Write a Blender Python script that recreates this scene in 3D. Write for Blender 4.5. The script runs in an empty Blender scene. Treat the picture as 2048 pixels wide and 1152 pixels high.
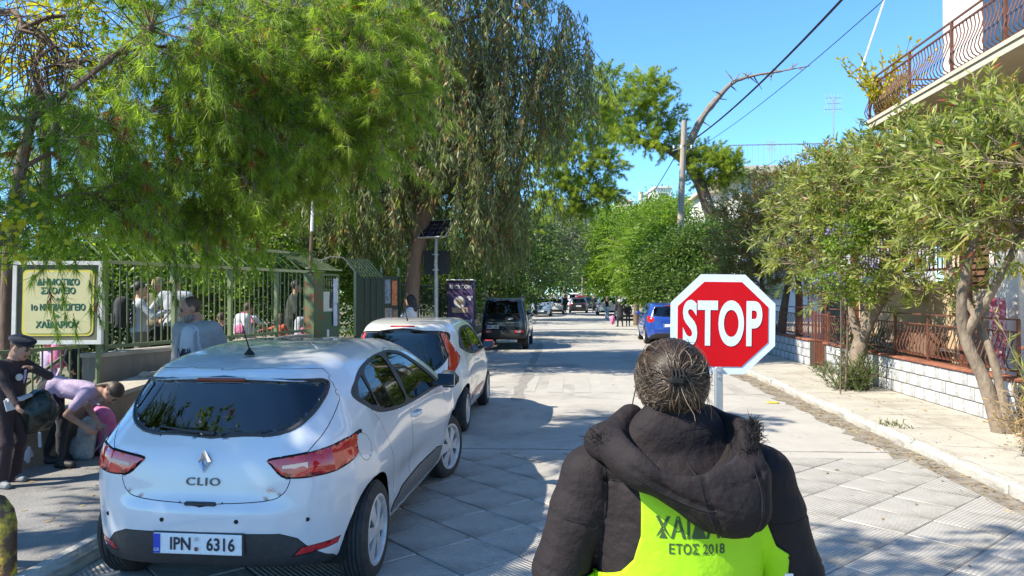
# A street outside a school: crossing guard with a stop paddle, parked cars, trees.
import bpy, bmesh, math, random
import numpy as np
from mathutils import Vector, Matrix, Euler
from mathutils.bvhtree import BVHTree
from math import radians as R, sin, cos, pi, sqrt

rnd = random.Random(7)
nrg = np.random.default_rng(11)
SC = bpy.context.scene
COL = SC.collection

# ------------------------------------------------------------------ camera, sky, sun, exposure
CAM_H = 1.8
TH = R(4.67)                       # the camera looks this far left of the road's direction
FPX = 1480.0                       # focal length in photograph pixels (2048 wide)
cam_data = bpy.data.cameras.new('camera')
cam_data.sensor_width = 36.0
cam_data.lens = 36.0 * FPX / 2048.0
cam_data.clip_end = 3000.0
cam_data.clip_start = 0.05
camera = bpy.data.objects.new('camera', cam_data)
COL.objects.link(camera)
camera.location = (0, 0, CAM_H)
camera.rotation_euler = (R(90.0 + 0.46), 0, TH)
SC.camera = camera

SUN_L = Vector((0.92, 0.46, -1.0)).normalized()      # direction the light travels
SUN_EL = math.asin(-SUN_L.z)
SUN_AZ = math.atan2(-SUN_L.x, -SUN_L.y)              # clockwise from +Y
world = bpy.data.worlds.new('World')
SC.world = world
world.use_nodes = True
wn = world.node_tree.nodes
wl = world.node_tree.links
bg = wn['Background']
sky_node = wn.new('ShaderNodeTexSky')
sky_node.sky_type = 'NISHITA'
sky_node.sun_disc = False
sky_node.sun_elevation = SUN_EL
sky_node.sun_rotation = SUN_AZ
sky_node.altitude = 100
sky_node.air_density = 1.0
sky_node.dust_density = 0.2
sky_node.ozone_density = 1.5
tint = wn.new('ShaderNodeMix')
tint.data_type = 'RGBA'; tint.blend_type = 'MULTIPLY'
tint.inputs[0].default_value = 1.0
tint.inputs[7].default_value = (0.47, 0.79, 1.08, 1)
wl.new(sky_node.outputs[0], tint.inputs[6])
wl.new(tint.outputs[2], bg.inputs[0])
bg.inputs[1].default_value = 0.15
sun_data = bpy.data.lights.new('sun', 'SUN')
sun_data.energy = 5.0
sun_data.angle = R(0.53)
sun_data.color = (1.0, 0.925, 0.79)
sun = bpy.data.objects.new('sun', sun_data)
COL.objects.link(sun)
sun.rotation_euler = SUN_L.to_track_quat('-Z', 'Y').to_euler()
SC.view_settings.view_transform = 'Standard'
SC.view_settings.look = 'None'
SC.view_settings.exposure = 1.0
SC.view_settings.gamma = 1.0
SC.view_settings.use_curve_mapping = False
SC.render.engine = 'CYCLES'
SC.cycles.max_bounces = 8
SC.cycles.transparent_max_bounces = 12
SC.cycles.use_denoising = True
SC.cycles.caustics_reflective = False
SC.cycles.caustics_refractive = False

# ------------------------------------------------------------------ helpers
def at(px, d, z=None, py=None):
    """a place in the world: photograph column px, distance d along the view, height z (or from row py)"""
    r = (px - 1024.0) / FPX * d
    if z is None:
        z = CAM_H + (588.0 - py) / FPX * d
    return Vector((r * cos(TH) - d * sin(TH), r * sin(TH) + d * cos(TH), z))

MATS = {}
def mat(name, col, rough=0.6, metal=0.0, col2=None, scale=6.0, amount=1.0, bump=0.0, bscale=None, spec=0.5,
        coat=0.0, detail=5.0, coords='Object', emit=None, stretch=None, contrast=(0.35, 0.65), sheen=0.0):
    if name in MATS:
        return MATS[name]
    m = bpy.data.materials.new(name)
    m.use_nodes = True
    nt = m.node_tree
    b = nt.nodes['Principled BSDF']
    b.inputs['Base Color'].default_value = (*col, 1)
    b.inputs['Roughness'].default_value = rough
    b.inputs['Metallic'].default_value = metal
    b.inputs['Specular IOR Level'].default_value = spec
    b.inputs['Coat Weight'].default_value = coat
    b.inputs['Coat Roughness'].default_value = 0.04
    b.inputs['Sheen Weight'].default_value = sheen
    tc = nt.nodes.new('ShaderNodeTexCoord')
    src = tc.outputs[coords]
    if stretch:
        mp = nt.nodes.new('ShaderNodeMapping')
        mp.inputs['Scale'].default_value = stretch
        nt.links.new(src, mp.inputs[0])
        src = mp.outputs[0]
    if col2 is not None:
        n = nt.nodes.new('ShaderNodeTexNoise')
        n.inputs['Scale'].default_value = scale
        n.inputs['Detail'].default_value = detail
        n.inputs['Roughness'].default_value = 0.65
        nt.links.new(src, n.inputs['Vector'])
        rp = nt.nodes.new('ShaderNodeValToRGB')
        rp.color_ramp.elements[0].position = contrast[0]
        rp.color_ramp.elements[1].position = contrast[1]
        rp.color_ramp.elements[0].color = (*col, 1)
        c2 = [a + (c - a) * amount for a, c in zip(col, col2)]
        rp.color_ramp.elements[1].color = (*c2, 1)
        nt.links.new(n.outputs['Fac'], rp.inputs[0])
        nt.links.new(rp.outputs[0], b.inputs['Base Color'])
    if bump:
        n2 = nt.nodes.new('ShaderNodeTexNoise')
        n2.inputs['Scale'].default_value = bscale or scale * 6
        n2.inputs['Detail'].default_value = 6
        nt.links.new(src, n2.inputs['Vector'])
        bp = nt.nodes.new('ShaderNodeBump')
        bp.inputs['Strength'].default_value = bump
        bp.inputs['Distance'].default_value = 0.02
        nt.links.new(n2.outputs['Fac'], bp.inputs['Height'])
        nt.links.new(bp.outputs[0], b.inputs['Normal'])
    if emit:
        b.inputs['Emission Color'].default_value = (*emit[:3], 1)
        b.inputs['Emission Strength'].default_value = emit[3]
    MATS[name] = m
    return m

def add_dirt(m, scale, dark, lo=.42, hi=.62, coords='Object', seed=0.0):
    """stains with a shape of their own, multiplied over the base colour"""
    nt = m.node_tree; b = nt.nodes['Principled BSDF']; src = b.inputs['Base Color'].links[0].from_socket
    tc = nt.nodes.new('ShaderNodeTexCoord'); n = nt.nodes.new('ShaderNodeTexNoise'); n.noise_dimensions = '4D'; n.inputs['W'].default_value = seed
    n.inputs['Scale'].default_value = scale; n.inputs['Detail'].default_value = 9; n.inputs['Roughness'].default_value = .7; n.inputs['Distortion'].default_value = .6
    nt.links.new(tc.outputs[coords], n.inputs['Vector'])
    rp = nt.nodes.new('ShaderNodeValToRGB'); rp.color_ramp.elements[0].position = lo; rp.color_ramp.elements[1].position = hi
    rp.color_ramp.elements[0].color = (*dark, 1); rp.color_ramp.elements[1].color = (1, 1, 1, 1)
    nt.links.new(n.outputs['Fac'], rp.inputs[0])
    mx = nt.nodes.new('ShaderNodeMix'); mx.data_type = 'RGBA'; mx.blend_type = 'MULTIPLY'; mx.inputs[0].default_value = 1.0
    nt.links.new(src, mx.inputs[6]); nt.links.new(rp.outputs[0], mx.inputs[7]); nt.links.new(mx.outputs[2], b.inputs['Base Color'])

def glass_mat(name, tint, gloss=0.12, rough=0.02):
    if name in MATS:
        return MATS[name]
    m = bpy.data.materials.new(name)
    m.use_nodes = True
    nt = m.node_tree
    nt.nodes.remove(nt.nodes['Principled BSDF'])
    out = nt.nodes['Material Output']
    tr = nt.nodes.new('ShaderNodeBsdfTransparent')
    tr.inputs[0].default_value = (*tint, 1)
    gl = nt.nodes.new('ShaderNodeBsdfGlossy')
    gl.inputs['Roughness'].default_value = rough
    fr = nt.nodes.new('ShaderNodeFresnel')
    fr.inputs[0].default_value = 1.5
    ad = nt.nodes.new('ShaderNodeMath')
    ad.operation = 'ADD'
    ad.inputs[1].default_value = gloss * 0.3
    mx = nt.nodes.new('ShaderNodeMixShader')
    nt.links.new(fr.outputs[0], ad.inputs[0])
    nt.links.new(ad.outputs[0], mx.inputs[0])
    nt.links.new(tr.outputs[0], mx.inputs[1])
    nt.links.new(gl.outputs[0], mx.inputs[2])
    nt.links.new(mx.outputs[0], out.inputs[0])
    MATS[name] = m
    return m

def leaf_mat(name, cols, rough=0.45, trans=0.45, spec=0.35):
    """foliage: the colour of each leaf follows a random face value; part of the light passes through"""
    if name in MATS:
        return MATS[name]
    m = bpy.data.materials.new(name)
    m.use_nodes = True
    nt = m.node_tree
    b = nt.nodes['Principled BSDF']
    out = nt.nodes['Material Output']
    a = nt.nodes.new('ShaderNodeAttribute')
    a.attribute_name = 'tone'
    rp = nt.nodes.new('ShaderNodeValToRGB')
    el = rp.color_ramp.elements
    while len(el) < len(cols):
        el.new(0.5)
    for i, (p, c) in enumerate(cols):
        el[i].position = p
        el[i].color = (*c, 1)
    nt.links.new(a.outputs['Fac'], rp.inputs[0])
    nt.links.new(rp.outputs[0], b.inputs['Base Color'])
    b.inputs['Roughness'].default_value = rough
    b.inputs['Specular IOR Level'].default_value = spec
    t = nt.nodes.new('ShaderNodeBsdfTranslucent')
    gm = nt.nodes.new('ShaderNodeMix')
    gm.data_type = 'RGBA'
    gm.blend_type = 'MULTIPLY'
    gm.inputs[0].default_value = 1.0
    gm.inputs[7].default_value = (1.35, 1.5, 0.55, 1)
    nt.links.new(rp.outputs[0], gm.inputs[6])
    nt.links.new(gm.outputs[2], t.inputs[0])
    mx = nt.nodes.new('ShaderNodeMixShader')
    mx.inputs[0].default_value = trans
    nt.links.new(b.outputs[0], mx.inputs[1])
    nt.links.new(t.outputs[0], mx.inputs[2])
    nt.links.new(mx.outputs[0], out.inputs[0])
    MATS[name] = m
    return m

def tag(o, label=None, cat=None, group=None, kind=None):
    if label: o['label'] = label
    if cat: o['category'] = cat
    if group: o['group'] = group
    if kind: o['kind'] = kind
    return o

def empty(name, loc=(0, 0, 0), rz=0.0, label=None, cat=None, group=None):
    o = bpy.data.objects.new(name, None)
    o.empty_display_size = 0.2
    COL.objects.link(o)
    o.location = loc
    o.rotation_euler = (0, 0, rz)
    return tag(o, label, cat, group)

def link(name, me, mats=None, parent=None):
    o = bpy.data.objects.new(name, me)
    COL.objects.link(o)
    if mats is not None:
        if not isinstance(mats, (list, tuple)):
            mats = [mats]
        for m in mats:
            me.materials.append(m)
    if parent is not None:
        o.parent = parent
    return o

def copy_tree(o, parent=None):
    c = o.copy()
    COL.objects.link(c)
    c.parent = parent
    for ch in o.children:
        copy_tree(ch, c)
    return c

class MB:
    """collects simple solids and links them as one mesh object"""
    def __init__(s):
        s.v = []; s.f = []; s.m = []; s.mi = 0
    def add(s, vs, fs):
        k = len(s.v)
        s.v += [tuple(v) for v in vs]
        s.f += [tuple(i + k for i in f) for f in fs]
        s.m += [s.mi] * len(fs)
        return s
    def box(s, c, size, rot=None, b=0.0):
        hx, hy, hz = size[0] / 2, size[1] / 2, size[2] / 2
        M = (Euler(rot).to_matrix() if rot is not None and not isinstance(rot, Matrix) else rot) or Matrix.Identity(3)
        c = Vector(c)
        if b <= 0:
            pts = [(-hx, -hy, -hz), (hx, -hy, -hz), (hx, hy, -hz), (-hx, hy, -hz), (-hx, -hy, hz), (hx, -hy, hz), (hx, hy, hz), (-hx, hy, hz)]
            return s.add([c + M @ Vector(p) for p in pts], [(0, 3, 2, 1), (4, 5, 6, 7), (0, 1, 5, 4), (1, 2, 6, 5), (2, 3, 7, 6), (3, 0, 4, 7)])
        b = min(b, hx * .95, hy * .95, hz * .95)
        pts = []
        for sx in (-1, 1):
            for sy in (-1, 1):
                for sz in (-1, 1):
                    pts += [(sx * (hx - b), sy * (hy - b), sz * hz), (sx * (hx - b), sy * hy, sz * (hz - b)), (sx * hx, sy * (hy - b), sz * (hz - b))]
        me = bmesh.new()
        for p in pts: me.verts.new(c + M @ Vector(p))
        r = bmesh.ops.convex_hull(me, input=me.verts)
        me.verts.index_update()
        s.add([v.co for v in me.verts], [[v.index for v in f.verts] for f in me.faces])
        me.free()
        return s
    def tube(s, pts, rad, n=8, cap=True, squash=None):
        pts = [Vector(p) for p in pts]
        if not hasattr(rad, '__len__'): rad = [rad] * len(pts)
        k = len(s.v); up = None
        for i, p in enumerate(pts):
            t = (pts[min(i + 1, len(pts) - 1)] - pts[max(i - 1, 0)])
            if t.length < 1e-9: t = Vector((0, 0, 1))
            t.normalize()
            if up is None:
                up = Vector((0, 0, 1)) if abs(t.z) < .9 else Vector((1, 0, 0))
            a = t.cross(up).normalized(); b_ = a.cross(t).normalized(); up = b_
            for j in range(n):
                an = 2 * pi * j / n
                q = p + (a * cos(an) + b_ * sin(an) * (squash or 1)) * rad[i]
                s.v.append(tuple(q))
        for i in range(len(pts) - 1):
            for j in range(n):
                s.f.append((k + i * n + j, k + i * n + (j + 1) % n, k + (i + 1) * n + (j + 1) % n, k + (i + 1) * n + j)); s.m.append(s.mi)
        if cap:
            s.f.append(tuple(k + j for j in range(n))[::-1]); s.m.append(s.mi)
            e = k + (len(pts) - 1) * n
            s.f.append(tuple(e + j for j in range(n))); s.m.append(s.mi)
        return s
    def cyl(s, p0, p1, r0, r1=None, n=12):
        return s.tube([p0, p1], [r0, r0 if r1 is None else r1], n)
    def prism(s, poly, org, u, w, depth):
        """polygon in the (u,w) plane pushed by depth along u x w"""
        org, u, w = Vector(org), Vector(u), Vector(w)
        nn = u.cross(w).normalized() * depth
        n = len(poly)
        a = [org + u * p[0] + w * p[1] for p in poly]
        s.add(a + [p + nn for p in a], [tuple(range(n))[::-1], tuple(range(n, 2 * n))] + [(i, (i + 1) % n, n + (i + 1) % n, n + i) for i in range(n)])
        return s
    def lathe(s, prof, c=(0, 0, 0), axis='z', n=24):
        """profile of (radius, height) turned round an axis"""
        c = Vector(c); k = len(s.v)
        for r, h in prof:
            for j in range(n):
                a = 2 * pi * j / n
                p = {'z': (r * cos(a), r * sin(a), h), 'x': (h, r * cos(a), r * sin(a)), 'y': (r * sin(a), h, r * cos(a))}[axis]
                s.v.append(tuple(c + Vector(p)))
        for i in range(len(prof) - 1):
            for j in range(n):
                s.f.append((k + i * n + j, k + i * n + (j + 1) % n, k + (i + 1) * n + (j + 1) % n, k + (i + 1) * n + j)); s.m.append(s.mi)
        return s
    def mesh(s, name, smooth=False):
        me = bpy.data.meshes.new(name)
        me.from_pydata(s.v, [], s.f)
        me.polygons.foreach_set('material_index', s.m)
        me.validate(); me.update()
        bm = bmesh.new(); bm.from_mesh(me)
        bmesh.ops.recalc_face_normals(bm, faces=bm.faces)
        bm.to_mesh(me); bm.free()
        if smooth:
            me.polygons.foreach_set('use_smooth', [True] * len(me.polygons))
            try: me.set_sharp_from_angle(angle=R(40))
            except Exception: pass
        return me
    def build(s, name, mats, parent=None, smooth=False):
        return link(name, s.mesh(name, smooth), mats, parent)

def mesh_np(name, verts, faces, tone=None, smooth=False, k=None):
    """mesh from numpy arrays, all faces with the same number of corners"""
    me = bpy.data.meshes.new(name)
    nv, nf, k = len(verts), len(faces), faces.shape[1]
    me.vertices.add(nv)
    me.vertices.foreach_set('co', np.ascontiguousarray(verts, dtype=np.float32).ravel())
    me.loops.add(nf * k)
    me.loops.foreach_set('vertex_index', np.ascontiguousarray(faces, dtype=np.int32).ravel())
    me.polygons.add(nf)
    me.polygons.foreach_set('loop_start', np.arange(0, nf * k, k, dtype=np.int32))
    if smooth:
        me.polygons.foreach_set('use_smooth', np.ones(nf, dtype=bool))
    if tone is not None:
        at_ = me.attributes.new('tone', 'FLOAT', 'FACE')
        at_.data.foreach_set('value', np.ascontiguousarray(tone, dtype=np.float32))
    me.update(calc_edges=True)
    return me

FONT = bpy.data.fonts.load('<builtin>')
def text_mesh(body, size, align='CENTER', bold=0.0, sx=1.0, depth=0.0, res=3, spacing=1.0):
    cu = bpy.data.curves.new('lettering', 'FONT')
    cu.body = body; cu.font = FONT; cu.size = size; cu.align_x = align; cu.align_y = 'CENTER'
    cu.offset = bold; cu.extrude = depth; cu.resolution_u = res; cu.space_character = spacing
    o = bpy.data.objects.new('lettering', cu)
    COL.objects.link(o)
    dg = bpy.context.evaluated_depsgraph_get()
    me = bpy.data.meshes.new_from_object(o.evaluated_get(dg))
    bpy.data.objects.remove(o); bpy.data.curves.remove(cu)
    for v in me.vertices: v.co.x *= sx
    return me

def text(name, body, size, M, material, parent=None, **kw):
    me = text_mesh(body, size, **kw)
    me.transform(M)
    me.materials.clear()
    return link(name, me, material, parent)

def frame(org, u, w):
    """4x4 matrix: local x -> u, local y -> w, local z -> u x w"""
    u = Vector(u).normalized(); w = Vector(w).normalized(); n = u.cross(w)
    M = Matrix((u, w, n)).transposed().to_4x4()
    M.translation = Vector(org)
    return M

def smooth_poly(pts, n=6, closed=True):
    """Catmull-Rom through 2-D points"""
    P = np.array(pts, float); N = len(P); out = []
    rng_ = range(N if closed else N - 1)
    for i in rng_:
        p0, p1, p2, p3 = (P[(i + j) % N] if closed else P[min(max(i + j, 0), N - 1)] for j in (-1, 0, 1, 2))
        for t in np.linspace(0, 1, n, endpoint=False):
            out.append(.5 * ((2 * p1) + (-p0 + p2) * t + (2 * p0 - 5 * p1 + 4 * p2 - p3) * t * t + (-p0 + 3 * p1 - 3 * p2 + p3) * t ** 3))
    if not closed: out.append(P[-1])
    return np.array(out)

# ---------------- implicit surfaces: numpy field -> mesh
import openvdb
def field_mesh(F, origin, h, name='m'):
    g = openvdb.FloatGrid(float(1.0))
    g.copyFromArray(np.ascontiguousarray(F, dtype=np.float32), tolerance=0.0)
    pts, quads = g.convertToQuads(isovalue=0.0)
    V = pts.astype(np.float64) * h + np.asarray(origin); Q = quads.astype(np.int64)
    C = V - V.mean(0); a, b, c = C[Q[:, 0]], C[Q[:, 1]], C[Q[:, 2]]
    if np.einsum('ij,ij->i', a, np.cross(b, c)).sum() < 0: Q = Q[:, ::-1]
    return V, Q

def poly_sdf(poly, X, Y):
    """signed distance to a closed polygon, negative inside (arrays X, Y)"""
    P = np.asarray(poly, float); Q = np.roll(P, -1, axis=0)
    d2 = np.full(X.shape, 1e9); inside = np.zeros(X.shape, bool)
    for (ax, ay), (bx, by) in zip(P, Q):
        ex, ey = bx - ax, by - ay
        wx, wy = X - ax, Y - ay
        t = np.clip((wx * ex + wy * ey) / (ex * ex + ey * ey + 1e-12), 0, 1)
        d2 = np.minimum(d2, (wx - ex * t) ** 2 + (wy - ey * t) ** 2)
        if ay != by:
            c = ((ay <= Y) & (by > Y)) | ((by <= Y) & (ay > Y))
            inside ^= c & (X < ax + (Y - ay) / (by - ay) * ex)
    d = np.sqrt(d2)
    return np.where(inside, -d, d)

def blur2(A, s):
    r = int(3 * s + 1); k = np.exp(-.5 * (np.arange(-r, r + 1) / s) ** 2); k /= k.sum()
    for ax in (0, 1):
        pad = [(0, 0), (0, 0)]; pad[ax] = (r, r)
        B = np.pad(A, pad, mode='edge'); n = A.shape[ax]
        A = sum(k[i] * (B[i:i + n] if ax == 0 else B[:, i:i + n]) for i in range(2 * r + 1))
    return A

class Grid2:
    def __init__(s, poly, lo, hi, h=0.01, blur=1.5):
        s.lo = np.array(lo); s.h = h
        n = np.ceil((np.array(hi) - lo) / h).astype(int) + 1
        X, Y = np.meshgrid(lo[0] + np.arange(n[0]) * h, lo[1] + np.arange(n[1]) * h, indexing='ij')
        s.A = blur2(poly_sdf(poly, X, Y), blur)
    def __call__(s, x, y):
        u = np.clip((x - s.lo[0]) / s.h, 0, s.A.shape[0] - 1.001); v = np.clip((y - s.lo[1]) / s.h, 0, s.A.shape[1] - 1.001)
        i = u.astype(int); j = v.astype(int); fu = u - i; fv = v - j
        A = s.A
        return (A[i, j] * (1 - fu) + A[i + 1, j] * fu) * (1 - fv) + (A[i, j + 1] * (1 - fu) + A[i + 1, j + 1] * fu) * fv

def smax(a, b, k):
    h = np.maximum(k - np.abs(a - b), 0) / k
    return np.maximum(a, b) + h * h * k * .25

def smin(a, b, k):
    h = np.maximum(k - np.abs(a - b), 0) / k
    return np.minimum(a, b) - h * h * k * .25

def in_poly(poly, x, y):
    ins = False; n = len(poly); j = n - 1
    for i in range(n):
        xi, yi = poly[i]; xj, yj = poly[j]
        if (yi > y) != (yj > y) and x < (xj - xi) * (y - yi) / (yj - yi) + xi: ins = not ins
        j = i
    return ins

def cut_region(bm, lay, poly, axis, value, only=None, lim=0.15, where=None):
    """cut the outline poly (u,z), seen along axis, into the surface and mark the faces inside with value"""
    ax = Vector((axis[0], axis[1], 0)).normalized()
    U = Vector((-ax.y, ax.x, 0))
    xs = [p[0] for p in poly]; zs = [p[1] for p in poly]
    x0, x1, z0, z1 = min(xs), max(xs), min(zs), max(zs)
    pad = 0.03
    def ok(f):
        if f.normal.dot(ax) < lim: return False
        if only is not None and f[lay] not in only: return False
        c = f.calc_center_median()
        if where and not where(c): return False
        u = U.dot(c)
        return x0 - pad < u < x1 + pad and z0 - pad < c.z < z1 + pad
    S = set(f for f in bm.faces if ok(f))
    n = len(poly)
    for i in range(n):
        a, b = poly[i], poly[(i + 1) % n]
        e = Vector((b[0] - a[0], b[1] - a[1]))
        if e.length < 1e-5: continue
        nrm = (U * e.y - Vector((0, 0, 1)) * e.x).normalized()
        lo = (min(a[0], b[0]) - .002, min(a[1], b[1]) - .002); hi = (max(a[0], b[0]) + .002, max(a[1], b[1]) + .002)
        sub = []
        for f in S:
            us = [U.dot(v.co) for v in f.verts]; vz = [v.co.z for v in f.verts]
            if max(us) >= lo[0] and min(us) <= hi[0] and max(vz) >= lo[1] and min(vz) <= hi[1]: sub.append(f)
        if not sub: continue
        geom = list(set(sub) | set(e_ for f in sub for e_ in f.edges) | set(v for f in sub for v in f.verts))
        S.difference_update(sub)
        r = bmesh.ops.bisect_plane(bm, geom=geom, dist=1e-5, plane_co=U * a[0] + Vector((0, 0, a[1])), plane_no=nrm)
        S.update(g for g in r['geom'] if isinstance(g, bmesh.types.BMFace) and g.is_valid)
        S = set(f for f in S if f.is_valid)
    for f in S:
        c = f.calc_center_median()
        if in_poly(poly, U.dot(c), c.z): f[lay] = value
# ------------------------------------------------------------------ ground, road, pavements
M_EARTH = mat('dry_earth', (.22, .17, .11), .95, col2=(.13, .11, .06), scale=1.2, bump=.5, bscale=14)
M_ROAD = mat('worn_asphalt', (.35, .325, .285), .9, col2=(.43, .402, .352), scale=.9, bump=.25, bscale=70, detail=10, contrast=(.3, .7))
M_SLAB = None
M_WALK = mat('pavement_concrete', (.37, .34, .28), .92, col2=(.46, .425, .355), scale=1.6, bump=.4, bscale=40, detail=10)
M_WALK_L = mat('pavement_asphalt', (.17, .165, .16), .95, col2=(.25, .24, .225), scale=1.5, bump=.5, bscale=50, detail=10)
M_KERB = mat('kerb_concrete', (.38, .36, .32), .9, col2=(.48, .46, .41), scale=5, bump=.5, bscale=40)
M_DIRT = mat('gutter_dirt', (.15, .125, .095), .95, col2=(.30, .26, .20), scale=5, bump=.7, bscale=60)

add_dirt(M_ROAD, .55, (.72, .72, .73), .36, .5)
add_dirt(M_ROAD, 3.5, (.80, .79, .77), .34, .42, seed=3)
add_dirt(M_WALK, 1.3, (.74, .72, .68), .36, .5)
add_dirt(M_WALK_L, 1.1, (.7, .7, .7), .38, .52)
add_dirt(M_KERB, 3, (.66, .63, .58), .38, .52, 'Generated')
def slab_mat(name, ang, smooth):
    m = mat(name, (.36, .336, .295), .88, col2=(.45, .422, .372), scale=2.5, detail=10)
    nt = m.node_tree; b = nt.nodes['Principled BSDF']
    tc = nt.nodes['Texture Coordinate']
    n = nt.nodes.new('ShaderNodeTexNoise'); n.inputs['Scale'].default_value = 60; nt.links.new(tc.outputs['Object'], n.inputs['Vector'])
    bp = nt.nodes.new('ShaderNodeBump'); bp.inputs['Strength'].default_value = .25; bp.inputs['Distance'].default_value = .01
    nt.links.new(n.outputs['Fac'], bp.inputs['Height'])
    last = bp
    if not smooth:
        mp = nt.nodes.new('ShaderNodeMapping'); mp.inputs['Rotation'].default_value = (0, 0, ang); nt.links.new(tc.outputs['Object'], mp.inputs[0])
        w = nt.nodes.new('ShaderNodeTexWave'); w.wave_type = 'BANDS'; w.bands_direction = 'X'; w.wave_profile = 'SIN'
        w.inputs['Scale'].default_value = 10.5; w.inputs['Distortion'].default_value = .25
        nt.links.new(mp.outputs[0], w.inputs['Vector'])
        b2 = nt.nodes.new('ShaderNodeBump'); b2.inputs['Strength'].default_value = .85; b2.inputs['Distance'].default_value = .012
        nt.links.new(w.outputs['Fac'], b2.inputs['Height']); nt.links.new(bp.outputs[0], b2.inputs['Normal'])
        last = b2
    nt.links.new(last.outputs[0], b.inputs['Normal'])
    add_dirt(m, 1.3, (.66, .65, .63), .38, .55)
    return m

def sheet(name, pts, z, m, sub=None):
    b = MB(); b.add([(x, y, z) for x, y in pts], [tuple(range(len(pts)))])
    o = b.build(name, m); tag(o, kind='structure'); return o

KL = -3.2                                   # left kerb
def kr(y): return 3.9 if y < 18 else (4.5 if y > 21 else 3.9 + .6 * (y - 18) / 3)   # right kerb
g = MB(); g.add([(-900, -60, -.02), (900, -60, -.02), (900, 1500, -.02), (-900, 1500, -.02)], [(0, 1, 2, 3)])
tag(g.build('ground', M_EARTH), kind='structure')
ROAD_Y0 = 8.35
sheet('road', [(KL, -8), (3.9, -8), (3.9, 18), (4.5, 21), (4.5, 220), (KL, 220)], -.004, M_ROAD)
# painted crossing, worn
M_PAINT = mat('worn_road_paint', (.41, .388, .35), .85, col2=(.365, .34, .298), scale=3, detail=12, contrast=(.3, .6), bump=.2, bscale=80)
for i in range(9):
    x0 = -1.0 + i * .52
    q = MB(); yy = 13.6
    q.add([(x0, yy, 0), (x0 + .3, yy, 0), (x0 + .3, yy + 2.6, 0), (x0, yy + 2.6, 0)], [(0, 1, 2, 3)])
    o = q.build('crossing_stripe', M_PAINT); tag(o, kind='structure')
# tar seam and cracks running along the road
def ribbon(name, pts, w, z, m, kind='structure'):
    b = MB(); L_, R_ = [], []
    for i, p in enumerate(pts):
        t = Vector(pts[min(i + 1, len(pts) - 1)]) - Vector(pts[max(i - 1, 0)]); t.normalize(); nn = Vector((-t.y, t.x))
        ww = w * (.6 + .8 * rnd.random()) / 2
        L_.append((p[0] + nn.x * ww, p[1] + nn.y * ww, z)); R_.append((p[0] - nn.x * ww, p[1] - nn.y * ww, z))
    n = len(pts); b.add(L_ + R_, [(i, i + 1, n + i + 1, n + i) for i in range(n - 1)])
    o = b.build(name, m); tag(o, kind=kind); return o
M_TAR = mat('tar_seam', (.20, .185, .165), .8, col2=(.29, .27, .24), scale=8)
def wob(x0, y0, x1, y1, n, a): return [(x0 + (x1 - x0) * i / n + rnd.uniform(-a, a), y0 + (y1 - y0) * i / n + rnd.uniform(-a, a) * .3) for i in range(n + 1)]
ribbon('tar_seam', wob(-.95, 12.5, -1.15, 27, 40, .03), .22, 0.0015, M_TAR)
ribbon('road_crack', wob(KL + .1, 8.5, 3.7, 8.75, 60, .02), .02, .0012, M_TAR)
ribbon('road_crack', wob(-.4, 10.6, .6, 10.9, 16, .04), .03, .0012, M_TAR)
ribbon('gutter_dirt', wob(3.70, 5.0, 3.74, 17.8, 60, .05), .40, .001, M_DIRT)
ribbon('gutter_dirt', wob(KL + .12, 2.0, KL + .12, 40, 80, .03), .28, .001, M_DIRT)
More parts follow.
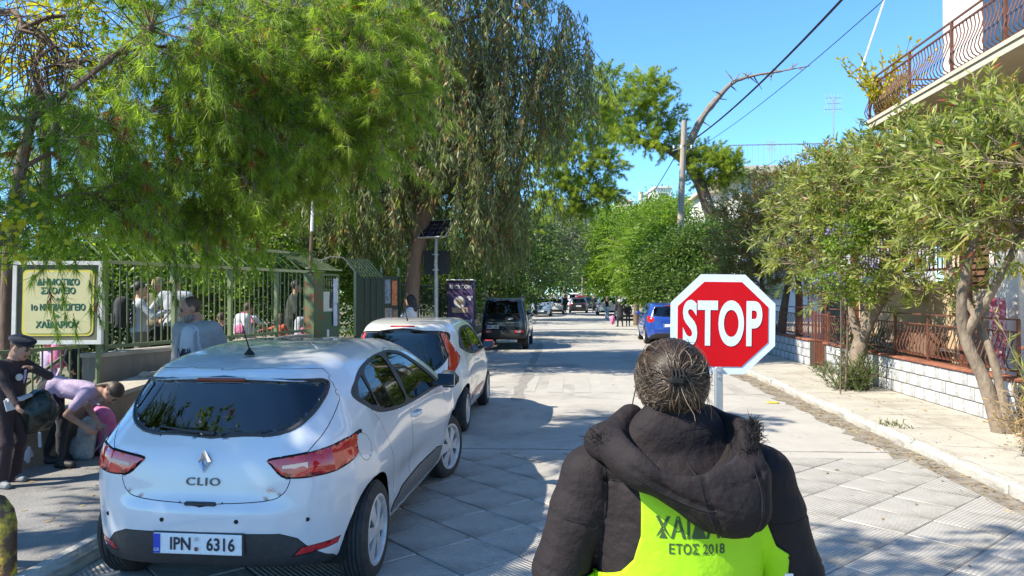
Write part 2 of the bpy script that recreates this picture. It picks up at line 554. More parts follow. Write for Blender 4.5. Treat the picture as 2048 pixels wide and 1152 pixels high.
# foreground: grooved paving slabs laid on the diagonal
sm = [slab_mat('slab_grooved', 0.0, False), slab_mat('slab_grooved_across', pi / 2, False), slab_mat('slab_plain', 0, True)]
S_ = .5
slabm = []
for k in range(3):
    b = MB(); b.box((0, 0, 0), (S_ - .012, S_ - .012, .05), b=.006); me = b.mesh('paving_slab'); me.materials.append(sm[k]); slabm.append(me)
base = sheet('crossing_bed', [(KL, 1.0), (3.9, 1.0), (3.9, ROAD_Y0), (KL, ROAD_Y0)], .0006, mat('slab_joint', (.13, .12, .105), .95, col2=(.2, .18, .15), scale=12))
n_s = 0
c45 = sqrt(.5)
for i in range(-16, 34):
    for j in range(-16, 34):
        cx = (i - j) * S_ * c45; cy = (i + j) * S_ * c45 + .1
        r_ = S_ * c45
        if cx + r_ < KL + .02 or cx - r_ > 3.6 or cy - r_ < 2.2 or cy - r_ > ROAD_Y0 - .03: continue
        cut_ = cx - r_ < KL + .02 or cx + r_ > 3.62 or cy + r_ > ROAD_Y0
        k = (i % 2) if (i + j) % 3 else (2 if (i * 7 + j * 3) % 4 == 0 else 1 - (i % 2))
        if cut_:                              # slabs trimmed at the edges
            pg = [(0, -r_ + .009), (r_ - .009, 0), (0, r_ - .009), (-r_ + .009, 0)]
            for nx, ny, lim_ in ((-1, 0, -(KL + .02) + cx), (1, 0, 3.62 - cx), (0, 1, ROAD_Y0 - cy)):
                out = []
                for q in range(len(pg)):
                    a_, b_ = pg[q], pg[(q + 1) % len(pg)]; da, db = a_[0] * nx + a_[1] * ny - lim_, b_[0] * nx + b_[1] * ny - lim_
                    if da <= 0: out.append(a_)
                    if da * db < 0: t_ = da / (da - db); out.append((a_[0] + (b_[0] - a_[0]) * t_, a_[1] + (b_[1] - a_[1]) * t_))
                pg = out
                if len(pg) < 3: break
            if len(pg) < 3: continue
            c4 = cos(-pi / 4); s4 = sin(-pi / 4)
            b = MB(); b.prism([(p[0] * c4 - p[1] * s4, p[0] * s4 + p[1] * c4) for p in pg], (0, 0, -.025), (1, 0, 0), (0, 1, 0), .05); me_ = b.mesh('paving_slab'); me_.materials.append(sm[k])
            o = bpy.data.objects.new('paving_slab', me_); COL.objects.link(o); o.parent = base
            o.location = (cx, cy, -.0165 + rnd.uniform(-.001, .002)); o.rotation_euler = (0, 0, pi / 4); continue
        o = bpy.data.objects.new('paving_slab', slabm[k]); COL.objects.link(o); o.parent = base
        o.location = (cx, cy, -.0165 + rnd.uniform(-.002, .003)); o.rotation_euler = (rnd.uniform(-.004, .004), rnd.uniform(-.004, .004), pi / 4 + rnd.uniform(-.006, .006))
        n_s += 1
# right pavement with kerb stones
rp_ = MB(); rp_.add([(4.04, -4, .11), (5.6, -4, .11), (5.6, 18, .11), (5.6, 110, .11), (4.64, 110, .11), (4.64, 21, .11), (4.04, 18, .11)], [(0, 1, 2, 6), (2, 3, 4, 5, 6)])
rp_.add([(4.04, -4, .11), (4.04, 18, .11), (4.64, 21, .11), (4.64, 110, .11), (4.04, -4, -.1), (4.04, 18, -.1), (4.64, 21, -.1), (4.64, 110, -.1)], [(0, 1, 5, 4), (1, 2, 6, 5), (2, 3, 7, 6)])
walk_r = tag(rp_.build('pavement', M_WALK), kind='structure')
for k, y in enumerate(np.arange(5.2, 14.0, 1.1)):
    ribbon('pavement_joint', wob(4.1, y + rnd.uniform(-.2, .2), 5.5, y + rnd.uniform(-.2, .2), 14, .015), .012, .1112, M_TAR)
ribbon('pavement_joint', wob(4.75, 4.0, 4.72, 17, 50, .015), .012, .1114, M_TAR)
km = []
for k in range(4):
    b = MB(); b.box((0, 0, 0), (.155, .97, .22), rot=(rnd.uniform(-.01, .01), rnd.uniform(-.03, .03), rnd.uniform(-.01, .01)), b=.025 + .01 * k); me = b.mesh('kerb_stone'); me.materials.append(M_KERB); km.append(me)
y = 2.0; k = 0
while y < 17.4:
    o = bpy.data.objects.new('kerb_stone', km[rnd.randrange(4)]); COL.objects.link(o); o.parent = walk_r
    o.location = (3.965 + rnd.uniform(-.012, .012), y + .5, .012 + rnd.uniform(-.02, .005)); o.rotation_euler = (rnd.uniform(-.012, .012), rnd.uniform(-.03, .03), rnd.uniform(-.012, .012)); y += 1.0; k += 1
while y < 46:
    x = kr(y + .5)
    o = bpy.data.objects.new('kerb_stone', km[rnd.randrange(4)]); COL.objects.link(o); o.parent = walk_r
    o.location = (x + .07, y + .5, .012); o.rotation_euler = (0, 0, -.2 if 17.5 < y < 21 else 0); y += 1.0
# left pavement
lp = MB(); lp.add([(-16, -4, .12), (KL - .13, -4, .12), (KL - .13, 110, .12), (-16, 110, .12)], [(0, 1, 2, 3)])
lp.add([(KL - .13, -4, .12), (KL - .13, 110, .12), (KL - .13, 110, -.1), (KL - .13, -4, -.1)], [(0, 1, 2, 3)])
walk_l = tag(lp.build('pavement', M_WALK_L), kind='structure')
y = 2.0
while y < 42:
    o = bpy.data.objects.new('kerb_stone', km[rnd.randrange(4)]); COL.objects.link(o); o.parent = walk_l
    o.location = (KL - .065 + rnd.uniform(-.006, .006), y + .5, .02 + rnd.uniform(-.008, .003)); o.rotation_euler = (rnd.uniform(-.008, .008), rnd.uniform(-.02, .02), 0); y += 1.0
# school yard behind the fence, higher than the street
yd = MB(); yd.add([(-60, 6.0, .5), (-6.3, 6.0, .5), (-5.75, 8.6, .5), (-4.75, 12.7, .42), (-4.6, 40, .3), (-4.6, 110, .2), (-60, 110, .5)], [tuple(range(7))])
tag(yd.build('school_yard', mat('yard_earth', (.20, .17, .12), .95, col2=(.10, .11, .05), scale=1.5, bump=.6, bscale=20)), kind='structure')
# fallen leaves and litter in the gutter and on the pavements
def scatter_leaves(name, label, n, xr, yr, z, seed, cols=None, size=(.03, .07)):
    r = np.random.default_rng(seed)
    x = r.uniform(*xr, n); y = r.uniform(*yr, n); a = r.uniform(0, 2 * pi, n); l = r.uniform(*size, n); w = l * r.uniform(.2, .45, n)
    t = r.uniform(-.4, .6, n)
    d = np.stack([np.cos(a), np.sin(a), 0 * a], 1); p = np.stack([-np.sin(a), np.cos(a), t], 1); p /= np.linalg.norm(p, axis=1)[:, None]
    c = np.stack([x, y, np.full(n, z) + .004 + np.abs(t) * w * .5], 1)
    V = np.stack([c - d * l[:, None] / 2, c + p * w[:, None] / 2, c + d * l[:, None] / 2, c - p * w[:, None] / 2], 1).reshape(-1, 3)
    me = mesh_np(name, V, np.arange(4 * n).reshape(-1, 4), r.random(n))
    return tag(link(name, me, leaf_mat('dead_leaves', [(0, (.16, .09, .04)), (.5, (.30, .20, .09)), (.9, (.40, .30, .15)), (1, (.5, .42, .08))], .7, .15)), label, 'leaf litter', kind='stuff')
scatter_leaves('leaf_litter', 'dry brown leaves gathered along the right gutter', 900, (3.5, 3.88), (5, 17), 0.002, 3)
scatter_leaves('leaf_litter', 'dry leaves scattered on the right pavement', 320, (4.1, 5.5), (5, 17), .112, 4)
scatter_leaves('leaf_litter', 'fallen leaves along the left kerb', 260, (-4.9, -3.4), (3, 14), .122, 5)
scatter_leaves('leaf_litter', 'few fallen leaves lying on the carriageway', 120, (-1, 3.5), (4, 22), .009, 6)
b = MB(); b.tube([at(1545, 12.2, .012) + Vector((.09 * cos(a), .05 * sin(a), 0)) for a in np.linspace(0, 2 * pi, 13)], .012, 6); tag(b.build('yellow_peel', mat('peel_yellow', (.6, .42, .03), .6)), 'curled yellow scrap lying on the road right of centre', 'litter')
# ------------------------------------------------------------------ the school side (left)
M_GREEN = mat('green_fence_paint', (.115, .155, .07), .55, col2=(.16, .20, .09), scale=9, bump=.2, bscale=60)
M_GREEND = mat('dark_green_paint', (.014, .034, .022), .5, col2=(.022, .046, .03), scale=8, bump=.2, bscale=60)
M_RUSTG = mat('rusty_green_steel', (.085, .13, .055), .65, col2=(.20, .085, .035), scale=7, contrast=(.48, .58), bump=.4, bscale=50)
M_PALE = mat('sunlit_green_rail', (.33, .36, .16), .55, col2=(.42, .43, .24), scale=10)  # green rail paint with the pale yellow sunlight put into its colour
M_CONC = mat('stained_concrete', (.27, .245, .205), .95, col2=(.15, .13, .105), scale=2.2, bump=.5, bscale=30, detail=12, stretch=(1, 1, .35))
M_CONC2 = mat('pale_concrete_cap', (.42, .38, .31), .95, col2=(.30, .27, .215), scale=3, bump=.6, bscale=30, detail=12)
M_SHEETG = mat('chipped_green_sheet', (.07, .135, .075), .6, col2=(.16, .09, .045), scale=9, contrast=(.55, .62), bump=.3, bscale=40)
M_GALV = mat('galvanised_steel', (.45, .46, .47), .4, .7, col2=(.36, .37, .38), scale=15)
M_WHITEP = mat('white_metal_paint', (.72, .72, .70), .45, col2=(.60, .59, .55), scale=6)

FA = Vector((-5.47, 9.08)); FB = Vector((-4.61, 12.67)); FD = (FB - FA).normalized(); FN = Vector((FD.y, -FD.x))   # FN points to the street
def fp(t, off=0.0, z=0.0):
    q = FA + FD * t + FN * off
    return Vector((q.x, q.y, z))
def f_at(px):                                   # distance along the fence line for a photograph column
    d = 7.8317 / (.3286 - (px - 1024) / 1480.0)
    p = at(px, d, 0)
    return (Vector((p.x, p.y)) - FA).dot(FD)
# low sloping wall beside the pavement
LA = Vector((-5.05, 7.5)); LN = FN
def lw(t, off, z): q = LA + FD * t + LN * off; return (q.x, q.y, z)
b = MB(); st = [(-2.4, .42), (-.9, .55), (.2, .66), (1.3, .80), (2.6, .93), (5.2, 1.0)]
for (t0, z0), (t1, z1) in zip(st, st[1:]):
    b.add([lw(t0, 0, 0), lw(t1, 0, 0), lw(t1, 0, z1), lw(t0, 0, z0), lw(t0, -.42, 0), lw(t1, -.42, 0), lw(t1, -.42, z1), lw(t0, -.42, z0)], [(0, 1, 2, 3), (3, 2, 6, 7), (4, 7, 6, 5)])
t1, z1 = st[-1]; b.add([lw(t1, 0, 0), lw(t1, -.42, 0), lw(t1, -.42, z1), lw(t1, 0, z1)], [(0, 1, 2, 3)])
lwall = b.build('low_wall', mat('plastered_wall', (.30, .235, .17), .95, col2=(.20, .155, .11), scale=2.5, bump=.6, bscale=25, detail=12)); tag(lwall, 'low sloping concrete wall beside the left pavement, backpacks leaning on it', 'wall')
b = MB()
for (t0, z0), (t1, z1) in zip(st, st[1:]):
    b.add([lw(t0, .02, z0 + .003), lw(t1, .02, z1 + .003), lw(t1, .02, z1 + .05), lw(t0, .02, z0 + .05), lw(t0, -.44, z0 + .003), lw(t1, -.44, z1 + .003), lw(t1, -.44, z1 + .05), lw(t0, -.44, z0 + .05)], [(0, 1, 2, 3), (3, 2, 6, 7), (4, 7, 6, 5)])
b.build('wall_cap', M_CONC2, lwall)
for k in range(5):
    b = MB(); c = Vector(lw(.95 + .13 * k + rnd.uniform(-.03, .03), -.2 + rnd.uniform(-.1, .1), 0)); tz = .66 + .127 * (c - Vector(lw(.2, -.2, 0))).length
    bm_ = bmesh.new(); bmesh.ops.create_icosphere(bm_, subdivisions=2, radius=.06)
    for v in bm_.verts: v.co = Vector((v.co.x * 1.3, v.co.y, v.co.z * .7)) * (1 + rnd.uniform(-.2, .2)) + Vector((c.x, c.y, tz + .07))
    me = bpy.data.meshes.new('rubble_stone'); bm_.to_mesh(me); bm_.free()
    tag(link('rubble_stone', me, M_CONC2), ('largest pale stone', 'second pale stone from the left', 'middle pale stone', 'second pale stone from the right', 'farthest pale stone')[k] + ' of those lying on the low sloping wall', 'stone', 'stones on the low wall')
# retaining wall that carries the fence
tA, tB = f_at(178), f_at(612)
def slabbox(b, t0, t1, o0, o1, z0, z1):
    p = [fp(t0, o0, z0), fp(t1, o0, z0), fp(t1, o1, z0), fp(t0, o1, z0), fp(t0, o0, z1), fp(t1, o0, z1), fp(t1, o1, z1), fp(t0, o1, z1)]
    b.add(p, [(0, 3, 2, 1), (4, 5, 6, 7), (0, 1, 5, 4), (1, 2, 6, 5), (2, 3, 7, 6), (3, 0, 4, 7)])
b = MB(); slabbox(b, tA, tB, -.1, .12, 0, 1.05); rw = b.build('retaining_wall', M_CONC); tag(rw, 'stained concrete retaining wall under the green railings', 'wall')
b = MB(); slabbox(b, tA - .02, tB, -.12, .14, 1.053, 1.10); b.build('wall_cap', M_CONC2, rw)
# fence: posts, rails, bars, and the raked top
tF0 = f_at(203)
fence = empty('railing_fence', fp(tA, 0, 0), 0, 'tall green railing fence on the concrete wall, with a raked-back top rail', 'fence')
def fpart(name, mb, m): o = mb.build(name, m, fence); o.matrix_parent_inverse = Matrix.Translation(-fence.location); return o
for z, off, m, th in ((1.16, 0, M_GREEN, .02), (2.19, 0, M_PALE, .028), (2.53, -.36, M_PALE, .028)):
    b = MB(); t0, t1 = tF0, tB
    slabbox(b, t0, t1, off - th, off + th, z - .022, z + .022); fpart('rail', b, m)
t = tF0 + .05; k = 0
while t < tB - .02:
    if k % 10 == 0:
        b = MB(); slabbox(b, t - .025, t + .025, -.03, .03, 1.1, 2.165); fpart('post', b, M_GREEN)
    else:
        b = MB(); p = fp(t, 0, 1.18); b.cyl(p, fp(t, 0, 2.168), .009, n=6); fpart('bar', b, M_GREEN)
    if k % 2 == 0:
        b = MB(); b.cyl(fp(t, 0, 2.21), fp(t, -.36, 2.51), .008, n=5); fpart('raked_bar', b, M_GREEN)
    t += .112; k += 1
# lower railing left of the wall, under the sign
low = empty('stair_railing', fp(tA - 2.2, 0, 0), 0, 'green vertical bar railing under the school sign, by the steps', 'railing')
def lpart(name, mb, m): o = mb.build(name, m, low); o.matrix_parent_inverse = Matrix.Translation(-low.location); return o
for z in (.52, 1.19):
    b = MB(); slabbox(b, tA - 2.6, tA - .03, -.02, .02, z - .02, z + .02); lpart('rail', b, M_GREEN)
t = tA - 2.55
while t < tA - .05:
    b = MB(); b.cyl(fp(t, 0, .54), fp(t, 0, 1.17), .010, n=6); lpart('bar', b, M_GREEN); t += .115
b = MB(); b.tube([fp(tA - .75, -.5, .55), fp(tA + .1, -.5, 1.05)], .02, 6); lpart('handrail', b, M_RUSTG)
b = MB(); b.tube([fp(tA - .75, -.5, .35), fp(tA + .1, -.5, .82)], .02, 6); lpart('handrail', b, M_RUSTG)
b = MB(); slabbox(b, tA - 2.6, tA - .02, -.1, .06, 0, .5); lpart('plinth', b, M_CONC)
# school sign
sg = empty('school_sign', at(118, 8.55, 0), 0, 'yellow school name board with white frame and green Greek lettering', 'sign')
u = Vector((cos(R(8)), sin(R(8)), 0)); w = Vector((.02, 0, 1)).normalized(); nrm = Vector((sin(R(8)), -cos(R(8)), 0))
c0 = at(118, 8.55, 1.70) - sg.location
def srect(b, x0, x1, z0, z1, d0, d1):
    p = [c0 + u * x + w * z + nrm * d for d in (d0, d1) for x, z in ((x0, z0), (x1, z0), (x1, z1), (x0, z1))]
    b.add(p, [(0, 3, 2, 1), (4, 5, 6, 7), (0, 1, 5, 4), (1, 2, 6, 5), (2, 3, 7, 6), (3, 0, 4, 7)])
for x0, x1, z0, z1 in ((-.5, -.455, -.48, .48), (.455, .5, -.48, .48), (-.455, .455, .435, .48), (-.455, .455, -.48, -.435)):
    b = MB(); srect(b, x0, x1, z0, z1, -.02, .04); b.build('frame', M_WHITEP, sg)
b = MB(); srect(b, -.455, .455, -.435, .435, -.015, .015); b.build('board', mat('sign_olive', (.10, .10, .065), .6, col2=(.14, .135, .09), scale=5), sg)
def rrect(x0, x1, z0, z1, r):
    o = []
    for cx, cz, a0 in ((x1 - r, z1 - r, 0), (x0 + r, z1 - r, 90), (x0 + r, z0 + r, 180), (x1 - r, z0 + r, 270)):
        o += [(cx + r * cos(R(a0 + a)), cz + r * sin(R(a0 + a))) for a in (0, 22, 45, 68, 90)]
    return o
b = MB(); b.prism(rrect(-.40, .40, -.385, .385, .07), c0 + nrm * .0165, u, w, .004); b.build('yellow_border', mat('sign_yellow', (.66, .56, .10), .5), sg)
b = MB(); b.prism(rrect(-.37, .37, -.355, .355, .06), c0 + nrm * .022, u, w, .003); b.build('face', mat('sign_cream', (.62, .58, .32), .5, col2=(.58, .53, .28), scale=4), sg)
M_SIGNG = mat('sign_green', (.035, .16, .10), .5)
M_SIGNSH = mat('sign_letter_drop_shadow', (.012, .03, .03), .6)
for body, z, sz, sx in (('ΔΗΜΟΤΙΚΟ', .235, .098, .90), ('ΣΧΟΛΕΙΟ', .135, .098, .9), ('1ο ΝΗΠΙΑΓΩΓΕΙΟ', -.055, .098, .78), ('ΧΑΪΔΑΡΙΟΥ', -.255, .098, .92)):
    text('lettering_drop_shadow', body, sz, frame(c0 + w * (z - .005) + u * .006 + nrm * .0268, u, w), M_SIGNSH, sg, bold=.003, sx=sx)  # dark offset copy behind the letters: a drop shadow printed on the sign
    text('lettering', body, sz, frame(c0 + w * z + nrm * .0285, u, w), M_SIGNG, sg, bold=.0012, sx=sx)
for z in (.04, -.155):
    b = MB(); b.prism([(.018 * cos(a), .018 * sin(a)) for a in np.linspace(0, 2 * pi, 12, endpoint=False)], c0 + w * z + nrm * .026, u, w, .002); b.build('dot', M_SIGNG, sg)
for x in (-.42, .42):
    b = MB(); p = c0 + u * x; b.cyl(Vector((p.x, p.y, 0)) - nrm * .05, Vector((p.x, p.y, 2.15)) - nrm * .05, .03, n=8); b.build('post', M_GREEN, sg)
# gate: rusty pillar, sheet panel with notices, raked slat roof
def gthing(name, label, cat, t, off=0.0):
    return empty(name, fp(t, off, 0), math.atan2(FD.y, FD.x), label, cat)
tP = f_at(617)
gp = gthing('gate_pillar', 'rusty green steel gate pillar beside the notices panel', 'pillar', tP)
b = MB(); b.box((.17, 0, 1.12), (.30, .22, 2.12), b=.012); b.build('shaft', M_RUSTG, gp)
b = MB(); b.box((.17, 0, 2.195), (.34, .26, .03), b=.006); b.build('cap', M_GREEN, gp)
b = MB(); b.cyl((.03, -.02, 2.21), (.07, -.02, 2.9), .03, n=8); pp = b.build('lower_mast', mat('brown_mast', (.12, .07, .045), .7), gp)
b = MB(); b.cyl((.07, -.02, 2.9), (.115, -.02, 3.5), .028, n=8); b.build('upper_mast', M_WHITEP, gp)
tQ = tP + .36
gq = gthing('notice_panel', 'green sheet-metal gate panel with paper notices taped on it', 'gate panel', tQ)
b = MB(); b.box((.31, 0, .99), (.62, .03, 1.30), b=.004); b.build('sheet', M_SHEETG, gq)
for x in (.015, .605):
    b = MB(); b.box((x, 0, 1.24), (.045, .05, 1.86), b=.004); b.build('stile', M_GREEN, gq)
b = MB(); b.box((.31, 0, 2.15), (.545, .05, .04), b=.004); b.build('top_rail', M_GREEN, gq)
for i in range(7):
    b = MB(); b.cyl((.07 + i * .08, 0, 1.64), (.07 + i * .08, 0, 2.13), .006, n=5); b.build('mesh_wire', M_GREEN, gq)
for i in range(5):
    b = MB(); b.cyl((.04, 0, 1.7 + i * .09), (.58, 0, 1.7 + i * .09), .005, n=5); b.build('mesh_wire', M_GREEN, gq)
b = MB(); b.box((.20, -.026, 1.66), (.34, .02, .36), b=.004); b.build('white_plate', mat('notice_plate', (.62, .64, .55), .5, col2=(.5, .52, .42), scale=6), gq)
b = MB(); b.box((.31, -.04, 1.69), (.09, .006, .3), rot=(0, .06, 0)); b.build('dark_tape', M_GREEND, gq)
for z, h_ in ((1.84, .48), (1.42, .42)):
    b = MB(); b.box((.45, -.045, z), (.13, .004, h_), rot=(0, .02 if z > 1.6 else -.02, 0)); b.build('paper_notice', mat('notice_paper', (.66, .70, .80), .7, col2=(.5, .56, .74), scale=5), gq)
b = MB(); b.box((.24, -.02, 1.07), (.07, .006, .16)); b.build('paper_scrap', mat('scrap_paper', (.75, .74, .7), .8), gq)
# raked slat roof over the gate panel
rf = gthing('slatted_gate_top', 'raked green slat top above the notices panel', 'gate top', tP - .15)
for i in range(13):
    b = MB(); x = .02 + i * .085
    b.cyl((x, .5, 2.52), (x + .12, .0, 2.235), .006, n=5); b.build('slat', M_GREEN, rf)
for y, z, dx in ((.5, 2.53, 0), (0, 2.235, .12)):
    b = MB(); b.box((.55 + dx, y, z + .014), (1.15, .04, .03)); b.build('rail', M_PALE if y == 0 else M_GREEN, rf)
# open inner gate leaf with bars, seen edge on through the gap
tG = f_at(684)
gi = empty('inner_gate_leaf', fp(tG, -1.4, .3), math.atan2(FD.y, FD.x) + R(38), 'open barred gate leaf standing inside the gateway', 'gate')
for x in (0, .9):
    b = MB(); b.box((x, 0, .95), (.05, .05, 1.9)); b.build('stile', M_GREEND, gi)
for z in (.06, 1.87):
    b = MB(); b.box((.45, 0, z), (.84, .04, .05)); b.build('rail', M_GREEND, gi)
for i in range(9):
    b = MB(); b.cyl((.09 + i * .09, 0, .09), (.09 + i * .09, 0, 1.84), .01, n=5); b.build('bar', M_GREEND, gi)
b = MB(); slabbox(b, tG - .25, tG + 1.2, -1.2, .1, 0, .34); tag(b.build('gate_step', M_CONC2), 'concrete doorstep inside the school gateway', 'step')
# corrugated gate leaf
tC = f_at(714)
gc = empty('corrugated_gate_leaf', fp(tC, .02, 0), math.atan2(FD.y, FD.x) - R(22), 'dark green corrugated gate leaf with a raked top', 'gate')
n = 9
for i in range(n):
    b = MB(); b.box((.05 + i * .075, (.012 if i % 2 else 0), 1.18), (.075, .02, 1.9), b=.006); b.build('panel_rib', M_GREEND, gc)
b = MB(); b.box((-.03, 0, 1.2), (.08, .08, 2.05), b=.006); b.build('hinge_post', M_GREEND, gc)
for i in range(n):
    b = MB(); b.box((.05 + i * .075, -.0 + .26, 2.33), (.028, .62, .015), rot=(R(38), 0, 0)); b.build('raked_slat', M_GREEND, gc)
b = MB(); b.tube([(-.03, 0, 2.2), (-.3, .05, 2.5), (-.55, .1, 2.52), (-.9, .0, 2.42)], .012, 5); b.build('bent_wire', M_GALV, gc)
# poster board
tB2 = f_at(757)
pb = empty('poster_board', fp(tB2, .1, 0), math.atan2(FD.y, FD.x) - R(25), 'weathered poster board with blue and orange posters by the gate', 'poster board')
b = MB(); b.box((.33, 0, 1.3), (.66, .03, 1.75)); b.build('backing', M_GREEND, pb)
for x, z, w_, h_, c1, c2 in ((.16, 1.85, .28, .5, (.10, .16, .22), (.25, .30, .36)), (.47, 1.82, .22, .52, (.50, .10, .03), (.55, .22, .08)), (.2, 1.28, .34, .45, (.13, .15, .2), (.35, .28, .24)), (.5, 1.22, .22, .5, (.36, .25, .14), (.15, .13, .12)), (.3, .72, .5, .42, (.10, .13, .20), (.26, .28, .30))):
    b = MB(); b.box((x, -.021 - rnd.random() * .004, z), (w_, .004, h_), rot=(0, rnd.uniform(-.03, .03), 0)); b.build('poster', mat('poster%d' % int(x * 100 + z * 100), c1, .6, col2=c2, scale=12, detail=8, contrast=(.45, .55)), pb)
for x in (-.03, .70):
    b = MB(); b.box((x, 0, 1.2), (.06, .06, 2.3)); b.build('post', M_GREEND, pb)
pb.scale = (.62, 1, 1)
# fence running on, parallel to the street, behind the trees
fx = -4.3
ff = empty('far_fence', (fx, 17.2, .1), 0, 'dark green bar fence running on behind the large drooping tree', 'fence')
for z in (.35, 1.95):
    b = MB(); b.box((0, 16, z), (.04, 32, .04)); b.build('rail', M_GREEND, ff)
for i in range(150):
    b = MB(); b.box((0, .1 + i * .213, 1.15), (.02, .02, 1.56)); b.build('bar', M_GREEND, ff)
for i in range(12):
    b = MB(); b.box((0, i * 2.9, 1.05), (.07, .07, 2.1)); b.build('post', M_GREEND, ff)
b = MB(); b.box((0, 16, .1), (.2, 32.4, .4)); b.build('plinth', M_CONC, ff)
# yellow rusty hoop barrier at the kerb, cut by the frame
hb = empty('hoop_barrier', (-3.41, 4.15, .08), 0, 'rusty yellow steel hoop barrier at the kerb, in the bottom left corner', 'barrier')
b = MB(); p = [(.06, 0, -.1), (.06, 0, .36), (.045, 0, .42), (0, 0, .475), (-.07, 0, .49), (-.9, 0, .49), (-.98, 0, .46), (-1.02, 0, .40), (-1.03, 0, -.1)]
b.tube(p, .052, 14); b.build('hoop', mat('rusty_yellow', (.62, .44, .025), .55, col2=(.10, .045, .02), scale=4.5, contrast=(.42, .52), bump=.5, bscale=40), hb, True)
# solar powered display on a pole
sp_ = empty('solar_sign_pole', at(872, 17.3, .12), 0, 'galvanised pole with tilted solar panel and black display box', 'solar pole')
b = MB(); b.cyl((0, 0, 0), (0, 0, 3.08), .05, n=14); b.build('pole', M_GALV, sp_, True)
q = Euler((R(50), 0, R(-24))).to_matrix()
b = MB(); b.box((0, -.02, 3.20), (.78, .56, .035), rot=q); fr_ = b.build('panel_frame', M_WHITEP, sp_)
for i in range(6):
    for j in range(4):
        b = MB(); b.box(Vector((0, -.02, 3.20)) + q @ Vector((-.305 + i * .122, -.195 + j * .13, .019)), (.117, .125, .004), rot=q); b.build('solar_cell', mat('solar_blue', (.006, .008, .035), .15, coat=1), fr_)
b = MB(); b.box((0, .12, 2.42), (.60, .14, .56), b=.01); bx_ = b.build('display_box', mat('box_black', (.012, .012, .014), .5), sp_)
for z in (2.24, 2.60):
    b = MB(); b.box((0, -.0, z), (.14, .13, .03)); b.build('clamp', M_GALV, bx_)
# clothes recycling bin
rb = empty('recycling_bin', at(921, 23.5, .12), R(4), 'purple clothes recycling bin with white RECYCOM lettering', 'recycling bin')
M_PURP = mat('bin_purple', (.085, .055, .15), .5, col2=(.11, .075, .18), scale=5)
b = MB(); b.box((0, .3, 1.06), (.84, .7, 2.06), b=.02); b.build('body', M_PURP, rb)
b = MB(); b.box((0, .3, 2.12), (.90, .78, .05), b=.02); b.build('lid', M_WHITEP, rb)
M_BINW = mat('bin_white', (.70, .68, .72), .6)
text('lettering', 'RECYCOM', .155, frame((.0, -.053, 1.90), (1, 0, 0), (0, 0, 1)), M_BINW, rb, bold=.004)
text('lettering', 'RECYCOM', .155, frame((.0, -.053, .80), (1, 0, 0), (0, 0, 1)), M_BINW, rb, bold=.004)
b = MB(); b.lathe([(.10, 0), (.19, 0)], (-.02, -.053, 1.42), 'y', 20); b.build('round_emblem', M_BINW, rb)
b = MB(); b.lathe([(.0, 0), (.10, 0)], (-.02, -.054, 1.42), 'y', 20); b.build('emblem_centre', mat('emblem_tan', (.45, .33, .22), .6), rb)
tee = [(-.05, -.09), (.05, -.09), (.05, .03), (.09, .0), (.12, .05), (.05, .09), (-.05, .09), (-.12, .05), (-.09, .0), (-.05, .03)]
for x, z, s_ in ((.30, 1.55, .8), (.28, .52, 1.0)):
    b = MB(); b.prism([(a * s_, c * s_) for a, c in tee], (x, -.0535, z), (1, 0, 0), (0, 0, 1), .003); b.build('shirt_mark', M_BINW, rb)
b = MB(); b.box((-.02, -.054, 1.17), (.5, .004, .16), b=.001); b.build('caption_band', mat('band_orange', (.55, .32, .16), .6, col2=(.7, .6, .5), scale=20), rb)
for a0 in (0.4, 2.5, 4.6):
    b = MB(); pts = [(.15 * cos(a), .15 * sin(a)) for a in np.linspace(a0, a0 + 1.5, 8)] + [(.10 * cos(a), .10 * sin(a)) for a in np.linspace(a0 + 1.5, a0, 8)]
    b.prism(pts, (-.02, -.0535, .5), (1, 0, 0), (0, 0, 1), .003); b.build('arrow_mark', M_BINW, rb)
b = MB(); b.prism([(-.05, -.1), (-.02, -.1), (.03, .1), (.0, .1)], (-.32, -.0535, .5), (1, 0, 0), (0, 0, 1), .003); b.build('shoe_mark', M_BINW, rb)
# ------------------------------------------------------------------ the houses (right)
M_BLOCK = mat('whitewashed_block', (.55, .565, .585), .85, col2=(.43, .44, .45), scale=5, bump=.6, bscale=30, detail=10)
M_MORTAR = mat('dark_mortar', (.10, .085, .07), .95)
M_TERRA = mat('terracotta_cap', (.34, .13, .075), .8, col2=(.25, .09, .05), scale=6, bump=.4, bscale=40)
M_BROWN = mat('brown_iron', (.17, .062, .035), .55, col2=(.10, .04, .026), scale=10)
M_PLASTER = mat('white_plaster', (.70, .69, .66), .9, col2=(.60, .58, .54), scale=2, bump=.3, bscale=40)
M_CREAM = mat('cream_plaster', (.56, .48, .37), .9, col2=(.48, .41, .31), scale=1.5, bump=.3, bscale=40, detail=10)
WX = 5.55
add_dirt(M_BLOCK, 2.2, (.62, .58, .52), .36, .5)
add_dirt(M_TERRA, 4, (.6, .58, .56), .38, .52)
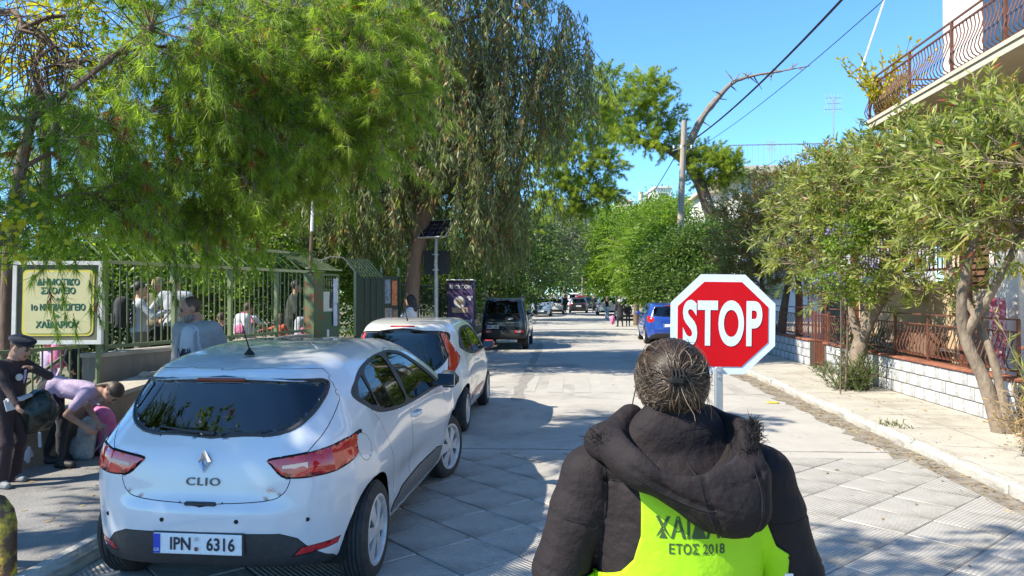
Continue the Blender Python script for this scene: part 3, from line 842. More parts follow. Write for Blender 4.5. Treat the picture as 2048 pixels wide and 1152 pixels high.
def block_wall(y0, y1, label, h=.58, rows=3):
    w_ = empty('block_wall', (WX, y0, .11), 0, label, 'wall')
    b = MB(); b.box((.115, (y1 - y0) / 2, h / 2), (.214, y1 - y0 - .01, h - .01)); b.build('core', M_MORTAR, w_)
    bh = h / rows
    ms = []
    for k in range(3):
        b = MB(); b.box((0, 0, 0), (.2, .384, bh - .016), b=.006); me = b.mesh('block'); me.materials.append(M_BLOCK); ms.append(me)
    bm2 = MB(); bm2.box((0, 0, 0), (.2, .184, bh - .016), b=.006); half = bm2.mesh('half_block'); half.materials.append(M_BLOCK)
    for r in range(rows):
        y = 0.0; first = r % 2
        while y < y1 - y0 - .05:
            if first: L = .2; first = 0
            else: L = .4
            if y + L > y1 - y0 + .02:
                L = .2
                if y + L > y1 - y0 + .02: break
            o = bpy.data.objects.new('block', ms[rnd.randrange(3)] if L > .3 else half); COL.objects.link(o); o.parent = w_
            o.location = (.1 + rnd.uniform(-.005, .005), y + L / 2, bh * (r + .5)); o.rotation_euler = (0, 0, rnd.uniform(-.012, .012)); y += L
    n = max(1, int((y1 - y0) / .6)); L = (y1 - y0) / n
    for k in range(n):
        b = MB(); b.box((.1, (k + .5) * L, h + .022), (.27, L - .012, .04), rot=(0, 0, 0), b=.008); b.build('coping', M_TERRA, w_)
    return w_
block_wall(9.75, 16.9, 'whitewashed block garden wall with terracotta coping along the right pavement')
block_wall(17.9, 25.0, 'farther whitewashed block wall beyond the small iron gate')
block_wall(25.2, 45.0, 'distant stretch of whitewashed block wall behind the blue hatchback', rows=2)
def belly_railing(name, label, y0, y1, z, x, h=.72, step=.12, cat='railing', m=M_BROWN, belly=.09, parent_rot=0):
    r = empty(name, (x, y0, z), 0, label, cat)
    L = y1 - y0
    for zz in (.06, h - .16, h):
        b = MB(); b.box((0, L / 2, zz), (.03 if zz < h else .045, L, .022)); b.build('rail', m, r)
    y = 0; k = 0
    prof = [(0, .06), (-belly * .7, .1), (-belly, .18), (-belly * .6, .30), (-belly * .1, .42), (.012, .5), (0, h - .16)]
    b = MB(); b.tube([(a, 0, c) for a, c in prof], .009, 5); me = b.mesh('belly_bar'); me.materials.append(m)
    while y <= L + .001:
        if k % 10 == 0:
            b = MB(); b.box((0, y, h / 2), (.035, .035, h)); b.build('post', m, r)
        else:
            o = bpy.data.objects.new('belly_bar', me); COL.objects.link(o); o.parent = r; o.location = (0, y, 0)
        y += step; k += 1
    return r
belly_railing('belly_railing', 'brown wrought-iron belly railing on the near block wall', 9.9, 16.8, .75, WX + .1)
belly_railing('belly_railing', 'brown wrought-iron belly railing on the farther block wall', 18.0, 25.0, .75, WX + .1, step=.13)
# small iron gate in the gap
g_ = empty('garden_gate', (WX + .12, 16.95, .11), 0, 'small brown iron garden gate between the two block walls', 'gate')
for y in (.02, .9):
    b = MB(); b.box((0, y, .65), (.05, .05, 1.3)); b.build('post', M_BROWN, g_)
for z in (.1, .62, 1.22):
    b = MB(); b.box((0, .46, z), (.03, .83, .03)); b.build('rail', M_BROWN, g_)
for i in range(8):
    b = MB(); b.cyl((0, .1 + i * .1, .115), (0, .1 + i * .1, 1.205), .009, n=5); b.build('bar', M_BROWN, g_)
b = MB(); b.box((.02, .46, .36), (.008, .80, .46)); b.build('sheet', M_BROWN, g_)
# tall white pier and wall near the right edge
wp = empty('white_garden_wall', (WX, 6.2, .11), 0, 'tall white plastered garden wall at the right edge with orange coping', 'wall')
b = MB(); b.box((.12, 1.7, .5), (.24, 3.4, 1.0), b=.01); b.build('wall', M_PLASTER, wp)
for k in range(6):
    b = MB(); b.box((.12, .29 + k * .57, 1.025), (.32, .56, .045), b=.01); b.build('coping', M_TERRA, wp)
wb = empty('white_balustrade', (WX + 1.3, 8.0, .11), 0, 'white iron balustrade on the steps behind the garden wall', 'railing')
for z in (.95, 1.65):
    b = MB(); b.box((0, 2.2, z), (.05, 4.4, .035)); b.build('rail', M_WHITEP, wb)
for i in range(34):
    b = MB(); b.tube([(0, .1 + i * .127, .96), (-.06, .1 + i * .127, 1.06), (-.05, .1 + i * .127, 1.2), (0, .1 + i * .127, 1.38), (0, .1 + i * .127, 1.64)], .013, 5); b.build('bar', M_WHITEP, wb)
b = MB(); b.box((.0, 2.2, .46), (.25, 4.5, .92)); b.build('plinth', M_PLASTER, wb)
# terrace floor between wall and house
tag(MB().box((8.3, 21, .3), (5.2, 26, .5)).build('terrace', mat('terrace_tile', (.30, .24, .18), .8, col2=(.22, .17, .13), scale=3)), kind='structure')
# the near house with balcony
HX, HY = 8.0, 16.7
hs = empty('balcony_house', (HX, HY, 0), 0, 'cream two-storey house at the right with a jutting upper balcony', 'house')
def hp(name, mb, m, par=None, sm=False): return mb.build(name, m, par or hs, sm)
b = MB(); b.box((3.5, -6.5, 2.7), (7, 13, 5.4)); hp('lower_wall', b, M_CREAM)
b = MB(); b.box((3.5, -6.5, 7.3), (6.99, 12.99, 3.2)); hp('upper_wall', b, M_PLASTER)
b = MB(); b.box((-.72, -6.4, 5.49), (1.52, 13.4, .13), b=.01); sl = hp('balcony_slab', b, M_CREAM)
b = MB(); b.box((-1.487, -6.4, 5.585), (.045, 13.42, .07)); hp('slab_edge', b, M_CREAM, sl)
b = MB(); b.box((3.4, -6.5, 8.98), (7.6, 13.6, .2)); rfs = hp('roof_slab', b, M_PLASTER)
for i in range(3):
    yc = -2.4 - i * 3.6
    b = MB(); b.box((-.02, yc, 6.72), (.05, 1.5, 2.2)); wd = hp('balcony_door', b, mat('door_brown', (.12, .06, .035), .5))
    for s_ in (-.36, .36):
        b = MB(); b.box((-.052, yc + s_, 6.8), (.02, .6, 1.8)); hp('pane', b, mat('house_glass', (.03, .04, .05), .05, coat=1), wd)
for i in range(3):
    yc = -1.8 - i * 3.6
    b = MB(); b.box((-.02, yc, 2.6), (.06, 1.4, 1.3)); wd = hp('window', b, mat('shutter_brown', (.14, .07, .04), .5))
    for k in range(9):
        b = MB(); b.box((-.058, yc, 2.08 + k * .13), (.02, 1.28, .1), rot=(0, R(25), 0)); hp('shutter_slat', b, MATS['shutter_brown'], wd)
b = MB(); b.lathe([(.0, -.09), (.06, -.085), (.09, -.03), (.085, .03), (.05, .07), (.03, .09)], (-.14, -3.7, 7.35), 'z', 12); lm = hp('wall_lamp', b, mat('lamp_bowl', (.45, .40, .32), .3), None, True)
b = MB(); b.tube([(-.14, -3.7, 7.44), (-.1, -3.7, 7.5), (0, -3.7, 7.5)], .012, 6); hp('lamp_bracket', b, M_BROWN, lm)
# balcony railing: belly bars along the street and across the end
br = empty('balcony_railing', (HX - 1.44, HY - 13.0, 5.59), 0, 'brown wrought-iron belly railing on the upper balcony', 'railing')
LB = 13.25; hr = .93
for zz in (.06, hr - .13, hr):
    b = MB(); b.box((0, LB / 2, zz), (.035, LB, .028)); b.build('rail', M_BROWN, br)
    b = MB(); b.box((.72, LB - .015, zz), (1.40, .03, .028)); b.build('end_rail', M_BROWN, br)
prof = [(0, .06), (-.08, .11), (-.115, .2), (-.08, .34), (-.0, .52), (.03, .64), (0, hr - .13)]
b = MB(); b.tube([(a, 0, c) for a, c in prof], .011, 6); bar1 = b.mesh('belly_bar', True); bar1.materials.append(M_BROWN)
b = MB(); b.tube([(0, -a, c) for a, c in prof], .011, 6); bar2 = b.mesh('belly_bar', True); bar2.materials.append(M_BROWN)
k = 0; y = 0
while y < LB:
    if k % 14 == 0:
        b = MB(); b.box((0, y + .02, hr / 2), (.045, .045, hr)); b.build('post', M_BROWN, br)
    else:
        o = bpy.data.objects.new('belly_bar', bar1); COL.objects.link(o); o.parent = br; o.location = (0, y, 0)
    y += .115; k += 1
for i in range(12):
    o = bpy.data.objects.new('belly_bar', bar2); COL.objects.link(o); o.parent = br; o.location = (.06 + i * .115, LB - .015, 0)
b = MB(); b.box((0, LB - .02, hr / 2), (.045, .045, hr)); b.build('post', M_BROWN, br)
# awning rod standing up from the balcony corner
ar = empty('awning_rod', (HX - 1.44, HY + .22, 6.35), 0, 'thin pale awning rod rising from the balcony corner against the sky', 'rod')
b = MB(); b.tube([(.12, 0, .0), (-.12, .02, .03), (-.26, .03, .16)], .02, 6); b.build('bracket', M_GALV, ar)
b = MB(); b.tube([(-.26, .03, .16), (.46, -.25, 2.6)], .022, 6); b.build('rod', M_WHITEP, ar)
# ground floor: awning wall, posts, pillar
pg = empty('pergola', (WX + .55, 9.6, .11), 0, 'brown iron pergola posts and beam on the terrace behind the railing', 'pergola')
for y in (2.45, 7.0, 11.0):
    b = MB(); b.box((0, y, 1.45), (.13, .13, 2.9)); b.build('post', M_BROWN, pg)
b = MB(); b.box((0, 6.5, 2.86), (.1, 12.5, .12)); b.build('beam', M_BROWN, pg)
for i in range(30):
    b = MB(); b.box((0, 2.6 + i * .146, 2.0), (.02, .02, 1.5)) if False else b.box((.0, 2.6 + i * .146, 2.45), (.02, .02, .68)); b.build('lattice_bar', M_BROWN, pg)
b = MB(); b.box((0, 4.7, 2.10), (.035, 4.4, .04)); b.build('lattice_rail', M_BROWN, pg)
aw = empty('beige_screen', (WX + .75, 12.3, .5), 0, 'plain beige canvas screen on the terrace behind the railing', 'screen')
b = MB(); b.box((0, 2.3, .95), (.04, 4.6, 1.15), b=.01); b.build('panel', mat('beige_canvas', (.52, .40, .25), .9, col2=(.46, .35, .21), scale=3), aw)
b = MB(); b.box((0, 2.3, .18), (.05, 4.6, .3)); b.build('hem', mat('beige_canvas2', (.43, .32, .2), .9), aw)
tag(MB().box((WX + .95, 11.5, 1.35), (.3, .75, 2.2), b=.01).build('white_pillar', M_PLASTER), 'white plastered pillar on the terrace near the right trees', 'pillar')
b = MB(); b.box((WX + .35, 13.3, .95), (.25, 1.2, .4), b=.02); tag(b.build('planter_box', mat('planter_brown', (.22, .13, .08), .8, col2=(.15, .09, .06), scale=6)), 'brown planter box behind the near railing', 'planter')
hg = empty('pink_towel', (WX + .5, 10.95, .8), 0, 'pink and red patterned cloth hanging behind the railing', 'cloth')
b = MB()
pts = [(x, z) for z in np.linspace(0, .95, 8) for x in np.linspace(0, .34, 7)]
b.add([(.03 * sin(x * 40 + z * 3), x, z) for x, z in pts] + [(.03 * sin(x * 40 + z * 3) + .012, x, z) for x, z in pts], [(r * 7 + c, r * 7 + c + 1, (r + 1) * 7 + c + 1, (r + 1) * 7 + c) for r in range(7) for c in range(6)] + [(56 + r * 7 + c, 56 + (r + 1) * 7 + c, 56 + (r + 1) * 7 + c + 1, 56 + r * 7 + c + 1) for r in range(7) for c in range(6)])
b.build('cloth', mat('pink_pattern', (.45, .08, .12), .9, col2=(.65, .42, .42), scale=18, contrast=(.48, .54)), hg, True)
# brick-patterned screen wall and a ladder-like frame farther along
b = MB(); b.box((WX + 1.6, 20.5, 1.3), (.2, 2.4, 2.2)); tag(b.build('stone_screen_wall', mat('pebble_wall', (.48, .42, .33), .9, col2=(.25, .2, .14), scale=22, bump=.8, bscale=60, contrast=(.4, .55))), 'pebble-faced wall on the terrace beyond the gate', 'wall')
fr = empty('iron_arch_frame', (WX + .5, 18.3, .1), 0, 'thin dark iron trellis frame on the terrace beyond the gate', 'trellis')
for y in (0, .5, 1.3, 1.8):
    b = MB(); b.tube([(0, y, 0), (0, y, 1.7), (-.1, y + .2, 2.3)], .016, 5); b.build('upright', M_BROWN, fr)
for z in (.9, 1.4, 1.7):
    b = MB(); b.cyl((0, -.1, z), (0, 1.9, z), .012, n=5); b.build('crossbar', M_BROWN, fr)

# utility pole and cables
PY = 32.2
UP = at(1362, 32, 0)
up = empty('utility_pole', UP, 0, 'weathered wooden utility pole behind the stop sign', 'utility pole')
lean = .16
b = MB(); b.tube([(-.1, 0, -.2), (-.05, 0, 3), (.02, 0, 6), (.16, 0, 9.3)], [.17, .155, .14, .12], 10); b.build('pole', mat('grey_timber', (.40, .34, .27), .9, col2=(.28, .23, .18), scale=3, stretch=(6, 6, .6), bump=.5, bscale=8), up, True)
b = MB(); b.tube([(-.35, 0, 8.0), (.15, -.05, 8.15), (.55, 0, 8.0)], .02, 5); b.build('crossbar', M_GALV, up)
for x in (-.3, 0, .45):
    b = MB(); b.lathe([(.0, .12), (.035, .11), (.045, .06), (.03, .03), (.04, .0), (.02, -.03)], (x, -.02, 8.12), 'z', 8); b.build('insulator', M_WHITEP, up)
def cable(name, p0, p1, sag, r, label):
    p0, p1 = Vector(p0), Vector(p1); b = MB()
    b.tube([p0.lerp(p1, t) - Vector((0, 0, sag * 4 * t * (1 - t))) for t in np.linspace(0, 1, 22)], r, 5)
    tag(b.build(name, mat('cable_black', (.015, .015, .017), .6)), label, 'cable', 'overhead cables')
cable('overhead_cable', UP + Vector((.1, 0, 8.2)), (5.2, 7.0, 7.6), .5, .028, 'thick twisted black cable running up from the pole to the top edge')
cable('overhead_cable', UP + Vector((.2, 0, 7.8)), (6.6, 10, 8.0), .4, .010, 'thin wire right of the thick cable, crossing the sky')
cable('overhead_cable', UP + Vector((-.1, 0, 8.0)), (3.9, 62, 7.0), .5, .022, 'dark cable dropping from the pole away down the street')
cable('overhead_cable', UP + Vector((.2, 0, 7.6)), (10.5, 39, 8.7), .6, .012, 'thin wire from the pole to the roof terrace house')
cable('overhead_cable', UP + Vector((.2, 0, 7.5)), (9, 36, 5.2), .3, .012, 'thin wire slanting down from the pole to the garden')

# house with a roof terrace
RH = at(1483, 40, 0)
rh = empty('roof_terrace_house', RH, R(-1), 'pale house with a railed roof terrace above the trees', 'house')
b = MB(); b.box((5, 5, 4.1), (10, 10, 8.2)); b.build('wall', M_PLASTER, rh)
b = MB(); b.box((4.8, 4.8, 8.42), (11.2, 11.2, .38)); b.build('roof_slab', mat('slab_beige', (.52, .46, .38), .9), rh)
b = MB(); b.box((6.5, 6.5, 8.9), (6, 6, .55)); b.build('parapet', M_CREAM, rh)
for x0, y0, x1, y1 in ((-.7, -.7, 9, -.7), (-.7, -.7, -.7, 9)):
    L = sqrt((x1 - x0) ** 2 + (y1 - y0) ** 2)
    b = MB(); b.tube([(x0, y0, 9.72), (x1, y1, 9.72)], .03, 6); b.build('terrace_rail', M_GALV, rh)
    n = int(L / .28)
    for i in range(n + 1):
        t = i / n; b = MB(); b.cyl((x0 + (x1 - x0) * t, y0 + (y1 - y0) * t, 8.62), (x0 + (x1 - x0) * t, y0 + (y1 - y0) * t, 9.71), .014, n=4); b.build('terrace_bar', M_GALV, rh)
for i in range(3):
    for k in range(2):
        b = MB(); b.box((1.7 + i * 2.6, -.02, 2.2 + 3.9 * k), (1.4, .08, 2.0 if k else 1.4)); w_ = b.build('window', mat('grey_shutter', (.30, .31, .33), .6), rh)
        b = MB(); b.box((1.7 + i * 2.6, -.065, 2.2 + 3.9 * k), (1.2, .03, 1.8 if k else 1.2)); b.build('pane', mat('house_glass', (.03, .04, .05), .05), w_)
def antenna(name, base, h, label):
    a = empty(name, base, 0, label, 'antenna')
    b = MB(); b.cyl((0, 0, 0), (0, 0, h), .022, n=6); b.build('mast', M_GALV, a)
    for z, w_ in ((h - .05, .55), (h - .25, .45), (h - .45, .6)):
        b = MB(); b.cyl((-w_ / 2, 0, z), (w_ / 2, 0, z), .010, n=5); b.build('boom', M_GALV, a)
        for k in range(6):
            b = MB(); x = -w_ / 2 + w_ * k / 5; b.cyl((x, 0, z - .14), (x, 0, z + .14), .007, n=4); b.build('element', M_GALV, a)
antenna('roof_antenna', RH + Vector((2.0, 1.5, 8.6)), 1.75, 'small white television antenna on the roof terrace house')
antenna('roof_antenna', at(1668, 26, 5.0), 3.75, 'tall television antenna rising above the right-hand foliage')
# white wing seen through the branches left of it
WH = at(1408, 44, 0)
wh = empty('white_house', WH, 0, 'white house wall glimpsed behind the leaning pine trunk', 'house')
b = MB(); b.box((2.3, 4, 3.9), (4.6, 8, 7.8)); b.build('wall', M_PLASTER, wh)
b = MB(); b.box((2.3, 4, 7.9), (5.2, 8.6, .22)); b.build('roof_slab', M_CREAM, wh)
for i in range(2):
    for k in range(2):
        b = MB(); b.box((1.2 + i * 2.1, -.02, 1.9 + k * 3.2), (1.2, .06, 1.5)); w_ = b.build('window', M_BROWN, wh)
        b = MB(); b.box((1.2 + i * 2.1, -.06, 1.9 + k * 3.2), (1.0, .03, 1.3)); b.build('pane', MATS['house_glass'], w_)
# distant blocks over the trees
def block(name, px0, px1, pyt, d, label, m, extra):
    p0, p1 = at(px0, d, 0), at(px1, d, 0); zt = CAM_H + (588 - pyt) / FPX * d
    w_ = (p1 - p0).length
    e = empty(name, p0, TH, label, 'building')
    b = MB(); b.box((w_ / 2, 4, zt / 2), (w_, 8, zt)); b.build('wall', m, e)
    b = MB(); b.box((w_ / 2, 4, zt + .15), (w_ + .5, 8.5, .3)); b.build('roof_slab', M_PLASTER, e)
    n = max(1, int(w_ / 2.4))
    for i in range(n):
        for k in range(int(zt / 3.1)):
            b = MB(); b.box(((i + .5) * w_ / n, -.03, 1.7 + k * 3.1), (1.2, .08, 1.5)); wd = b.build('window', M_GALV, e)
            b = MB(); b.box(((i + .5) * w_ / n, -.08, 1.7 + k * 3.1), (1.0, .04, 1.3)); b.build('pane', MATS['house_glass'], wd)
    for x, h_ in extra:
        b = MB(); b.cyl((x, 3, zt + .3), (x, 3, zt + .3 + h_), .32, n=10); b.lathe([(.4, zt + .3 + h_), (.4, zt + .5 + h_), (0, zt + .5 + h_)], (x, 3, 0), 'z', 10); b.build('chimney', M_CREAM, e)
    return e
block('distant_block', 1262, 1322, 412, 110, 'distant beige building with two chimneys above the street trees', M_CREAM, ((2.0, 2.0), (2.8, 1.5)))
block('distant_block', 1312, 1342, 376, 118, 'distant white tower block above the street trees', M_PLASTER, ())
block('distant_block', 1240, 1266, 402, 125, 'distant low cream building at the left of the rooftops', M_CREAM, ((1.2, .8),))
# ------------------------------------------------------------------ vegetation
def unit(a): return a / np.maximum(np.linalg.norm(a, axis=-1, keepdims=True), 1e-9)
def leaf_quads(P, D, L, W, r, wide=.4, fold=0.0):
    """one pointed leaf per row: base P, direction D, length L, width W"""
    n = len(P); D = unit(D); N = unit(r.normal(size=(n, 3))); S = unit(np.cross(D, N)); Nn = np.cross(S, D)
    L = np.broadcast_to(np.asarray(L, float), (n,))[:, None]; W = np.broadcast_to(np.asarray(W, float), (n,))[:, None]
    V = np.stack([P, P + D * L * wide + S * W / 2 + Nn * fold * W, P + D * L, P + D * L * wide - S * W / 2 + Nn * fold * W], 1)
    return V.reshape(-1, 3), np.arange(4 * n).reshape(-1, 4)
def needle_tris(P, D, L, w, r):
    n = len(P); D = unit(D); S = unit(np.cross(D, unit(r.normal(size=(n, 3)))))
    L = np.broadcast_to(np.asarray(L, float), (n,))[:, None]
    V = np.stack([P - S * w / 2, P + S * w / 2, P + D * L], 1)
    return V.reshape(-1, 3), np.arange(3 * n).reshape(-1, 3)
def twig_prisms(A, B, ra, rb):
    """three-sided sticks from A to B"""
    n = len(A); T = unit(B - A); h = np.where(np.abs(T[:, 2:3]) < .9, [[0, 0, 1.]], [[1., 0, 0]]); S = unit(np.cross(T, h)); U = np.cross(S, T)
    ra = np.broadcast_to(np.asarray(ra, float), (n,))[:, None]; rb = np.broadcast_to(np.asarray(rb, float), (n,))[:, None]
    V = []
    for j in range(3):
        a = 2 * pi * j / 3; V.append(A + (S * cos(a) + U * sin(a)) * ra)
    for j in range(3):
        a = 2 * pi * j / 3; V.append(B + (S * cos(a) + U * sin(a)) * rb)
    V = np.stack(V, 1).reshape(-1, 3)
    f = np.array([(0, 1, 4, 3), (1, 2, 5, 4), (2, 0, 3, 5)])
    F = (np.arange(n)[:, None, None] * 6 + f[None]).reshape(-1, 4)
    return V, F
M_BARK = mat('pine_bark', (.10, .065, .045), .95, col2=(.18, .12, .085), scale=5, bump=.9, bscale=18, stretch=(1, 1, .35))
M_BARKE = mat('smooth_brown_bark', (.16, .09, .06), .9, col2=(.26, .18, .13), scale=3, bump=.5, bscale=10, stretch=(1, 1, .2))
M_BARKG = mat('pale_grey_bark', (.27, .215, .16), .95, col2=(.14, .105, .075), scale=9, bump=1.0, bscale=26, stretch=(1, 1, .4))
M_DEAD = mat('dead_wood', (.17, .13, .105), .95, col2=(.27, .215, .175), scale=4, bump=.9, bscale=14)
M_TWIG = mat('twig_bark', (.10, .07, .05), .9, col2=(.17, .12, .085), scale=8)
M_TWIGP = mat('pale_twig', (.30, .24, .17), .9, col2=(.2, .15, .1), scale=8)
L_PINE = leaf_mat('pine_needles', [(0, (.06, .12, .018)), (.45, (.22, .32, .045)), (.85, (.40, .49, .075)), (.95, (.50, .55, .12)), (1, (.30, .11, .04))], .45, .58)
L_PINED = leaf_mat('pine_needles_far', [(0, (.10, .16, .02)), (.5, (.31, .38, .05)), (1, (.48, .51, .08))], .5, .48)
L_EUC = leaf_mat('eucalyptus_leaves', [(0, (.09, .115, .055)), (.5, (.20, .23, .10)), (.82, (.33, .34, .14)), (.93, (.34, .22, .09)), (1, (.33, .13, .06))], .4, .46)
L_OLE = leaf_mat('oleander_leaves', [(0, (.11, .15, .035)), (.5, (.27, .31, .08)), (.9, (.44, .45, .15)), (.95, (.30, .25, .07)), (1, (.30, .08, .04))], .4, .42)
L_OLER = leaf_mat('reddish_leaves', [(0, (.10, .13, .035)), (.45, (.20, .23, .065)), (.75, (.28, .23, .07)), (1, (.27, .08, .045))], .4, .4)
L_GREEN = leaf_mat('bright_leaves', [(0, (.07, .125, .018)), (.5, (.16, .26, .035)), (.9, (.28, .38, .055)), (1, (.38, .40, .06))], .45, .5)
L_DARK = leaf_mat('dark_leaves', [(0, (.04, .075, .018)), (.6, (.10, .165, .035)), (1, (.19, .26, .055))], .45, .4)
L_GREY = leaf_mat('grey_green_leaves', [(0, (.09, .115, .07)), (.6, (.16, .19, .115)), (1, (.24, .26, .16))], .5, .35)
L_YEL = leaf_mat('yellow_leaves', [(0, (.30, .26, .02)), (.6, (.5, .42, .03)), (1, (.32, .34, .04))], .5, .5)
L_DRY = leaf_mat('dry_leaves', [(0, (.22, .13, .055)), (.5, (.38, .26, .12)), (1, (.5, .38, .2))], .6, .25)

def trunk_part(tree, pts, rad, m, n=10, name='trunk', wobble=.0, inv=None):
    P = smooth_poly([tuple(p) for p in pts], 5, False); t = np.linspace(0, 1, len(P)); r = np.interp(t, np.linspace(0, 1, len(rad)), rad)
    r = r * (1 + wobble * nrg.normal(size=len(r)))
    b = MB(); b.tube([tuple(p) for p in P], list(r), n); o = b.build(name, m, tree, True)
    o.matrix_parent_inverse = Matrix.Translation(-tree.location)
    return P
def part_np(tree, name, V, F, m, tone=None, smooth=False):
    o = link(name, mesh_np(name, V, F, tone, smooth), m, tree); o.matrix_parent_inverse = Matrix.Translation(-tree.location); o['kind'] = 'stuff'; return o
def limb_net(tree, nodes, targets, m, r0=.05, r1=.012, bow=.15, name='branch', grow=True):
    """curved limbs from the nearest trunk node below to each target, one branch object each"""
    nodes = np.array(nodes); ends = []; gen = np.zeros(len(nodes)); base_ = nodes.copy()
    targets = sorted([np.array(t) for t in targets], key=lambda t: np.linalg.norm(base_ - t, axis=1).min())
    for t in targets:
        d = np.linalg.norm(nodes - t, axis=1) + np.maximum(0, nodes[:, 2] - t[2] + .2) * 1.5
        ia = int(np.argmin(d)); a = nodes[ia]; L = np.linalg.norm(t - a); g_ = gen[ia]; sc_ = .72 ** g_
        mid = (a + t) / 2 + np.array([nrg.normal(0, .06), nrg.normal(0, .06), bow]) * L
        b = MB(); P = smooth_poly([a, mid, t], 6, False); rr = np.linspace(max(r0 * sc_, r1), max(r0 * sc_ * .55, r1), len(P)) if grow else np.linspace(r0, r1, len(P)) * (.6 + .4 * min(1.5, L / 2))
        b.tube([tuple(p) for p in P], list(rr), 6); o = b.build(name, m, tree, True); o.matrix_parent_inverse = Matrix.Translation(-tree.location)
        ends.append(P)
        if grow: nodes = np.concatenate([nodes, P[2:]]); gen = np.concatenate([gen, np.full(len(P) - 2, g_ + 1)])
    return ends

def blob_points(blobs, n, r, shell=.55):
    """n points through ellipsoids (centre, radii), shared out by volume and thicker towards the outside"""
    vol = np.array([np.prod(b[1]) ** (2 / 3) * (b[2] if len(b) > 2 else 1) for b in blobs]); k = r.choice(len(blobs), n, p=vol / vol.sum())
    C = np.array([tuple(b[0]) for b in blobs])[k]; S = np.array([b[1] for b in blobs])[k]
    d = unit(r.normal(size=(n, 3))); q = r.random(n) ** (1 / 3); q = shell + (1 - shell) * q
    return C + d * S * q[:, None], d, k

def broadleaf(name, label, base, blobs, nclump, nleaf, L, W, lm, trunk, rad, bark=M_BARKG, seed=1, spread=.28, group=None, droop=.2, ntarget=8, twigs=True, cat='tree', kind=None):
    r = np.random.default_rng(seed)
    t = empty(name, base, 0, label, cat, group)
    P = trunk_part(t, trunk, rad, bark)
    C, d, k = blob_points(blobs, nclump, r, .45)
    tg = [tuple(b[0]) for b in blobs][:ntarget]
    ends = limb_net(t, P, tg, bark, rad[-1] * .9, rad[-1] * .25, .1)
    if twigs:
        N = np.concatenate([e[2:] for e in ends] + [P[len(P) // 2:]])
        j = [int(np.argmin(((N - c) ** 2).sum(1) + np.maximum(0, N[:, 2] - c[2]) * 2)) for c in C]
        V, F = twig_prisms(N[j], C, rad[-1] * .14 + .004, .004); part_np(t, 'twigs', V, F, M_TWIG)
    n = nclump * nleaf
    ci = np.repeat(np.arange(nclump), nleaf)
    g = r.normal(size=(n, 3)) * spread * r.uniform(.6, 1.3, nclump)[ci][:, None]; g[:, 2] *= .7
    D = unit(g + d[ci] * .15 * 1.0 + r.normal(size=(n, 3)) * .12); D[:, 2] -= droop
    V, F = leaf_quads(C[ci] + g, D, L * r.uniform(.7, 1.3, n), W * r.uniform(.7, 1.3, n), r)
    tone = np.clip(r.normal(.45, .2, n) + (r.normal(0, .14, nclump))[ci], 0, 1)
    part_np(t, 'crown', V, F, lm, tone)
    return t

def pine_sprays(P, D, r, nn, L, w, cone=1.0, droop=.25):
    """needle tufts: at every P a spray of nn needles round direction D"""
    n = len(P); i = np.repeat(np.arange(n), nn)
    N = r.normal(size=(n * nn, 3)) * cone
    d = unit(D[i] * 1.0 + N * .62); d[:, 2] -= droop
    b = P[i] - D[i] * r.uniform(0, .07, n * nn)[:, None]
    return (*needle_tris(b, d, L * r.uniform(.75, 1.2, n * nn), w, r), i)

def pine(name, label, base, blobs, trunk, rad, nbough, ntuft, nn, L, w, seed, lm=L_PINE, bough=.7, ntarget=10, up=.15, group=None, droop=.25, extra=None, rust=.03):
    r = np.random.default_rng(seed)
    t = empty(name, base, 0, label, 'tree', group)
    P = trunk_part(t, trunk, rad, M_BARK)
    C, d, k = blob_points(blobs, nbough, r, .25)
    idx = np.argsort([-np.prod(b[1]) for b in blobs])[:ntarget]
    ends = limb_net(t, P, [tuple(blobs[q][0]) for q in idx], M_BARK, min(.045, rad[-1] * .5 + .008), .006, .08)
    N = np.concatenate([e[2:] for e in ends] + [P[len(P) // 2:]])
    j = np.array([int(np.argmin(((N - c) ** 2).sum(1))) for c in C])
    A = N[j]
    # bough axis: mostly outwards, drooping at the end
    ax = unit(unit(C - A) + d * .6 + r.normal(size=(nbough, 3)) * .3 + np.array([0, 0, up]))
    Lb = bough * r.uniform(.6, 1.3, nbough)
    TA, TB, tp, td = [A], [C], [], []
    tt = np.linspace(0.05, 1, ntuft)
    for q in tt:
        pos = C + ax * (Lb * (q - .45))[:, None] + np.array([0, 0, -1.]) * (droop * Lb * q * q)[:, None]
        side = unit(np.cross(ax, r.normal(size=(nbough, 3)))) * (Lb * .28 * (1.15 - q) * r.uniform(.2, 1.2, nbough))[:, None]
        side[:, 2] -= droop * .25 * Lb
        tp.append(pos + side); td.append(unit(ax * .8 + unit(side) * .6 + np.array([0, 0, -droop * .5])))
        TA.append(pos); TB.append(pos + side)
    V, F = twig_prisms(np.concatenate(TA), np.concatenate(TB), np.concatenate([np.full(nbough, .010)] + [np.full(nbough, .0035)] * ntuft), np.full(nbough * (ntuft + 1), .0028))
    part_np(t, 'twigs', V, F, M_TWIG)
    tp = np.concatenate(tp); td = np.concatenate(td)
    V, F, i = pine_sprays(tp, td, r, nn, L, w, droop=droop)
    bt = np.tile(r.normal(.48, .17, nbough), ntuft); tone = np.clip(bt[i] + r.normal(0, .13, len(i)), 0, .97)
    tone[(r.random(len(tp)) < rust)[i]] = 1.0
    part_np(t, 'crown', V, F, lm, tone)
    return t, P

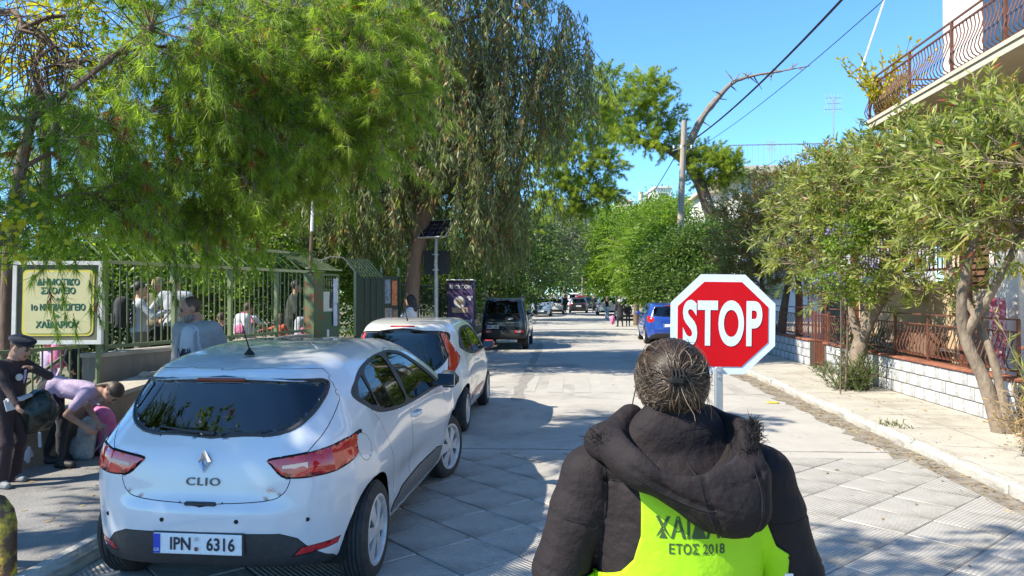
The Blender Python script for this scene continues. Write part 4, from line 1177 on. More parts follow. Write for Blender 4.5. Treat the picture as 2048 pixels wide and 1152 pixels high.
# ---- the pine hanging in from the left
PB = [(700, 60, 8.5, .9), (785, 190, 8, .5), (730, 270, 8.2, .5), (640, 160, 8, .9), (560, 50, 8.5, 1.0), (520, 230, 8, .85), (610, 335, 8.2, .42), (620, 385, 8.3, .22), (430, 110, 7.5, .9), (400, 290, 7.5, .85), (490, 390, 7.8, .42), (300, 50, 7, .9), (280, 230, 7, .8), (310, 390, 7.2, .6), (190, 390, 6.6, .5), (95, 400, 6.3, .45), (150, 300, 6.5, .7), (60, 240, 6.3, .6), (255, 460, 7.2, .3), (25, 430, 6.1, .36), (430, 425, 7.6, .3), (800, 60, 9, .6), (670, 250, 8, .6), (560, 410, 8.2, .25), (760, 130, 8.4, .5)]
pb = [(at(px, d, py=py), (rr, rr, rr * .75), .55 if px < 200 and py < 320 else .6 if px < 330 else 1) for px, py, d, rr in PB]
hang = [((-6.1, 2.2, 5.0), (1.0, 1.0, .5)), ((-6.0, 3.8, 4.9), (.9, 1.0, .5)), ((-5.6, 1.4, 5.0), (.9, .8, .4)), ((-7.4, 3.0, 5.2), (1.0, 1.0, .5)), ((-6.6, 2.4, 5.6), (1.2, 1.1, .5)), ((-7.2, 4.6, 5.4), (1.3, 1.4, .6)), ((-5.2, 1.0, 5.7), (.9, .9, .4)), ((-5.0, 3.2, 5.6), (.8, .8, .4)), ((-3.0, 2.7, 5.6), (1.0, .6, .4)), ((-2.2, 1.9, 5.6), (.8, .5, .35)), ((-2.0, 2.9, 6.2), (.6, .35, .25))]
hang += [((-6.9, 1.7, 6.0), (1.1, 1.0, .6)), ((-7.8, 1.2, 7.0), (1.2, 1.1, .7)), ((-7.5, 4.0, 6.2), (1.1, 1.2, .6)), ((-8.3, 3.2, 7.2), (1.3, 1.3, .7)), ((-6.6, 3.2, 5.6), (1.0, .9, .5))]
pine('shade_pine', 'pine just outside the left edge whose boughs shade the white hatchback', (-10.2, 1.2, .12), hang, [(-10.2, 1.2, 0), (-10.0, 1.4, 2.5), (-9.4, 1.8, 5), (-8.6, 2.4, 7.2)], [.3, .26, .2, .1], 560, 10, 14, .16, .022, 22, bough=.8, ntarget=20, droop=.4, up=.05)
pine('pine_tree', 'large pine hanging in from the upper left over the school fence', (-8.4, 5.2, .12), pb,
     [(-8.4, 5.2, 0), (-8.2, 5.4, 2.2), (-7.6, 5.8, 4.6), (-6.9, 6.4, 6.6), (-6.2, 7.0, 8.6)], [.30, .26, .22, .17, .10], 540, 15, 30, .145, .0058, 21, bough=.75, ntarget=27, droop=.5, up=.05, rust=.04)
# bare dark branches drooping at the far left
dt = empty('bare_branch_tree', (-7.9, 8.2, .12), 0, 'dark bare drooping branches with a few cones at the upper left', 'tree')
P = trunk_part(dt, [(-7.9, 8.2, 0), (-7.7, 7.8, 3), (-6.9, 7.2, 5.2), (-6.0, 6.9, 6.3)], [.16, .14, .10, .06], M_BARK)
r = np.random.default_rng(5)
A = []; Bn = []
src = [at(px, d, py=py) for px, py, d in ((20, 20, 7.2), (110, 90, 7), (60, 150, 6.8), (160, 30, 7.2), (120, 240, 7), (230, 250, 7), (180, 120, 7.1), (40, 60, 7))]
ends = limb_net(dt, P, [tuple(s_) for s_ in src], M_BARK, .045, .016, .08)
for e in ends:
    for q in range(26):
        p = e[r.integers(4, len(e))].copy(); v = unit(r.normal(size=3) + np.array([.5, 0, -.5]))
        for k in range(7):
            v = unit(v + np.array([0, 0, -.22]) + r.normal(size=3) * .12); p2 = p + v * r.uniform(.07, .13); A.append(p); Bn.append(p2); p = p2
V, F = twig_prisms(np.array(A), np.array(Bn), .006, .004); part_np(dt, 'twigs', V, F, M_TWIG)
for px, py in ((215, 120), (112, 255), (185, 275), (300, 55)):
    b = MB(); c = at(px, 6.9, py=py); b.lathe([(0, -.05), (.03, -.035), (.038, 0), (.03, .03), (.012, .05), (0, .052)], c, 'z', 10); o = b.build('cone', M_BARK, dt, True); o.matrix_parent_inverse = Matrix.Translation(-dt.location)
# yellow-leaved tree behind it
yb = [(at(px, 11, py=py), (rr, rr, rr)) for px, py, rr in ((110, 60, .7), (60, 130, .5), (170, 90, .5), (15, 30, .6))]
broadleaf('yellow_tree', 'tree with yellow leaves glowing behind the bare branches', (-8.6, 10.6, .36), yb, 46, 40, .10, .06, L_YEL, [(-8.6, 10.6, .3), (-8.4, 10.5, 3), (-7.9, 10.4, 5)], [.12, .1, .06], M_BARK, 31, .2)
yb = [(at(px, 5.6, py=py), (rr, rr, rr * 1.3)) for px, py, rr in ((8, 425, .15), (22, 490, .15))]
broadleaf('yellowing_sapling', 'thin sapling with yellow-green leaves at the left edge', (-4.6, 4.4, .12), yb, 12, 7, .085, .045, L_YEL, [(-4.6, 4.4, .1), (-4.5, 4.6, 1.4), (-4.35, 4.8, 2.6)], [.02, .016, .01], M_TWIG, 33, .1)

# ---- the large drooping tree (weeping leaves)
def weeping(name, label, base, trunk, rad, starts, zlow, nleaf, L, W, lm, seed, limbs, bark=M_BARKE, dens=.06, sway=.10):
    r = np.random.default_rng(seed)
    t = empty(name, base, 0, label, 'tree')
    P = trunk_part(t, trunk, rad, bark, 12)
    ends = limb_net(t, P, limbs, bark, rad[-1] * .8, .02, .12)
    N = np.concatenate([e[2:] for e in ends] + [P[len(P) // 2:]])
    A, Bn, LP, LD, T = [], [], [], [], []
    for q, s_ in enumerate(starts):
        j = int(np.argmin(((N - s_) ** 2).sum(1))); A.append(N[j]); Bn.append(s_)
        ln = r.uniform(.7, 2.2) * (.6 if s_[0] > -1.2 else 1); z0 = max(zlow(s_), s_[2] - ln); n = max(4, int((s_[2] - z0) / dens))
        ph = r.uniform(0, 6); v = r.normal(size=2) * sway
        zz = np.linspace(s_[2], z0, n); tt = np.linspace(0, 1, n)
        x = s_[0] + v[0] * tt + .05 * np.sin(tt * 4 + ph); y = s_[1] + v[1] * tt + .05 * np.cos(tt * 4 + ph)
        p = np.stack([x, y, zz], 1)
        A += list(p[:-1:4]); Bn += list(p[np.minimum(np.arange(0, n - 1, 4) + 4, n - 1)])
        for k in range(nleaf):
            LP.append(p + r.normal(size=(n, 3)) * .035); d = np.stack([r.normal(0, .45, n), r.normal(0, .45, n), -np.ones(n)], 1); LD.append(d)
            T.append(np.clip(r.normal(.42, .18, n) + r.normal(0, .1), 0, .9) if r.random() > .07 else np.full(n, r.uniform(.9, 1)))
    V, F = twig_prisms(np.array(A), np.array(Bn), .009, .005); part_np(t, 'twigs', V, F, M_TWIG)
    LP, LD, T = np.concatenate(LP), np.concatenate(LD), np.concatenate(T); n = len(LP)
    V, F = leaf_quads(LP, LD, L * r.uniform(.7, 1.3, n), W * r.uniform(.7, 1.2, n), r); part_np(t, 'crown', V, F, lm, T)
    return t
r = np.random.default_rng(77)
def euc_low(p):
    # the curtain hangs lowest before the trunk and lifts over the road
    x = p[0]
    front = 1.9 if p[1] < 17.9 and -3.75 < x < -2.5 else 0
    return 2.25 + front + .9 * max(0, (-5.5 - x) / 2.5) + (max(0, x + 1.55) * 1.25 if x > -1.55 else 0) + r.uniform(-.15, .7)
C, d, k = blob_points([((-4.6, 17.6, 6.3), (3.2, 2.6, 2.6)), ((-3.6, 17.4, 9.0), (3.2, 3.0, 2.5)), ((-1.2, 17.6, 7.6), (1.9, 2.0, 1.7)), ((-.2, 17.6, 7.0), (1.05, 1.6, 1.0)), ((-2.4, 16.6, 5.6), (1.9, 1.8, 1.8)), ((-6.6, 18, 8.5), (2.2, 2.4, 2.4)), ((-4.0, 17.6, 11.8), (3.2, 3.2, 2.0)), ((-4.0, 16.0, 4.6), (2.4, 1.0, 1.3)), ((-1.9, 17.2, 4.2), (.9, 1.2, 1.0)), ((-7.6, 17.6, 5.6), (1.4, 1.6, 1.6)), ((-3.0, 19.8, 4.6), (2.4, 1.2, 1.5)), ((-3.6, 19.6, 7.2), (3.2, 1.2, 2.2)), ((-5.8, 19.6, 5.0), (2.2, 1.2, 1.6))], 2700, r, .3)
weeping('eucalyptus_tree', 'huge weeping tree with long drooping grey-green leaves over the road', (-3.85, 17.25, .12), [(-3.85, 17.25, 0), (-3.75, 17.3, 2.4), (-3.35, 17.4, 4.6), (-3.2, 17.5, 7.0), (-3.5, 17.6, 9.5), (-3.6, 17.6, 11.5)], [.19, .18, .24, .26, .16, .08], C, euc_low, 4, .19, .040, L_EUC, 78,
        [(-5.5, 17.8, 7.0), (-6.8, 18, 8.8), (-1.2, 17.6, 8.4), (-2.2, 16.8, 6.2), (-.4, 17.7, 7.6), (-4.4, 16.5, 5.6), (-3.2, 16.6, 10.5), (-5.4, 18.5, 10.8), (-1.9, 18.2, 11.4)], dens=.12, sway=.28)

# ---- pines over the road and beyond the utility pole
def fb(lst): return [(at(px, d, py=py), (rr, rr * 1.1, rr * .72)) for px, py, d, rr in lst]
base = at(1420, 36, 0)
pm, P = pine('leaning_pine', 'leaning pine behind the utility pole, with a bare dead limb', base, fb([(1290, 180, 36, 1.35), (1245, 220, 36, 1.1), (1325, 225, 36, 1.15), (1305, 160, 36, .9), (1340, 270, 36, .8), (1220, 255, 36, .75), (1285, 265, 36, .9), (1195, 190, 36, .9), (1215, 150, 36.5, .7), (1425, 330, 36, 1.25), (1465, 345, 36, .9), (1390, 305, 36, .7), (1400, 355, 36, .6), (1370, 290, 36, .6), (1345, 300, 35.4, .6), (1310, 285, 35.4, .7), (1265, 275, 35.4, .6), (1395, 330, 35.3, .5), (1450, 320, 35.6, .8)]),
     [at(1432, 36, -.1), at(1428, 36, py=470), at(1412, 36, py=400), at(1385, 36, py=340), at(1340, 36, py=300), at(1280, 36, py=280), at(1260, 36, py=240)], [.34, .32, .29, .25, .2, .15, .10], 680, 12, 32, .17, .011, 41, lm=L_PINED, bough=.8, ntarget=9, droop=.1, up=.35)
DL = [at(1374, 35.6, py=300), at(1402, 35.4, py=240), at(1436, 35.2, py=196), at(1468, 35, py=164), at(1510, 34.8, py=150), at(1560, 34.6, py=142), at(1598, 34.4, py=135)]
dl = trunk_part(pm, DL, [.18, .16, .13, .09, .06, .04, .02], M_DEAD, 8, 'dead_limb', .12)
A = []; Bn = []
r = np.random.default_rng(9)
for q in range(34):
    p = dl[r.integers(2, len(dl))]; v = unit(r.normal(size=3)) * r.uniform(.15, .55); A += [p]; Bn += [p + v]
for (a, b_) in (((1470, 160), (1480, 145)), ((1465, 158), (1452, 140)), ((1508, 150), (1525, 178)), ((1500, 152), (1515, 165)), ((1580, 138), (1598, 125)), ((1545, 145), (1543, 160))):
    A.append(np.array(at(a[0], 34.9, py=a[1]))); Bn.append(np.array(at(b_[0], 34.9, py=b_[1])))
V, F = twig_prisms(np.array(A), np.array(Bn), .045, .018); part_np(pm, 'dead_twigs', V, F, M_DEAD)
pine('roadside_pine', 'dark pine leaning over the road beyond the weeping tree', at(985, 36, .12), fb([(1205, 215, 31, .75), (1180, 300, 31, 1.0), (1215, 330, 31, .85), (1140, 340, 31, 1.2), (1190, 385, 31, .9), (1110, 380, 31, 1.1), (1225, 390, 31, .5), (1150, 260, 31, 1.0), (1090, 300, 31, 1.1), (1160, 420, 31, .6), (1120, 250, 31, .9), (1230, 250, 31, .6)]),
     [at(985, 36, 0), at(990, 36, py=480), at(1015, 35, py=380), at(1065, 33, py=310), at(1140, 31, py=260)], [.30, .27, .23, .16, .09], 480, 12, 36, .17, .010, 43, lm=L_PINED, bough=.8, ntarget=9, droop=.15, up=.3)
# ---- oleanders along the right pavement
def oleander(name, label, base, blobs, stems, nclump, seed, lm=L_OLE, L=.155, W=.030, nleaf=20, group='oleander trees on the right pavement', twl=.42, bark=M_BARKG, pods=0.02):
    r = np.random.default_rng(seed)
    t = empty(name, base, 0, label, 'tree', group)
    NN = []
    for pts, rad in stems:
        NN.append(trunk_part(t, pts, rad, bark, 10, 'trunk', .04)[4:])
    C, d, k = blob_points(blobs, nclump, r, .35)
    ends = limb_net(t, np.concatenate(NN), [tuple(b[0]) for b in blobs], bark, .035, .012, .12)
    N = np.concatenate([e[2:] for e in ends])
    j = [int(np.argmin(((N - c) ** 2).sum(1) + np.maximum(0, N[:, 2] - c[2]))) for c in C]
    up = unit(d * .9 + np.array([0, 0, .55]) + r.normal(size=(nclump, 3)) * .45)
    tip = C + up * (twl * r.uniform(.6, 1.3, nclump))[:, None]
    V1, F1 = twig_prisms(N[j], C, .009, .006); V2, F2 = twig_prisms(C, tip, .006, .004)
    part_np(t, 'twigs', np.concatenate([V1, V2]), np.concatenate([F1, F2 + len(V1)]), M_TWIGP)
    ci = np.repeat(np.arange(nclump), nleaf); n = len(ci); q = r.random(n) ** .7
    P = C[ci] + (tip - C)[ci] * q[:, None]
    D = unit(up[ci] * .75 + unit(np.cross(up[ci], r.normal(size=(n, 3)))) * .85); D[:, 2] -= .12
    V, F = leaf_quads(P, D, L * r.uniform(.65, 1.25, n), W * r.uniform(.8, 1.25, n), r, .45)
    tone = np.clip(r.normal(.45, .19, n) + r.normal(0, .2, nclump)[ci], 0, .94); tone[r.random(n) < pods] = 1
    part_np(t, 'crown', V, F, lm, tone)
    return t
A_ = Vector((5.1, 13.9, .11))
oleander('oleander_tree', 'oleander with a thick gnarled trunk and a shrub at its foot', A_, fb([(1700, 375, 13.5, .9), (1640, 420, 14, .85), (1760, 420, 13, .9), (1700, 500, 13.5, .75), (1610, 500, 14.5, .7), (1800, 510, 12.5, .75), (1760, 560, 13, .5), (1650, 570, 14, .45), (1840, 410, 12.5, .75), (1850, 580, 12, .45), (1720, 330, 13.5, .5)]),
         [([A_, A_ + Vector((.03, 0, .45)), A_ + Vector((.16, .05, .95)), A_ + Vector((.3, .1, 1.5)), A_ + Vector((.55, .1, 2.3))], [.17, .15, .115, .08, .05]), ([A_ + Vector((.1, 0, .8)), A_ + Vector((-.02, .1, 1.35)), A_ + Vector((-.25, .2, 2.2))], [.09, .07, .04]), ([A_ + Vector((.12, 0, .85)), A_ + Vector((.35, -.2, 1.5)), A_ + Vector((.6, -.5, 2.3))], [.10, .08, .05])], 820, 51)
B_ = Vector((5.2, 9.5, .11))
oleander('oleander_tree', 'oleander with pale slanting trunks nearest the right edge', B_, fb([(1975, 310, 9, .7), (1900, 360, 9.5, .6), (2020, 330, 8.5, .7), (2000, 440, 8.5, .55), (1920, 430, 9.5, .55), (1840, 330, 10, .45), (2045, 260, 8.5, .42), (1870, 470, 10.2, .4), (2060, 330, 8.0, .55), (1830, 320, 10.5, .55), (1990, 215, 8.8, .22)]),
         [([B_, B_ + Vector((-.12, .1, .6)), B_ + Vector((-.3, .2, 1.15)), B_ + Vector((-.38, .1, 1.7)), B_ + Vector((-.25, 0, 2.5))], [.095, .082, .07, .06, .04]), ([B_ + Vector((.06, -.05, 0)), B_ + Vector((.0, .1, .8)), B_ + Vector((-.1, .3, 1.35)), B_ + Vector((-.3, .5, 1.9))], [.06, .05, .042, .03]), ([B_ + Vector((-.3, .2, 1.2)), B_ + Vector((-.1, -.1, 1.8)), B_ + Vector((.2, -.3, 2.6))], [.06, .05, .03])], 620, 52)
C_ = at(1560, 21, .11)
oleander('oleander_tree', 'reddish shrub tree behind the stop sign, farthest of the right-hand trees', C_, fb([(1560, 400, 20, .95), (1500, 430, 21, .85), (1610, 450, 19.5, .9), (1540, 490, 20, .9), (1480, 500, 21, .8), (1600, 540, 19.5, .7), (1500, 560, 20.5, .6), (1640, 350, 19, .7), (1460, 560, 21, .5)]),
         [([C_, C_ + Vector((.1, 0, 1.2)), C_ + Vector((.3, 0, 2.4))], [.14, .11, .07]), ([C_ + Vector((.1, 0, .1)), C_ + Vector((-.3, .1, 1.2)), C_ + Vector((-.5, .2, 2.3))], [.10, .08, .05])], 1000, 53, lm=L_OLER, pods=.08)
oleander('oleander_tree', 'leafy oleander crown rising in front of the balcony', at(1780, 17, .6), fb([(1790, 330, 16, .75), (1730, 350, 16.5, .75), (1870, 330, 15, .55), (1690, 375, 17, .7)]),
         [([at(1780, 17, .55), at(1785, 16.8, 2.0), at(1790, 16.4, 4.0)], [.10, .08, .05])], 420, 54)
# purple plumbago and bright creeper on the nearer oleander
cr = fb([(1690, 480, 12.6, .28), (1720, 580, 12.6, .30), (1655, 560, 12.8, .25), (1740, 440, 12.6, .22)])
broadleaf('creeper', 'bright green creeper climbing through the gnarled oleander', at(1690, 12.9, .11), cr, 60, 34, .06, .045, L_GREEN, [at(1690, 12.9, .1), at(1695, 12.8, 1.2), at(1690, 12.6, 2.2)], [.02, .018, .012], M_TWIG, 61, .14, cat='plant')
L_PURP = leaf_mat('purple_flowers', [(0, (.16, .13, .36)), (1, (.30, .26, .55))], .6, .3)
cr = fb([(1680, 470, 12.4, .22), (1652, 560, 12.5, .2), (1740, 520, 12.4, .16)])
broadleaf('flowering_plumbago', 'violet blue flowers scattered in the gnarled oleander', at(1680, 12.5, .11), cr, 26, 9, .035, .03, L_PURP, [at(1680, 12.5, .1), at(1682, 12.5, 1.4), at(1680, 12.4, 2.4)], [.012, .01, .008], M_TWIG, 62, .05, cat='plant')
# shrub at the foot of the gnarled trunk
def sprout(name, label, base, n, h, spread, nleaf, L, W, lm, seed, cat='shrub', bend=.3, tw=M_TWIG, kind=None):
    r = np.random.default_rng(seed); t = empty(name, base, 0, label, cat); A, Bn, P, D, T = [], [], [], [], []
    b0 = np.array(base)
    for i in range(n):
        p = b0 + np.array([r.normal(0, spread * .35), r.normal(0, spread * .35), 0]); v = unit(np.array([r.normal(0, spread), r.normal(0, spread), 1.0])); hh = h * r.uniform(.5, 1.15); k = 6
        for q in range(k):
            v = unit(v + np.array([v[0], v[1], -.2]) * bend * .3); p2 = p + v * hh / k; A.append(p); Bn.append(p2)
            m = max(1, nleaf // k); P.append(p + (p2 - p) * r.random((m, 1))); D.append(unit(v * .6 + r.normal(size=(m, 3)) * .55)); T.append(np.clip(r.normal(.45, .2, m), 0, 1)); p = p2
    V, F = twig_prisms(np.array(A), np.array(Bn), .006, .005); part_np(t, 'stems', V, F, tw)
    P, D, T = np.concatenate(P), np.concatenate(D), np.concatenate(T); n_ = len(P)
    V, F = leaf_quads(P, D, L * r.uniform(.6, 1.3, n_), W * r.uniform(.8, 1.2, n_), r, .4); part_np(t, 'leaves', V, F, lm, T)
    return t
sprout('suckering_shrub', 'low dark green shrub at the foot of the gnarled oleander trunk', (4.95, 13.55, .11), 95, .62, .42, 26, .10, .014, L_DARK, 71)
sprout('suckering_shrub', 'tall thin shoots beside the gnarled trunk, against the block wall', (5.35, 14.5, .11), 26, 1.3, .28, 40, .11, .018, L_DARK, 72)
sprout('reed_clump', 'tall green reed-like shoots at the right edge', (5.15, 8.35, .11), 30, 1.55, .16, 34, .17, .018, L_OLE, 73, bend=.25, tw=M_TWIGP)
sprout('dry_grass_clump', 'dry brown grassy clump on the pavement at the right edge', (5.0, 8.1, .11), 130, .75, .28, 26, .14, .012, L_DRY, 74, bend=.6, tw=M_TWIGP)
sprout('weed_tuft', 'small green weed tuft growing at the right kerb', (4.10, 9.9, .10), 22, .07, .35, 8, .05, .008, L_GREEN, 75, 'weed')
sprout('weed_tuft', 'small weed tuft at the block wall foot near the gate', (5.45, 16.4, .10), 30, .25, .4, 12, .07, .012, L_DARK, 76, 'weed')
sprout('balcony_plant', 'yellow flowering plant leaning over the balcony railing', (6.75, 16.5, 5.6), 46, 1.5, .26, 30, .12, .06, L_YEL, 79, 'plant')
# ---- right side beyond: shrubs and trees along the pavement
def bt(name, label, px, d, blobs, ncl, nl, L, W, lm, seed, h0=1.5, spread=.35, tr=.14, z=.1, bark=M_BARKG, group=None):
    b = at(px, d, z); c = np.mean([tuple(q[0]) for q in blobs], 0)
    return broadleaf(name, label, b, blobs, ncl, nl, L, W, lm, [tuple(b), (b.x * .8 + c[0] * .2, b.y * .8 + c[1] * .2, b.z + (c[2] - b.z) * .5), tuple(c)], [tr, tr * .8, tr * .45], bark, seed, spread, group)
bt('street_tree', 'dark leafy shrub mass around the foot of the utility pole', 1400, 29, fb([(1400, 500, 29, 1.3), (1350, 520, 30, 1.2), (1440, 480, 29, 1.1), (1380, 570, 28, 1.0), (1440, 560, 27, .9), (1330, 570, 30, .9)]), 330, 60, .12, .075, L_DARK, 81, spread=.32)
bt('street_tree', 'bright green creeper-clad tree just left of the utility pole', 1330, 34, fb([(1330, 490, 34, 1.2), (1300, 540, 34, 1.1), (1345, 450, 34, .8), (1290, 580, 34, .8), (1320, 560, 33, .8)]), 260, 60, .13, .09, L_GREEN, 82, spread=.3)
bt('street_tree', 'feathery yellow-green tree on the right, before the beige crossover', 1290, 44, fb([(1290, 450, 44, 1.5), (1330, 420, 45, 1.3), (1265, 510, 44, 1.2), (1310, 530, 43, 1.3), (1270, 560, 43, .9)]), 280, 60, .18, .07, L_GREEN, 83, spread=.4)
bt('street_tree', 'rounded bright green street tree above the white crossover', 1235, 60, fb([(1225, 480, 60, 2.0), (1215, 540, 60, 1.8), (1245, 530, 60, 1.8), (1230, 435, 60, 1.2), (1205, 570, 60, 1.0), (1255, 570, 58, 1.0)]), 320, 60, .22, .14, L_GREEN, 84, spread=.45)
bt('street_tree', 'yellow-green tree below the distant rooftops', 1340, 62, fb([(1330, 440, 62, 2.2), (1290, 445, 64, 2.0), (1370, 450, 60, 2.2), (1400, 500, 58, 2.4)]), 260, 60, .26, .16, L_GREEN, 85, spread=.55)
bt('street_tree', 'bare grey-twigged tree before the white house', 1450, 33, fb([(1440, 430, 33, .8), (1475, 450, 33, .8), (1460, 480, 33, .9)]), 120, 12, .10, .05, L_GREY, 86, spread=.3)
# palm-like tuft
pt = empty('palm', at(1268, 40, .1), 0, 'small palm with arching fronds on the right pavement', 'tree')
pc = at(1275, 40, py=520); trunk_part(pt, [tuple(at(1272, 40, .1)), tuple(pc - Vector((0, 0, .8))), tuple(pc)], [.16, .15, .13], M_BARK)
r = np.random.default_rng(4); P, D, A, Bn = [], [], [], []
for i in range(34):
    a = r.uniform(0, 2 * pi); el = r.uniform(.1, 1.3); v = np.array([cos(a) * cos(el), sin(a) * cos(el), sin(el)]); p = np.array(pc)
    for k in range(9):
        v = unit(v + np.array([0, 0, -.13])); p2 = p + v * .26; A.append(p); Bn.append(p2); s_ = unit(np.cross(v, [0, 0, 1.]))
        for q in np.linspace(0, 1, 5): P += [p + (p2 - p) * q] * 2; D += [s_ + v * .5 - np.array([0, 0, .25]), -s_ + v * .5 - np.array([0, 0, .25])]
        p = p2
V, F = twig_prisms(np.array(A), np.array(Bn), .015, .012); part_np(pt, 'frond_ribs', V, F, M_TWIG)
V, F = leaf_quads(np.array(P), np.array(D), .5, .045, r, .4); part_np(pt, 'fronds', V, F, L_GREEN, np.clip(r.normal(.5, .2, len(P)), 0, 1))
# ---- end of the street
for i, (px, d, py, rr, lm, lb) in enumerate(((1085, 62, 470, 3.0, L_GREY, 'grey-green tree over the parked cars, left side of the street'), (1130, 78, 460, 3.4, L_GREY, 'pale olive tree farther along the left kerb'), (1165, 105, 470, 4.0, L_GREY, 'hazy grey-green tree at the left end of the street'), (1195, 112, 500, 3.6, L_DARK, 'dark tree at the right end of the street'), (1150, 135, 520, 4.5, L_DARK, 'farthest tree closing the end of the street'), (1040, 50, 500, 2.6, L_DARK, 'dark tree behind the black off-roader'), (1100, 140, 480, 6.0, L_GREEN, 'sunlit tree far beyond the left kerb'), (1225, 140, 500, 5.0, L_GREEN, 'sunlit tree far beyond the right kerb'))):
    c = at(px, d, py=py); k = d / 60
    bl = [(c + Vector((rr * .9 * cos(a), rr * .6 * sin(a), rr * .45 * sin(a * 2 + i))), (rr * .62, rr * .62, rr * .6)) for a in np.linspace(0, 2 * pi, 6, endpoint=False)] + [(c, (rr * .8, rr * .8, rr * .9))] + [(c + Vector((rnd.uniform(-.6, .6) * rr, 0, -rr * .9)), (rr * .55, rr * .5, rr * .5))]
    bt('avenue_tree', lb, px, d, bl, 220, 46, .26 * k ** .5, .13 * k ** .5, lm, 90 + i, spread=.55 * k ** .5, tr=.2, group='trees at the far end of the street')
# ---- school yard trees and bushes behind the fence
for i, (px, d, py, rr, lm, lb, L) in enumerate(((260, 15, 560, 1.0, L_GREEN, 'bright leafy bush behind the railing beside the school sign', .085), (430, 16, 540, 1.3, L_GREEN, 'tall bright bush behind the middle of the railing', .09), (560, 17, 560, 1.1, L_DARK, 'dark bush behind the railing near the gate pillar', .09), (340, 19, 500, 1.7, L_GREEN, 'sunlit small tree behind the group of parents', .10), (500, 20, 470, 1.8, L_DARK, 'dark broadleaf tree behind the raked rail', .11), (650, 21, 490, 1.7, L_GREEN, 'bright tree behind the gate', .11), (150, 14, 600, 1.0, L_DARK, 'dark bush behind the school sign', .09), (60, 15, 560, 1.4, L_DARK, 'dark bush at the left edge behind the sign', .09), (740, 24, 520, 1.8, L_DARK, 'dark bush behind the corrugated gate leaf', .13), (880, 27, 520, 2.0, L_DARK, 'dark bush behind the solar pole', .14), (980, 32, 520, 2.2, L_DARK, 'dark bush behind the recycling bin', .15))):
    c = at(px, d, py=py)
    bl = [(c + Vector((rr * .8 * cos(a), rr * .6 * sin(a), rr * .5 * sin(a * 2 + i))), (rr * .6, rr * .6, rr * .55)) for a in np.linspace(0, 2 * pi, 5, endpoint=False)] + [(c, (rr * .8, rr * .7, rr * .8)), (c - Vector((0, 0, rr * .9)), (rr * .6, rr * .5, rr * .5))]
    bt('yard_bush', lb, px, d, bl, 230, 48, L, L * .6, lm, 110 + i, spread=.26, tr=.09, z=.36, group='bushes and trees in the school yard')
for i, (px, d, h, rr, lb) in enumerate(((330, 27, 10, 3.2, 'tall yard pine behind the raked fence rail'), (620, 30, 10, 3.4, 'tall yard pine behind the gate'), (80, 24, 9, 3.0, 'tall yard pine at the left edge'), (480, 40, 13, 4.2, 'tallest yard pine far behind the fence'), (820, 42, 12, 4.2, 'tall yard pine behind the weeping tree'), (1000, 48, 12, 4.2, 'tall yard pine at the right end of the school yard'))):
    b0 = at(px, d, .3); bl = []
    rr_ = np.random.default_rng(200 + i)
    for q in range(12):
        a = rr_.uniform(0, 2 * pi); zz = rr_.uniform(.35, 1.0) * h; k = rr * .75 * (1.15 - .5 * zz / h); bl.append(((b0.x + cos(a) * k * .8, b0.y + sin(a) * k * .8, zz), (k * .6, k * .6, k * .38)))
    pine('yard_pine', lb, b0, bl, [tuple(b0), (b0.x + .2, b0.y, h * .4), (b0.x, b0.y + .2, h * .75), (b0.x, b0.y, h * .95)], [.26, .22, .15, .06], 170, 9, 16, .22, .022, 220 + i, lm=L_PINED, bough=1.1, ntarget=10, droop=.2, up=.2, group='pines in the school yard')

# ---- woods that close the view behind the yard and at the end of the street
def wood(name, label, x, y, z, n, L, lm, seed):
    r = np.random.default_rng(seed); k = n // 40
    C = np.stack([r.uniform(*x, k), r.uniform(*y, k), r.uniform(*z, k) * r.uniform(.4, 1, k)], 1)
    P = np.repeat(C, 40, 0) + r.normal(size=(k * 40, 3)) * L * 1.3; P[:, 2] = np.abs(P[:, 2])
    V, F = leaf_quads(P, r.normal(size=(len(P), 3)), L * r.uniform(.6, 1.3, len(P)), L * .6, r)
    tag(link(name, mesh_np(name, V, F, np.clip(r.normal(.45, .2, len(P)) + np.repeat(r.normal(0, .15, k), 40), 0, 1)), lm), label, 'wood', kind='stuff')
wood('far_wood', 'distant mass of trees closing the end of the street', (-70, 70), (158, 172), (0, 13), 16000, .8, L_DARK, 301)
wood('far_wood', 'distant mass of trees behind the school yard', (-75, -7), (58, 66), (0, 9), 16000, .5, L_DARK, 302)
wood('far_wood', 'leafy thicket along the left kerb beyond the parked cars', (-10, -5.2), (52, 150), (0, 5), 12000, .3, L_DARK, 303)
wood('far_wood', 'leafy thicket along the right pavement beyond the crossovers', (5.6, 12), (66, 150), (0, 6), 10000, .35, L_GREEN, 304)
